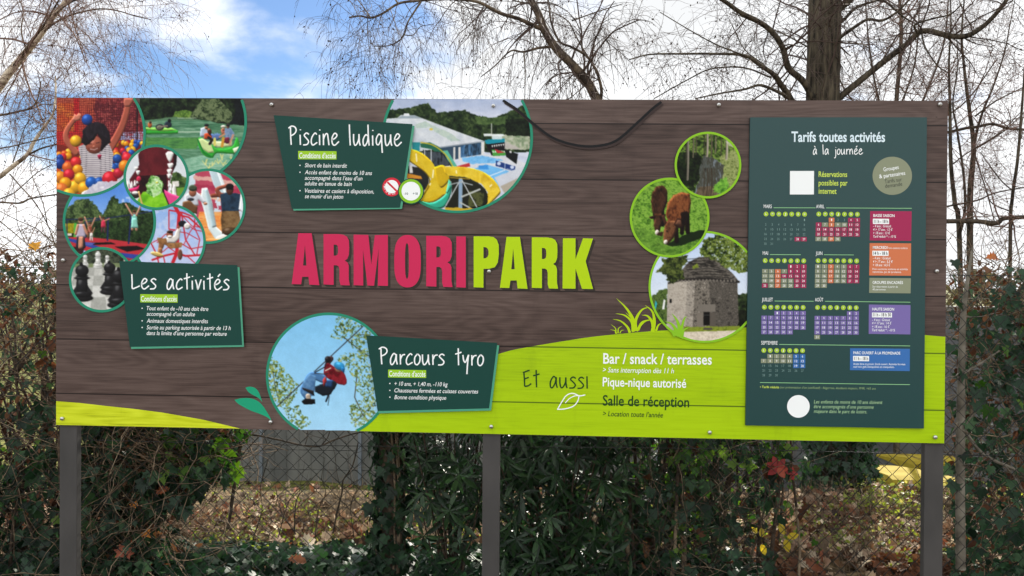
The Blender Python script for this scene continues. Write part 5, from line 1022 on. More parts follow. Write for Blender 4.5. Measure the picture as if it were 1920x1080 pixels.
def twig(p0, d, L, r, k=6, wob=.25, grav=0.0):
    """a wandering twig; grav bends it towards (or, negative, away from) the ground"""
    p = [np.array(p0, float)]; d = np.array(d, float); d /= np.linalg.norm(d)
    for i in range(k):
        d = d + rdir() * wob; d[2] -= grav; d /= np.linalg.norm(d); p.append(p[-1] + d * L / k)
    return np.array(p), np.linspace(r, r * .45, k + 1)
def along(path, rad, s):
    i = min(int(s * (len(path) - 1)), len(path) - 2); t = s * (len(path) - 1) - i
    d = path[i + 1] - path[i]; return path[i] * (1 - t) + path[i + 1] * t, d / (np.linalg.norm(d) + 1e-9), rad[i] * (1 - t) + rad[i + 1] * t
def ramify(limbs, plan, wob=.22):
    """grow side branches level by level. limbs: [(path, radii)]; plan: [(per metre, length range, radius factor, grav, spread)]"""
    out = []; cur = limbs
    for dens, (l0, l1), rf, grav, spread in plan:
        nxt = []
        for p, r in cur:
            L = np.linalg.norm(np.diff(p, axis=0), axis=1).sum(); m = NR.poisson(dens * L)
            for _ in range(m):
                s = NR.uniform(.08, 1.0) ** .8; q, d, rr = along(p, r, s)
                dd = d * (1 - spread) + rdir() * spread * 1.25
                ll = NR.uniform(l0, l1) * (1.05 - .5 * s); nxt.append(twig(q, dd, ll, min(max(rr * rf, .0016), .012), 6, wob, grav))
        out += nxt; cur = nxt
    return out
def pxpath(pts, ox, oy, s, Y, w=None, n=5):
    """a limb traced in zoom coordinates -> 3-D path; Y may be one depth or one per point; w = widths in zoom px"""
    Ys = np.broadcast_to(np.asarray(Y, float), (len(pts),)); q = np.array([np.array(at(x / s + ox, y / s + oy, yy)) for (x, y), yy in zip(pts, Ys)])
    d = Ys - CAM.y; ww = np.broadcast_to(np.asarray(w, float), (len(pts),)) if np.ndim(w) == 0 else np.interp(np.linspace(0, 1, len(pts)), np.linspace(0, 1, len(w)), w)
    r = ww / s / 2 / FPX * d; a = smooth_path(np.c_[q, r], n); return a[:, :3], np.maximum(a[:, 3], .002)

# ================================================================== GREY WALLS BEHIND
CONC = noisy(mat('grey_wall', (96, 97, 96), .85, .3), (94, 95, 93), (116, 116, 112), 5, 6, .1, (1, 1, .35)); WPOST = mat('wall_post_grey', (108, 116, 124), .6)
WY = 5.3
wl = empty('concrete_panel_wall', (-1.0, WY, -.5), 'pale grey wall of tall panels between slim posts behind the chain-link fence', 'wall')
xs = [at(x, 900, WY).x for x in (304, 490, 675, 861, 1047, 1233)]
z0 = -.75; zb = at(600, 918, WY).z
for a, b in zip(xs[:-1], xs[1:]):
    g = Bag(); rows = [z0, zb, zb + .21, zb + .42, zb + .84, zb + 1.26, zb + 1.5]
    for r0, r1 in zip(rows[:-1], rows[1:]): g.box(((a + b) / 2, WY + .03, (r0 + r1) / 2), (b - a - .036, .05, r1 - r0 - .006))
    for k in range(1, 8): g.box((a + (b - a) * k / 8, WY + .003, (zb + 1.5 + z0) / 2), (.007, .008, 1.5 + zb - z0 - .02))
    g.link('wall_panel', wl, [CONC])
for x in xs: Bag().box((x, WY + .02, (zb + 1.53 + z0) / 2), (.035, .09, 1.55 + zb - z0), bev=.004).link('post', wl, [WPOST])
DW = noisy(mat('dark_render', (70, 71, 74), .85, .3), (72, 73, 76), (92, 92, 94), 3, 5, .1)
dw = empty('rendered_wall', (5.9, 7.6, -1.2), 'plain dark grey rendered wall behind the yellow-lidded bins', 'wall')
Bag().box((5.9, 7.6, 0), (7.6, .2, 2.6)).link('wall_face', dw, [DW]); Bag().box((5.9, 7.6, 1.34), (7.7, .3, .07), bev=.01).link('coping', dw, [CONC])
for x in (2.1, 4.6, 7.1, 9.7): Bag().box((x, 7.585, .05), (.3, .28, 2.5), bev=.01).link('pier', dw, [DW])

# ================================================================== WHEELIE BINS
BINB = noisy(mat('bin_grey_plastic', (88, 90, 90), .5), (82, 84, 84), (104, 104, 102), 8, 3); LID = noisy(mat('bin_yellow_plastic', (146, 128, 40), .85, .1), (140, 122, 36), (154, 138, 52), 6, 3); TYRE = mat('bin_wheel_black', (26, 26, 26), .8)
def make_bin():
    t = empty('wheelie_bin', (0, 0, 0))
    g = Bag(); w, d = .58, .66; wb, db = .44, .5; h = .94
    def ring(w, d, z, oy=0): return [(-w / 2, -d / 2 + oy, z), (w / 2, -d / 2 + oy, z), (w / 2, d / 2 + oy, z), (-w / 2, d / 2 + oy, z)]
    R = [ring(wb, db, .04), ring(w * .94, d * .93, h - .08), ring(w, d, h - .075), ring(w, d, h), ring(w * .92, d * .92, h), ring(w * .9, d * .9, h - .05)]
    v = sum(R, []); fs = [(3, 2, 1, 0)] + [(4 * i + j, 4 * i + (j + 1) % 4, 4 * i + 4 + (j + 1) % 4, 4 * i + 4 + j) for i in range(5) for j in range(4)] + [(20, 21, 22, 23)]
    g.add(v, fs); g.box((-.0, d / 2 - .012, .5), (.3, .012, .2), bev=.004); g.link('body', t, [BINB])
    g = Bag(); prof = [(-.36, .945), (-.37, 1.03), (-.34, 1.055), (-.2, 1.06), (.1, 1.02), (.3, .985), (.37, .97), (.37, .945)]      # lid section along depth
    v = []; 
    for x, k in ((-.305, .97), (-.29, 1.0), (-.2, 1.012), (0, 1.016), (.2, 1.012), (.29, 1.0), (.305, .97)): v += [(x, y, .945 + (z - .945) * (k * 12 - 11 if k < 1 else k * 3 - 2)) for y, z in prof]
    m = len(prof); fs = [(i * m + j, i * m + j + 1, (i + 1) * m + j + 1, (i + 1) * m + j) for i in range(6) for j in range(m - 1)] + [tuple(range(m)), tuple(6 * m + j for j in range(m - 1, -1, -1))]
    g.add(v, fs); g.link('lid', t, [LID], smooth=False)
    g = Bag(); g.tube([(-.2, -.33, .93), (-.2, -.42, .96), (.2, -.42, .96), (.2, -.33, .93)], .014, 8); g.link('handle', t, [BINB])
    for sx in (-.25, .25):
        g = Bag(); g.tube([(sx - .025, -.26, .1), (sx + .025, -.26, .1)], [.1, .1], 16); g.link('wheel', t, [TYRE])
    return t
b0 = make_bin()
bins = [(at(1650, 873, 4.75), .2, 'grey wheelie bin with yellow lid nearest the ivy-clad trunk'), (at(1716, 884, 4.35), -.15, 'grey wheelie bin with yellow lid in front, beside the right post'), (at(1728, 850, 5.75), .1, 'grey wheelie bin with yellow lid standing farthest back')]
for i, (p, rz, lab) in enumerate(bins):
    o = b0
    if i:
        o = b0.copy(); COL.objects.link(o)
        for ch in b0.children: c = ch.copy(); COL.objects.link(c); c.parent = o; c.matrix_parent_inverse = ch.matrix_parent_inverse.copy()
    o.location = (p.x, p.y, p.z - 1.06); o.rotation_euler = (0, 0, rz); tag(o, lab, 'bin', 'yellow-lidded bins behind the fence')

# ================================================================== CHAIN-LINK FENCE
WIRE = mat('fence_wire_green_grey', (26, 28, 27), .5, .4, .2); FPOST = mat('fence_post_green', (50, 56, 50), .5)
FY = .72; fx0, fx1, fz1 = -4.2, 4.4, 1.72
fen = empty('chain_link_fence', (0, FY, 0), 'chain-link wire fence with diamond mesh running behind the sign', 'fence')
paths = []; d = .0355; nz = int((fz1 - .02) / d)
for i in range(int((fx1 - fx0) / d)):
    x = fx0 + d * i; k = np.arange(nz + 1); z = .02 + d * k; zig = d * .51 * np.where((k + i) % 2 == 0, -1, 1)
    paths.append((np.stack([x + zig + .005 * np.sin(z * 5 + x * 2), FY + .003 * np.where((k + i) % 2 == 0, -1, 1) + .02 * np.sin(x * 1.7) * np.sin(z * 1.5), z + .008 * np.sin(x * 4)], 1), .0021))
v, f = tubes_np(paths, 4)
mesh_np('wire_mesh', v, f, fen, [WIRE])
for z in (.12, .9, 1.7): Bag().tube([(x, FY + .012, z + .006 * math.sin(x * 2)) for x in np.linspace(fx0, fx1, 40)], .0018, 5).link('tension_wire', fen, [WIRE])
for x in (-4.2, at(128, 950, .755).x, at(921, 950, .755).x, at(1752, 950, .755).x, 4.4): Bag().tube([(x, FY + .035, -.1), (x, FY + .035, 1.78)], .022, 12).link('post', fen, [FPOST])
# ================================================================== HEDGES, IVY, SHRUBS
BARKT = noisy(mat('twig_bark', (74, 62, 52), .85, .2), (44, 37, 30), (86, 72, 60), 30, 4); BARKL = noisy(mat('pale_twig_bark', (150, 134, 108), .8, .3), (84, 70, 56), (136, 120, 98), 25, 4)
IVYM = leaf_mat('ivy_leaf', ['#0f1e14', '#1a3020', '#263f29', '#14261a', '#34502e', '#1e3523', '#2a4230'], .25, .5, .3); IVYL = leaf_mat('bright_ivy_leaf', ['#26441a', '#3c5c20', '#56702c', '#2e4e1e'], .4)
RHOM = leaf_mat('rhododendron_leaf', ['#15281a', '#203821', '#2d4728', '#182c1e', '#395431'], .18, .42, .4); DRYM = leaf_mat('dry_leaf', ['#33221a', '#553626', '#6c4834', '#40291e', '#7c5a42', '#4a3024'], .2, .75, .15)
LITM = leaf_mat('leaf_litter', ['#2c211b', '#5a4638', '#8a7260', '#c4ae94', '#3a2c24', '#6c4836', '#8a5640', '#d2c2a8', '#4a382c', '#a07c5c'], .2, .75, .2)
YELM = leaf_mat('yellow_leaf', ['#b8a02a', '#d2b83a', '#a8942c', '#c8b040'], .5, .5); REDM = leaf_mat('red_leaf', ['#98382e', '#a84a38', '#8a3038', '#b4604a'], .4); HERB = leaf_mat('undergrowth_leaf', ['#4c5c28', '#6c7a34', '#8a9244', '#5c6a30', '#a09a5c'], .45, .5)
def clumps(x, y, z, s, seed):
    """3-D-ish density noise 0..1"""
    return (fbm(x / s + 100, z / s + 100, seed, 3) + fbm(y / s + 50, z / s + 70, seed + 9, 3) + fbm(x / s + 30, y / s + 90, seed + 4, 3)) / 3
def leaf_cloud(tmpl, n, lo, hi, size, thr=.45, s=.22, seed=1, keep=None, normal=(0, -1, .35), jit=.65, up=(0, -.3, -1)):
    lo = np.array(lo); hi = np.array(hi); p = NR.uniform(lo, hi, (n * 3, 3))
    k = clumps(p[:, 0], p[:, 1], p[:, 2], s, seed) > thr
    if keep is not None: k &= keep(p[:, 0], p[:, 1], p[:, 2])
    p = p[k][:n]; m = len(p)
    return scatter(tmpl, p, size[0] * .75 + (size[1] * 1.1 - size[0] * .75) * NR.uniform(0, 1, m) ** 1.8, np.tile(normal, (m, 1)).astype(float), np.tile(up, (m, 1)).astype(float), jit)
def bush_twigs(n, lo, hi, L, r, up=.9, wob=.35, keep=None):
    out = []
    for _ in range(n):
        p = NR.uniform(lo, hi)
        if keep is not None and not keep(*p): continue
        d = rdir() + np.array([0, 0, up]); out.append(twig(p, d, NR.uniform(*L), NR.uniform(*r), 6, wob, .0))
    return out
GRP_H = 'hedge'
# ---- tall hedge at the left end
h1 = empty('overgrown_hedge', (-3.0, 1.0, 0), 'tall tangled hedge of bare twigs and brown leaves at the left end', 'hedge')
HTW = noisy(mat('hedge_twig_bark', (112, 94, 76), .85, .2), (66, 54, 44), (122, 104, 84), 25, 4)
topz = lambda x: 1.9 + .08 * np.sin(x * 3.1) + .06 * np.sin(x * 9)
kp = lambda x, y, z: z < topz(x) - .02
lo, hi = (-5.6, .78, 0), (-1.98, 1.5, 1.9)
st = [twig((x, NR.uniform(.85, 1.4), 0), (NR.normal(0, .15), NR.normal(0, .1), 1), NR.uniform(1.3, 1.75), NR.uniform(.008, .02), 8, .16) for x in NR.uniform(-5.6, -1.95, 110)]
v, f = tubes_np(st, 5); mesh_np('stems', v, f, h1, [BARKT], smooth=True)
tw = bush_twigs(3200, lo, (-1.98, 1.9, 1.9), (.2, .6), (.0016, .0042), .3, .4, kp) + bush_twigs(420, (-5.6, .8, 1.6), (-1.98, 1.45, 1.84), (.15, .42), (.0014, .0028), .8, .4)
v, f = tubes_np(tw, 3); mesh_np('twigs', v, f, h1, [HTW, BARKL], (np.arange(len(f)) // 36 % 7 == 0).astype(int))
parts = [leaf_cloud(IVY, 5200, (-5.6, .74, 0), (-1.95, 1.3, 1.05), (.035, .075), .47, .2, 3), leaf_cloud(IVY, 1500, (-5.6, .8, 1.05), (-1.95, 1.8, 1.78), (.028, .055), .5, .2, 4, kp)]
v, f = join(parts); mesh_np('ivy_leaves', v, f, h1, [IVYM])
v, f = join([leaf_cloud(OAK, 420, (-5.6, .76, .6), (-1.95, 1.4, 1.88), (.04, .08), .5, .25, 6, kp, jit=1.0), leaf_cloud(OVAL, 6500, (-5.6, .8, .5), (-1.95, 2.0, 1.86), (.02, .042), .44, .25, 7, kp, jit=1.2)])
mesh_np('brown_leaves', v, f, h1, [DRYM])
v, f = leaf_cloud(IVY, 90, (-5.6, .72, .5), (-1.95, .8, 1.6), (.03, .055), .5, .3, 8); mesh_np('pale_leaves', v, f, h1, [IVYL])

# ---- ivy bank behind the left part of the sign
h2 = empty('ivy_bank', (-1.7, .95, 0), 'dark ivy and bramble tangle on the fence under the left part of the sign', 'hedge')
def kp2(x, y, z):
    xr = -1.33 + .10 * np.sin(z * 9) + np.where(z < .72, -.28 * sstep(.72, .35, z), 0)
    return x < xr * (y + 2.75) / 3.6
tw = [t for t in bush_twigs(2000, (-2.05, .76, .1), (-1.3, 1.25, 1.5), (.2, .6), (.0014, .0035), .1, .45, kp2)]
v, f = tubes_np(tw, 3); mesh_np('twigs', v, f, h2, [HTW, BARKL], (np.arange(len(f)) // 36 % 9 == 0).astype(int))
v, f = join([leaf_cloud(IVY, 1700, (-2.05, .74, .72), (-1.22, 1.3, 1.6), (.035, .075), .45, .16, 13, kp2), leaf_cloud(IVY, 1500, (-2.05, .74, 0), (-1.25, 1.3, .75), (.035, .075), .45, .16, 14, kp2)]); mesh_np('ivy_leaves', v, f, h2, [IVYM])
v, f = leaf_cloud(IVY, 110, (-1.62, .74, .72), (-1.24, 1.0, 1.15), (.045, .075), .4, .2, 15, None); mesh_np('pale_leaves', v, f, h2, [IVYL])
v, f = join([leaf_cloud(OAK, 40, (-2.0, .76, .3), (-1.35, 1.1, 1.0), (.05, .09), .4, .3, 16, jit=1.0), leaf_cloud(OVAL, 900, (-2.05, .78, .2), (-1.3, 1.2, 1.4), (.02, .04), .45, .2, 17, kp2, jit=1.2)]); mesh_np('brown_leaves', v, f, h2, [DRYM])

# ---- thin bare sapling by the fence
def stem_thing(name, label, cat, loc, limbs, mat_, plan=None, n=7, group=None, leaves=None, tw_mat=None):
    t = empty(name, loc, label, cat, group)
    v, f = join([tubes_np([l], n) for l in limbs]); mesh_np('trunk', v, f, t, [mat_], smooth=True)
    if plan:
        tws = ramify(limbs, plan); v, f = tubes_np(tws, 3)
        if leaves:
            m, sz, lm = leaves; ids = NR.integers(0, len(tws), m); pos = np.array([tws[i][0][NR.integers(2, 7)] for i in ids])
            lv, lf = scatter(SLIVER, pos, NR.uniform(*sz, m), np.tile((0., -1, 0), (m, 1)), np.tile((0., 0, -1), (m, 1)), .8)
            k = len(f); v, f = join([(v, f), (lv, lf)]); mesh_np('crown', v, f, t, [tw_mat or mat_, lm], np.r_[np.zeros(k, int), np.ones(len(lf), int)])
        else: mesh_np('crown', v, f, t, [tw_mat or mat_])
    return t
DARKB = noisy(mat('dark_sapling_bark', (58, 50, 42), .85, .3), (40, 34, 28), (76, 66, 54), 30, 4)
V_ = (480, 780, 3.6)
l1 = pxpath([(-190, 760), (-150, 500), (-130, 330), (-105, 200), (-100, 60), (-110, -300)], *V_, .95, [26, 24, 22, 20])
l2 = pxpath([(-100, 125), (0, 130), (150, 160), (300, 195), (420, 205), (520, 165), (640, 125), (760, 100)], *V_, [.95, .95, .93, .9, .9, .92, .95, 1.0], [15, 13, 12, 8])
l3 = pxpath([(440, 200), (480, 150), (500, 90), (500, 20)], *V_, .92, [8, 5]); l4 = pxpath([(60, 150), (90, 200), (170, 180)], *V_, .92, [6, 3]); l5 = pxpath([(330, 200), (350, 120), (330, 40)], *V_, .95, [5, 3])
stem_thing('sapling', 'thin bare dark sapling with one long arched branch in the gap of the ivy', 'tree', tuple(at(430, 1000, .95)), [l1, l2, l3, l4, l5], DARKB, [(7, (.1, .28), .4, .0, .8), (5, (.05, .14), .6, 0, .8)])
l1 = pxpath([(520, 790), (550, 640), (580, 520), (590, 430), (650, 340), (690, 180)], *V_, 1.15, [14, 8]); l2 = pxpath([(580, 500), (690, 430)], *V_, 1.15, [7, 4]); l3 = pxpath([(260, 790), (265, 620), (285, 540), (330, 490)], *V_, 1.2, [12, 5]); l4 = pxpath([(270, 800), (170, 640), (130, 470)], *V_, 1.2, [10, 4]); l5 = pxpath([(-20, 830), (40, 640), (30, 480), (80, 300)], *V_, 1.1, [8, 4]); l6 = pxpath([(400, 830), (420, 640), (470, 520), (440, 420)], *V_, 1.25, [8, 4]); l7 = pxpath([(660, 820), (640, 600), (700, 480)], *V_, 1.2, [8, 4]); l8 = pxpath([(150, 820), (230, 560), (370, 420)], *V_, 1.15, [7, 3])
stem_thing('bare_shrub', 'low bare shrub of forked dark twigs on the sunlit ground behind the mesh', 'shrub', tuple(at(620, 1010, 1.2)), [l1, l2, l3, l4, l5, l6, l7, l8], DARKB, [(14, (.1, .35), .45, .0, .8), (6, (.05, .12), .6, 0, .8)])

l1 = pxpath([(-270, 330), (-200, 440), (-110, 540), (-40, 640), (60, 745), (150, 830)], *V_, np.linspace(.82, 1.2, 6), [7, 5])
v, f = tubes_np([l1], 6); tag(mesh_np('bare_stick', v, f, None, [BARKL], smooth=True), 'pale thin stick leaning diagonally across the gap beside the ivy bank', 'stick')
# ---- ivy-clad stump-like trunk behind the middle of the sign
def ivy_trunk(label, px0, pytop, pybot, Y, w, nl, loc_cat=('ivy_clad_trunk', 'tree'), seed=30, top_extra=1.2):
    b = at(px0, pybot, Y); a = at(px0, pytop, Y)
    t = empty(loc_cat[0], (b.x, b.y, gz(b.x, b.y)), label, loc_cat[1]); z0 = gz(b.x, b.y) - .1
    pts = [(b.x + .02 * math.sin(k), Y, z0 + (a.z + top_extra - z0) * k / 8) for k in range(9)]
    v, f = tubes_np([(np.array(pts), np.linspace(w * .62, w * .45, 9))], 10); mesh_np('trunk', v, f, t, [BARKT], smooth=True)
    th = NR.uniform(0, 2 * math.pi, nl); z = NR.uniform(z0, a.z + top_extra, nl); rr = w * NR.uniform(.45, 1.0, nl) * (.85 + .4 * fbm(th * 2, z * 4, seed))
    pos = np.stack([b.x + rr * np.cos(th), Y + rr * np.sin(th), z], 1); nm = np.stack([np.cos(th), np.sin(th), np.full(nl, .3)], 1)
    v, f = scatter(IVY, pos, NR.uniform(.035, .075, nl), nm, np.tile((0., 0, -1), (nl, 1)), .5); mesh_np('ivy_leaves', v, f, t, [IVYM])
    st = [(np.array([(b.x + w * .66 * math.cos(c + .5 * math.sin(q)), Y + w * .66 * math.sin(c + .5 * math.sin(q)), z0 + (a.z + top_extra - z0) * q / 6) for q in range(7)]), np.full(7, .006)) for c in NR.uniform(0, 6.28, 9)]
    v, f = tubes_np(st, 4); mesh_np('ivy_stems', v, f, t, [BARKL]); return t
ivy_trunk('ivy-clad trunk standing left of the middle post, next to the lance-leaved shrub', 732, 812, 1010, 1.1, .105, 1300)

# ---- lance-leaved evergreen shrubs (whorls of long leaves)
def whorl_shrub(label, cx, Y, x0, x1, z0, z1, nw, seed, size=(.09, .15)):
    t = empty('rhododendron', (cx, Y, gz(cx, Y)), label, 'shrub'); lf = []; st = []
    base = np.array([cx, Y, gz(cx, Y)])
    for i in range(nw):
        p = np.array([NR.uniform(x0, x1), Y + NR.uniform(-.22, .45), NR.uniform(z0, z1)])
        d = rdir() * .7 + np.array([0, -.55, .35]); d /= np.linalg.norm(d); m = NR.integers(6, 10)
        u = np.cross(d, [0, 0, 1.]); u /= np.linalg.norm(u) + 1e-9; w = np.cross(d, u); a = np.arange(m) * 2 * math.pi / m + NR.uniform(0, 6)
        ax = u * np.cos(a)[:, None] + w * np.sin(a)[:, None] + d * .25 - np.array([0, 0, .35]); nm = np.tile(d, (m, 1)) + ax * .1
        lf.append(scatter(LANCE, np.tile(p, (m, 1)), NR.uniform(*size, m), nm, ax, .12))
        k = np.linspace(0, 1, 6)[:, None]; mid = base * .35 + p * .65 + np.array([0, .12, -.1])
        if i % 7 == 0: st.append(((1 - k) ** 2 * (base + rdir() * .06) + 2 * k * (1 - k) * mid + k * k * p, np.linspace(.007, .0025, 6)))
    v, f = join(lf); mesh_np('leaves', v, f, t, [RHOM]); v, f = tubes_np(st, 4); mesh_np('stems', v, f, t, [BARKT]); return t
def X_(px, Y): return at(px, 900, Y).x
whorl_shrub('lance-leaved evergreen shrub between the ivy-clad trunk and the middle post', X_(850, 1.0), 1.0, X_(765, 1.0), X_(915, 1.0), .36, 1.5, 170, 1, (.075, .125))
whorl_shrub('broad lance-leaved evergreen shrub just right of the middle post', X_(1040, 1.0), 1.0, X_(925, 1.0), X_(1175, 1.0), .1, 1.5, 460, 2, (.075, .13))
whorl_shrub('loose lance-leaved evergreen shrub under the words on the lime ground', X_(1230, 1.3), 1.3, X_(1150, 1.3), X_(1320, 1.3), .2, 1.5, 120, 3, (.07, .12))

# ---- ivy and creeper tangle right of the middle
h3 = empty('creeper_tangle', (X_(1330, 1.2), 1.2, 0), 'backlit tangle of ivy and stems on the fence left of the ivy-covered big trunk', 'hedge')
xa, xb = X_(1190, 1.1), X_(1490, 1.1)
kp3 = lambda x, y, z: z > .28 + .55 * sstep(xa + .3, xb, x) * 0 + .25 * np.sin(x * 5 + 1) * .3
tw = bush_twigs(700, (xa, .8, .2), (xb - .15, 1.3, 1.5), (.2, .5), (.0012, .003), .6, .3); tw += [twig((x, NR.uniform(.9, 1.5), 0), (NR.normal(0, .12), 0, 1), 1.6, NR.uniform(.006, .016), 8, .12) for x in NR.uniform(xa, xb, 22)]
v, f = join([tubes_np([q for q in tw if len(q[0]) == 7], 3), tubes_np([q for q in tw if len(q[0]) == 9], 6)]); mesh_np('twigs', v, f, h3, [BARKT, BARKL], (np.arange(len(f)) // 36 % 4 == 0).astype(int))
v, f = leaf_cloud(IVY, 1000, (xa, .8, .1), (xb - .12, 1.4, 1.5), (.035, .08), .5, .2, 23, kp3); mesh_np('ivy_leaves', v, f, h3, [IVYM])
v, f = join([leaf_cloud(IVY, 220, (xa + .1, .78, .4), (xb - .1, 1.2, 1.2), (.03, .055), .5, .22, 24), leaf_cloud(IVY, 520, (xa, 1.4, .1), (xb + .25, 2.1, 1.2), (.025, .05), .5, .2, 26)]); mesh_np('pale_leaves', v, f, h3, [IVYL])
v, f = leaf_cloud(OAK, 60, (xa, .8, .2), (xb, 1.3, .9), (.05, .09), .45, .22, 25, jit=1.0); mesh_np('brown_leaves', v, f, h3, [DRYM])

# ---- hedge at the right end with its own small trunk
h4 = empty('ivy_hedge', (3.0, 1.1, 0), 'shaded ivy hedge behind chain-link at the right end of the sign', 'hedge')
xc = X_(1772, 1.0); topr = lambda x: 1.79 + .06 * np.sin(x * 4) + .04 * np.sin(x * 11); kp4 = lambda x, y, z: (z < topr(x) - .03) & (x > .5735 * (y + 2.75))
tw = bush_twigs(2800, (xc, .8, .1), (5.4, 1.9, 1.7), (.2, .65), (.0015, .004), .25, .4, kp4) + bush_twigs(1300, (xc, .85, 1.5), (5.4, 1.5, 1.8), (.12, .34), (.0014, .003), .5, .45, kp4)
v, f = tubes_np(tw, 3); mesh_np('twigs', v, f, h4, [HTW, BARKL], (np.arange(len(f)) // 36 % 4 == 0).astype(int))
v, f = join([leaf_cloud(IVY, 1900, (xc, .85, 0), (5.4, 1.5, .62), (.035, .075), .46, .2, 33, kp4), leaf_cloud(IVY, 1500, (xc + .08, .78, 1.15), (5.4, 1.2, 1.66), (.035, .075), .47, .2, 34, kp4), leaf_cloud(IVY, 4200, (xc, 1.25, 0), (5.4, 2.2, 1.75), (.03, .065), .45, .22, 39, kp4)])
mesh_np('ivy_leaves', v, f, h4, [leaf_mat('hazed_ivy_leaf', ['#1c2c22', '#28402e', '#38523a', '#223628', '#4a6446'], .25, .6, .2)])  # lens-flare haze put into the leaf colour: lighter, greyer ivy greens
v, f = leaf_cloud(IVY, 420, (2.0, .8, 0), (2.7, 1.05, 1.78), (.03, .065), .45, .2, 38, kp4); mesh_np('ivy_leaves', v, f, h4, [IVYM])
v, f = leaf_cloud(IVY, 60, (xc, .7, 1.1), (4.5, .8, 1.6), (.035, .06), .4, .3, 35); mesh_np('pale_leaves', v, f, h4, [IVYL])
v, f = join([leaf_cloud(OVAL, 2200, (xc, .8, .3), (5.4, 1.5, 1.82), (.025, .05), .5, .25, 36, kp4, jit=1.2), leaf_cloud(OVAL, 2600, (xc, .85, 1.45), (5.4, 1.8, 1.8), (.018, .036), .4, .25, 37, kp4, jit=1.2)]); mesh_np('brown_leaves', v, f, h4, [DRYM])
st = [twig((x, NR.uniform(.9, 1.4), 0), (NR.normal(0, .15), NR.normal(0, .1), 1), NR.uniform(1.2, 1.6), NR.uniform(.008, .018), 8, .16) for x in NR.uniform(xc + .45, 5.4, 30)]
v, f = tubes_np(st, 5); mesh_np('stems', v, f, h4, [BARKT], smooth=True)
V_ = (1720, 400, 1.59)
l1 = pxpath([(130, 1060), (128, 800), (130, 600), (132, 450), (138, 300), (150, 200), (165, 100)], *V_, .82, [28, 24, 16, 5]); l2 = pxpath([(140, 475), (185, 450), (245, 410)], *V_, .79, [8, 5]); l3 = pxpath([(135, 640), (200, 720), (320, 775)], *V_, .84, [11, 9])
stem_thing('hedge_trunk', 'grey slender trunk rising through the ivy just right of the sign', 'tree', tuple(at(1801, 1070, .95)), [l1, l2, l3], noisy(mat('grey_bark', (110, 104, 94), .85, .3), (84, 78, 68), (124, 118, 106), 18, 5, .3), [(6, (.1, .4), .3, 0, .8)])

# ---- ground ivy, leaf litter, undergrowth
def on_ground(n, x0, x1, y0, y1, seed, thr=.4, s=.5):
    x = NR.uniform(x0, x1, n * 3); y = NR.uniform(y0, y1, n * 3); k = fbm(x / s + 20, y / s + 20, seed, 3) > thr; x, y = x[k][:n], y[k][:n]
    return x, y, ground_z(x, y)
x, y, z = on_ground(12000, -2.7, 1.35, .76, 1.9, 41, .3, .45); h = .03 + .36 * fbm(x * 3, y * 3, 5) * (1 - sstep(1.3, 2.1, y))
p = np.stack([x, y, z + h * NR.uniform(.3, 1, len(x))], 1); v, f = scatter(IVY, p, NR.uniform(.04, .08, len(x)), np.tile((0., -.5, .9), (len(x), 1)), np.tile((0., -1, -.3), (len(x), 1)), .45)
tag(mesh_np('ground_ivy', v, f, None, [IVYM]), 'low dark ivy covering the ground along the fence', 'ivy', None, 'stuff')
x, y, z = on_ground(26000, -4.2, 4.6, 1.0, 4.4, 42, .4, .32); k_ = (x > .9) | (y < 2.7 + .25 * np.sin(x * 3)) | (NR.uniform(0, 1, len(x)) < .05); x, y, z = x[k_], y[k_], z[k_]
h_ = NR.uniform(.002, .05, len(x)) * (.4 + 1.4 * fbm(x * 2.2, y * 2.2, 61)); p = np.stack([x, y, z + h_], 1); k = len(x) // 2
sz = .022 + .075 * NR.uniform(0, 1, len(x)) ** 2.6
v, f = join([scatter(OAK, p[:k], sz[:k] * 1.1, np.tile((0., 0, 1.), (k, 1)), None, .8), scatter(MAPLE, p[k:], sz[k:], np.tile((0., 0, 1.), (len(x) - k, 1)), None, .9)])
tag(mesh_np('leaf_litter', v, f, None, [LITM]), 'fallen brown leaves covering the ground behind the fence', 'leaves', None, 'stuff')
x, y, z = on_ground(2600, 1.0, 2.6, .95, 1.7, 43, .3, .4); p = np.stack([x, y, z + NR.uniform(.01, .12, len(x)) * fbm(x * 3, y * 3, 7)], 1)
v, f = scatter(OAK, p, NR.uniform(.06, .11, len(x)), np.tile((0., -.25, 1.), (len(x), 1)), None, .5); tag(mesh_np('leaf_litter', v, f, None, [DRYM]), 'drift of curled brown oak leaves at the foot of the fence', 'leaves', None, 'stuff')
x, y, z = on_ground(2600, -2.3, 2.9, 1.6, 2.95, 44, .52, .3); h = NR.uniform(.01, .12, len(x)); p = np.stack([x, y, z + h], 1)
v, f = scatter(OVAL, p, NR.uniform(.012, .036, len(x)), np.tile((0., -.3, .8), (len(x), 1)), None, .7); bl = [twig((a, b, c), (NR.normal(0, .5), NR.normal(0, .5), 1), NR.uniform(.08, .3), .0018, 4, .2, .05) for a, b, c in zip(*on_ground(3000, -2.4, 3.2, 1.6, 3.2, 45, .48, .35))]
v2, f2 = tubes_np(bl, 3); k = len(f); v, f = join([(v, f), (v2, f2)]); tag(mesh_np('undergrowth', v, f, None, [HERB, BARKL], np.r_[np.zeros(k, int), np.ones(len(f2), int)]), 'sparse yellow-green undergrowth on the sunlit ground', 'undergrowth', None, 'stuff')

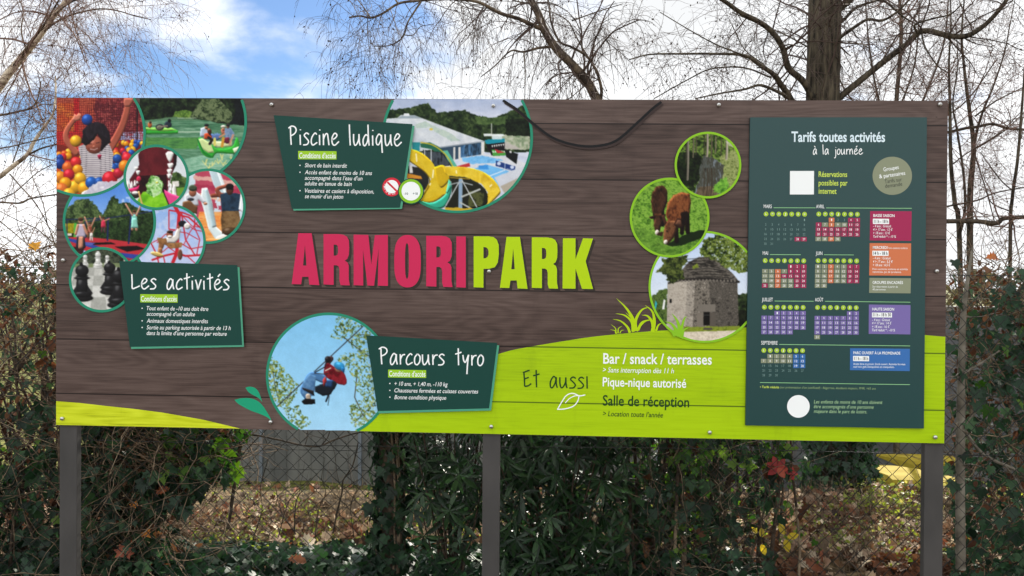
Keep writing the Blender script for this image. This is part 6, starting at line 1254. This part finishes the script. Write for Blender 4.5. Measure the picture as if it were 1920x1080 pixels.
x, y, z = on_ground(700, 2.3, 3.9, 2.9, 3.5, 47, .45, .4); h = NR.uniform(.01, .15, len(x)); p = np.stack([x, y, z + h], 1); v, f = scatter(OVAL, p, NR.uniform(.02, .05, len(x)), np.tile((0., -.3, .8), (len(x), 1)), None, .7)
bl = [twig((a, b, c), (NR.normal(0, .4), NR.normal(0, .4), 1), NR.uniform(.08, .22), .002, 5, .2, .05) for a, b, c in zip(*on_ground(700, 2.2, 4.0, 2.8, 3.5, 48, .38, .4))]
v2, f2 = tubes_np(bl, 3); k = len(f); v, f = join([(v, f), (v2, f2)]); tag(mesh_np('undergrowth', v, f, None, [HERB, BARKL], np.r_[np.zeros(k, int), np.ones(len(f2), int)]), 'taller sunlit weeds and dry stalks in front of the yellow-lidded bins', 'undergrowth', None, 'stuff')
# ---- far scrub closing the view behind the walls
xs_ = NR.uniform(-60, 60, 9000); ys_ = NR.uniform(19, 24, 9000); hh = 1.5 + .9 * fbm(xs_ / 3 + 50, ys_ / 3 + 50, 81); p = np.stack([xs_, ys_, -.6 + (hh + .6) * NR.uniform(0, 1, 9000) ** .7], 1)
v, f = scatter(OVAL, p, NR.uniform(.18, .42, 9000), np.tile((0., -1, .3), (9000, 1)), None, .8)
tw = [twig((a, b, -.5), (NR.normal(0, .3), 0, 1), NR.uniform(1.6, 2.9), .012, 6, .2) for a, b in zip(NR.uniform(-60, 60, 900), NR.uniform(18.5, 23, 900))]
v2, f2 = tubes_np(tw, 3); k = len(f); v, f = join([(v, f), (v2, f2)]); tag(mesh_np('scrub', v, f, None, [leaf_mat('scrub_leaf', ['#2c2a1c', '#4a4430', '#5c5238', '#3a3a26', '#6a5a40'], .3, .7, .15), BARKT], np.r_[np.zeros(k, int), np.ones(len(f2), int)]), 'distant brown scrub seen through gaps in the hedge', 'scrub', None, 'stuff')
# ---- single leaves that stand out
def single(name, tmpl, px, py, Y, size, m, label, rz, group='single fallen leaves that stand out', nrm=(0, -1, .4), cat='leaf'):
    c = at(px, py, Y); v, f = scatter(tmpl, np.array([[0., 0, 0]]), np.array([size]), np.array([nrm], float), np.array([[math.sin(rz), 0, math.cos(rz)]]), .05)
    o = mesh_np(name, v, f, None, [m]); o.location = c; return tag(o, label, cat, group)
single('fallen_leaf', OAK, 1848, 484, .84, .075, leaf_mat('orange_oak_leaf', ['#9a5a30', '#9a5a30'], .25), 'orange oak leaf caught on top of the right-hand hedge', 1.3)
single('fallen_leaf', MAPLE, 62, 468, .8, .055, leaf_mat('amber_leaf', ['#b8842c', '#b8842c'], .3), 'small amber leaf on top of the left-hand hedge', .4)
single('fallen_leaf', MAPLE, 232, 1045, .76, .085, leaf_mat('rust_leaf', ['#8a4a34', '#8a4a34'], .3), 'large rust-coloured leaf low behind the left post', .2)
single('fallen_leaf', OAK, 292, 925, .76, .06, leaf_mat('brown_leaf', ['#7a4428', '#7a4428'], .3), 'curled brown leaf caught halfway up the ivy bank', 1.1)
single('fallen_leaf', MAPLE, 250, 951, .78, .035, leaf_mat('orange_leaf', ['#d8852c', '#d8852c'], .5), 'small orange leaf hanging in the ivy bank', .1)
single('fallen_leaf', MAPLE, 352, 916, .8, .03, YELM, 'small bright yellow leaf in the ivy bank', .3)
single('fallen_leaf', MAPLE, 272, 996, .76, .04, leaf_mat('ochre_leaf', ['#b07030', '#b07030'], .4), 'ochre leaf low in the ivy bank beside a bare stalk', 2.4)
single('fallen_leaf', OAK, 540, 1048, .9, .085, leaf_mat('oak_brown_leaf', ['#74482f', '#74482f'], .15), 'broad brown oak leaf on the dark ground ivy', 1.6, nrm=(0, -.6, .8))
# creeper sprays: leaflets of one leaf
def spray(name, px, py, Y, m, label, leaflets, group):
    c = at(px, py, Y); L = []
    for dx, dy, a, s in leaflets: L.append(scatter(OVAL, np.array([[dx, 0., dy]]), np.array([s]), np.array([[0., -1, .25]]), np.array([[math.sin(a), 0, math.cos(a)]]), .1))
    v, f = join(L); v2, f2 = tubes_np([(np.array([(0, .0, 0), (.01, .02, .1), (.03, .03, .24)]), np.full(3, .0016))], 4); k = len(f); v, f = join([(v, f), (v2, f2)])
    o = mesh_np(name, v, f, None, [m, BARKT], np.r_[np.zeros(k, int), np.ones(len(f2), int)]); o.location = c; return tag(o, label, 'creeper', group)
star = [(0, 0, a, .055) for a in (-2.2, -1.3, -.3, .7, 1.6, 2.5)]
spray('creeper_leaf', 1458, 877, .78, REDM, 'red five-fingered creeper leaf hanging on the fence under the price board', star, 'creeper leaves on the fence')
spray('creeper_leaf', 1484, 888, .8, REDM, 'smaller red creeper leaf just right of the large red one', [(0, 0, a, .032) for a in (-1.2, .3, 1.5, 2.8)], 'creeper leaves on the fence')
spray('creeper_leaf', 1428, 1008, .78, YELM, 'yellow two-leaflet creeper leaf low on the fence', [(0, 0, .2, .045), (.0, -.03, 2.9, .05), (-.02, .02, -.8, .035)], 'creeper leaves on the fence')
spray('creeper_leaf', 1472, 1003, .78, YELM, 'yellow three-leaflet creeper leaf low on the fence, right of the other yellow one', [(0, 0, -.4, .055), (.01, -.01, 1.4, .055), (.0, -.02, 2.9, .06)], 'creeper leaves on the fence')
spray('creeper_leaf', 1403, 872, .85, IVYL, 'bright green creeper leaf lit from behind, left of the red ones', [(0, 0, a, .045) for a in (-1.5, -.4, .6, 1.8, 3.0)], 'creeper leaves on the fence')

# ================================================================== TREES
BIRCH = noisy(mat('birch_bark', (206, 196, 180), .7, .3), (92, 76, 60), (196, 182, 160), 9, 6, .3, (1, 1, 2.2), lo=.36, hi=.5)
BIRCHD = noisy(mat('dark_birch_bark', (60, 48, 38), .85, .3), (44, 36, 30), (104, 90, 72), 12, 6, .4, lo=.4, hi=.64); OAKB = noisy(mat('rough_bark', (56, 48, 40), .9, .2), (32, 28, 23), (88, 80, 66), 6, 8, .8, (6, 6, 1)); TWIGD = mat('fine_twig', (76, 62, 56), .8, .3); TWIGR = mat('reddish_twig', (108, 84, 74), .8, .3)
SPECK = mat('catkin_brown', (52, 40, 30), .9, .2)
# left birch
V_ = (0, 0, 3.0)
LB = [pxpath([(-420, 1900), (-330, 1400), (-220, 900), (-90, 620), (0, 480), (60, 400), (150, 290), (230, 190), (300, 90), (380, 0), (440, -70), (520, -200)], *V_, 3.9, [62, 52, 40, 30, 20]),
      pxpath([(60, 395), (150, 270), (240, 150), (320, 20), (360, -60)], *V_, [3.9, 3.8, 3.7, 3.6, 3.5], [16, 8]), pxpath([(225, 200), (280, 150), (360, 100), (450, 70), (560, 50), (660, 60), (760, 90), (850, 110)], *V_, [3.9, 3.9, 4, 4.1, 4.2, 4.3, 4.3, 4.4], [14, 9, 5]),
      pxpath([(300, 90), (370, 30), (450, -10), (560, -30), (700, -20), (800, 10)], *V_, [3.9, 3.7, 3.6, 3.5, 3.4, 3.3], [12, 5]), pxpath([(150, 290), (120, 180), (130, 60), (90, -40)], *V_, [3.9, 4, 4.2, 4.4], [10, 5])]
W_ = (0, 160, 3.375)
LB2 = [pxpath([(-300, 1700), (-160, 900), (-40, 620), (10, 570), (90, 505), (170, 440), (225, 340), (290, 250), (335, 180), (352, 60), (350, -60)], *W_, 3.3, [40, 34, 26, 20, 14, 9]), pxpath([(-60, 200), (0, 190), (100, 170), (200, 140), (240, 80), (260, -30)], *W_, 3.5, [16, 12, 7]), pxpath([(100, 170), (200, 150), (280, 120), (420, 125), (520, 110)], *W_, 3.5, [8, 5]),
       pxpath([(-60, 420), (0, 400), (80, 385), (180, 360), (350, 320), (460, 300)], *W_, [3.3, 3.3, 3.3, 3.2, 3.2, 3.1], [10, 7]), pxpath([(170, 445), (260, 400), (350, 375), (450, 340)], *W_, 3.3, [13, 8]), pxpath([(-80, 745), (0, 740), (130, 745), (200, 715), (400, 685)], *W_, 3.2, [14, 10]), pxpath([(-60, 760), (0, 720), (90, 680), (170, 610), (240, 550), (330, 500)], *W_, 3.2, [9, 5]),
       pxpath([(60, 560), (130, 640), (220, 740), (300, 880), (350, 1010)], *W_, 3.1, [9, 6]), pxpath([(300, 880), (270, 740), (200, 560), (190, 460)], *W_, 3.1, [7, 4]), pxpath([(0, 860), (120, 960), (210, 1040)], *W_, 3.0, [8, 5]), pxpath([(80, 490), (120, 380), (160, 260), (240, 150)], *W_, 3.2, [8, 4])]
def big_tree(name, label, loc, trunks, trunk_m, limbs, plan, leaves, twig_m, nt=10):
    t = empty(name, loc, label, 'tree'); v, f = join([tubes_np([l], nt) for l in trunks] + [tubes_np([l], 7) for l in limbs])
    k = sum(len(tubes_np([l], nt)[1]) for l in trunks); mesh_np('trunk', v, f, t, trunk_m, np.r_[np.zeros(k, int), np.full(len(f) - k, len(trunk_m) - 1)], smooth=True)
    sub = [(p[len(p) // 3:], r[len(r) // 3:]) for p, r in trunks]
    tws = ramify(limbs + sub, plan); v, f = tubes_np(tws, 3)
    m, sz = leaves; ids = NR.integers(0, len(tws), m); pos = np.array([tws[i][0][NR.integers(2, 7)] for i in ids])
    lv, lf = scatter(SLIVER, pos, NR.uniform(*sz, m), np.tile((0., -1, 0), (m, 1)), np.tile((0., 0, -1), (m, 1)), .7); k = len(f)
    v, f = join([(v, f), (lv, lf)]); mesh_np('crown', v, f, t, [twig_m, SPECK], np.r_[np.zeros(k, int), np.ones(len(lf), int)]); return t
HANG = [(10.0, (.5, 1.3), .42, .06, .75), (10.5, (.35, .95), .5, .16, .7), (7, (.2, .55), .55, .2, .6)]
big_tree('birch_tree', 'sunlit pale birch leaning across the top left corner of the picture', tuple(LB[0][0][0] * np.array([1, 1, 0])), LB[:1], [BIRCH, BIRCHD], LB[1:], HANG, (500, (.012, .026)), TWIGR)
big_tree('birch_tree', 'lower birch with sunlit forked limbs left of the sign above the hedge', tuple(LB2[0][0][0] * np.array([1, 1, 0])), LB2[:1], [BIRCH, BIRCHD], LB2[1:], [(9, (.3, .9), .42, .03, .75), (9.5, (.2, .6), .5, .06, .7), (8, (.12, .35), .55, .08, .65)], (500, (.01, .022)), TWIGR)
# middle birch
V_ = (520, 0, 2.8235)
MB_ = [pxpath([(2080, 2560), (2060, 2200), (2000, 1500), (1870, 900), (1760, 640), (1690, 525), (1640, 430), (1560, 340), (1480, 260), (1420, 170), (1385, 80), (1345, 0), (1320, -80), (1280, -250)], *V_, 4.3, [110, 84, 56, 46, 44, 36, 24]),
       pxpath([(1390, 150), (1280, 100), (1180, 70), (1060, 10), (900, -6), (730, 5), (640, 20), (560, 70), (495, 95), (440, 85), (380, 92)], *V_, np.linspace(4.3, 3.7, 11), [22, 16, 12, 8]), pxpath([(760, 10), (720, 70), (690, 120), (665, 195), (595, 240), (510, 245)], *V_, np.linspace(3.95, 3.6, 6), [11, 5]),
       pxpath([(1445, 248), (1380, 255), (1300, 275), (1235, 270), (1150, 350), (1080, 405)], *V_, np.linspace(4.3, 3.9, 6), [16, 10, 5]), pxpath([(1305, 275), (1312, 380), (1310, 530)], *V_, np.linspace(4.1, 4.0, 3), [8, 4]), pxpath([(1712, 530), (1715, 470), (1690, 380), (1640, 300), (1560, 250), (1495, 220), (1450, 120), (1440, 30), (1420, -60)], *V_, np.linspace(4.3, 4.0, 9), [18, 13, 8]),
       pxpath([(1655, 320), (1585, 200), (1545, 120), (1480, 75), (1400, 50)], *V_, np.linspace(4.2, 4.4, 5), [9, 5]), pxpath([(640, 20), (610, -20), (560, -60)], *V_, 3.8, [10, 6]), pxpath([(495, 95), (450, 30), (400, -30)], *V_, 3.7, [8, 4]), pxpath([(670, 185), (720, 185), (760, 140), (830, 130)], *V_, 3.8, [6, 3]), pxpath([(1340, 20), (1250, 0), (1160, -60)], *V_, 4.2, [9, 5]), pxpath([(1560, 110), (1700, 60), (1830, 20)], *V_, [4.4, 4.6, 4.8], [8, 4])]
big_tree('birch_tree', 'leaning dark birch with drooping twigs rising behind the middle of the sign', tuple(MB_[0][0][0] * np.array([1, 1, 0])), MB_[:1], [BIRCHD, BIRCHD], MB_[1:], [(9, (.35, .95), .42, .08, .75), (10, (.3, .8), .5, .24, .65), (8.0, (.15, .45), .55, .28, .55)], (900, (.012, .028)), TWIGD)
# big tree right of the middle
V_ = (1180, 0, 2.595)
T0 = pxpath([(1015, 2560), (1010, 2300), (990, 2000), (960, 1200), (942, 490), (945, 300), (952, 0), (955, -300)], *V_, 3.8, [190, 165, 158, 152, 150, 146])
LT = [pxpath([(915, 520), (850, 400), (775, 330), (745, 230), (690, 150), (620, 100), (540, 60), (470, 10), (420, -20)], *V_, np.linspace(3.7, 3.2, 9), [34, 26, 18]), pxpath([(900, 700), (790, 490), (730, 400), (700, 360), (640, 320), (560, 270), (420, 262), (250, 262), (100, 265), (0, 290)], *V_, np.linspace(3.7, 3.0, 10), [34, 24, 12, 6]), pxpath([(760, 470), (740, 455), (640, 415), (560, 435), (440, 455), (320, 480)], *V_, np.linspace(3.5, 3.1, 6), [20, 12, 6]),
      pxpath([(960, 560), (1020, 480), (1120, 395), (1250, 290), (1350, 215), (1400, 165), (1450, 150), (1560, 175), (1640, 175), (1720, 130), (1790, 60), (1850, -20)], *V_, np.linspace(3.8, 3.3, 12), [34, 28, 26, 18]), pxpath([(970, 240), (1030, 180), (1100, 130), (1160, 95), (1230, 100), (1300, 60), (1370, -10)], *V_, np.linspace(3.7, 3.4, 7), [18, 14, 9]), pxpath([(980, 140), (1040, 100), (1100, 40), (1180, 10), (1240, 5), (1330, 80), (1400, 120)], *V_, np.linspace(3.9, 4.3, 7), [18, 12, 7]),
      pxpath([(1020, 40), (1080, -10), (1120, -60)], *V_, 3.9, [40, 30]), pxpath([(1400, 160), (1390, 120), (1480, 90), (1560, 70), (1620, 20)], *V_, np.linspace(3.5, 3.2, 5), [12, 6]), pxpath([(1420, 150), (1440, 230), (1500, 320), (1545, 350)], *V_, 3.5, [8, 5]), pxpath([(690, 378), (560, 330), (400, 335), (280, 390), (120, 480)], *V_, np.linspace(3.4, 3.0, 5), [9, 5]), pxpath([(870, 230), (760, 170), (640, 120), (500, 60)], *V_, np.linspace(3.8, 4.4, 4), [8, 5]), pxpath([(750, 400), (820, 300), (860, 240)], *V_, 3.6, [7, 5]), pxpath([(560, 270), (430, 220), (300, 150), (150, 60)], *V_, np.linspace(3.2, 2.9, 4), [8, 4]), pxpath([(620, 330), (660, 320), (560, 240), (500, 120)], *V_, 3.6, [7, 4])]
bt = big_tree('broad_tree', 'large rough-barked tree with spreading bare limbs behind the price board', (T0[0][0][0], T0[0][0][1], gz(T0[0][0][0], 3.8)), [T0], [OAKB, OAKB], LT, [(7.5, (.35, 1.0), .34, .03, .75), (9.5, (.25, .75), .5, .06, .7), (8.5, (.15, .45), .55, .08, .65)], (900, (.012, .026)), TWIGD, 16)
n = 2600; th = NR.uniform(0, 2 * math.pi, n); zb_ = gz(T0[0][0][0], 3.8); z = zb_ + NR.uniform(-.1, 1.9, n) ** 1.0; w = .18 * (1 + .5 * np.exp(-(z - zb_) * 2.2)); rr = w * NR.uniform(.9, 1.35, n)
xc_ = np.interp(z, [zb_, 1.5], [at(1578, 920, 3.8).x, at(1560, 700, 3.8).x]); pos = np.stack([xc_ + rr * np.cos(th), 3.8 + rr * np.sin(th), z], 1)
v, f = scatter(IVY, pos, NR.uniform(.035, .075, n), np.stack([np.cos(th), np.sin(th), np.full(n, .3)], 1), np.tile((0., 0, -1), (n, 1)), .5); mesh_np('ivy_leaves', v, f, bt, [IVYM])
# slender trees at the right
V_ = (1720, 100, 2.7)
def slender(label, limbs, base_px, Y, plan): return big_tree('slender_tree', label, (limbs[0][0][0][0], Y, 0), limbs[:1], [OAKB, DARKB], limbs[1:], plan, (250, (.012, .024)), TWIGR, 8)
PL = [(11.0, (.3, .9), .42, .0, .75), (9.0, (.2, .6), .5, .03, .7), (8, (.12, .4), .55, .04, .65)]
slender('slender bare tree with curved double stem just right of the sign', [pxpath([(240, 2600), (215, 1000), (190, 760), (170, 560), (165, 260), (160, 60), (170, -200), (150, -480)], *V_, 4.2, [26, 22, 16, 9, 3]), pxpath([(205, 950), (240, 800), (235, 620), (200, 380), (180, 250), (205, 50), (190, -200)], *V_, 4.2, [16, 10, 3]), pxpath([(150, 775), (300, 745), (400, 705), (560, 675)], *V_, np.linspace(4.2, 3.9, 4), [9, 6]), pxpath([(180, 560), (260, 500), (420, 400), (520, 300)], *V_, 4.3, [7, 4])], 0, 4.2, PL)
slender('slender bare forked tree at the right edge reaching above the sign', [pxpath([(262, 2600), (266, 1000), (268, 700), (285, 480), (265, 300), (240, 100), (225, -100), (240, -350), (215, -600)], *V_, 4.7, [32, 27, 18, 9, 3]), pxpath([(270, 650), (290, 450), (330, 300), (380, 180), (440, 0), (470, -150), (520, -400)], *V_, np.linspace(4.7, 4.4, 7), [17, 9, 3]), pxpath([(280, 480), (350, 700), (390, 850)], *V_, 4.6, [7, 5]), pxpath([(155, 400), (250, 378), (300, 372), (380, 358), (460, 380), (560, 388)], *V_, 4.5, [15, 13]), pxpath([(290, 320), (400, 240), (520, 180), (620, 120)], *V_, np.linspace(4.6, 4.2, 4), [9, 4]), pxpath([(300, 480), (430, 400), (540, 300)], *V_, 4.5, [8, 4])], 0, 4.7, PL)
slender('thin bare birch farthest right above the hedge', [pxpath([(460, 2600), (470, 1000), (480, 740), (505, 560), (520, 400), (535, 200), (550, 0), (560, -250), (590, -500)], *V_, 4.0, [18, 15, 10, 3]), pxpath([(490, 700), (430, 650), (360, 560), (320, 500)], *V_, 4.0, [7, 4]), pxpath([(100, 852), (145, 850), (300, 850), (400, 860), (440, 835), (560, 828)], *V_, 4.0, [24, 22]), pxpath([(470, 800), (380, 760), (350, 700)], *V_, 4.0, [7, 4]), pxpath([(540, 550), (640, 420), (700, 300)], *V_, 4.0, [7, 4])], 0, 4.0, PL)
V_ = (1500, 0, 1.0)
slender('bushy brown-twigged tree farther back between the big trunk and the right edge', [pxpath([(180, 900), (185, 500), (178, 250), (190, 60), (180, -80), (190, -200)], *V_, 7.2, [12, 9, 6, 2]), pxpath([(182, 330), (150, 200), (130, 90), (120, -40)], *V_, 7.2, [5, 2]), pxpath([(182, 300), (230, 190), (270, 80), (280, -40)], *V_, 7.3, [5, 2]), pxpath([(180, 220), (215, 120), (225, 0)], *V_, 7.0, [4, 2]), pxpath([(186, 260), (300, 200), (370, 110)], *V_, 7.2, [4, 2]), pxpath([(180, 250), (100, 190), (60, 120)], *V_, 7.4, [4, 2])], 0, 7.2, [(8.5, (.4, 1.1), .5, .0, .75), (9, (.3, .8), .6, .02, .7), (7, (.2, .5), .7, .03, .65)])
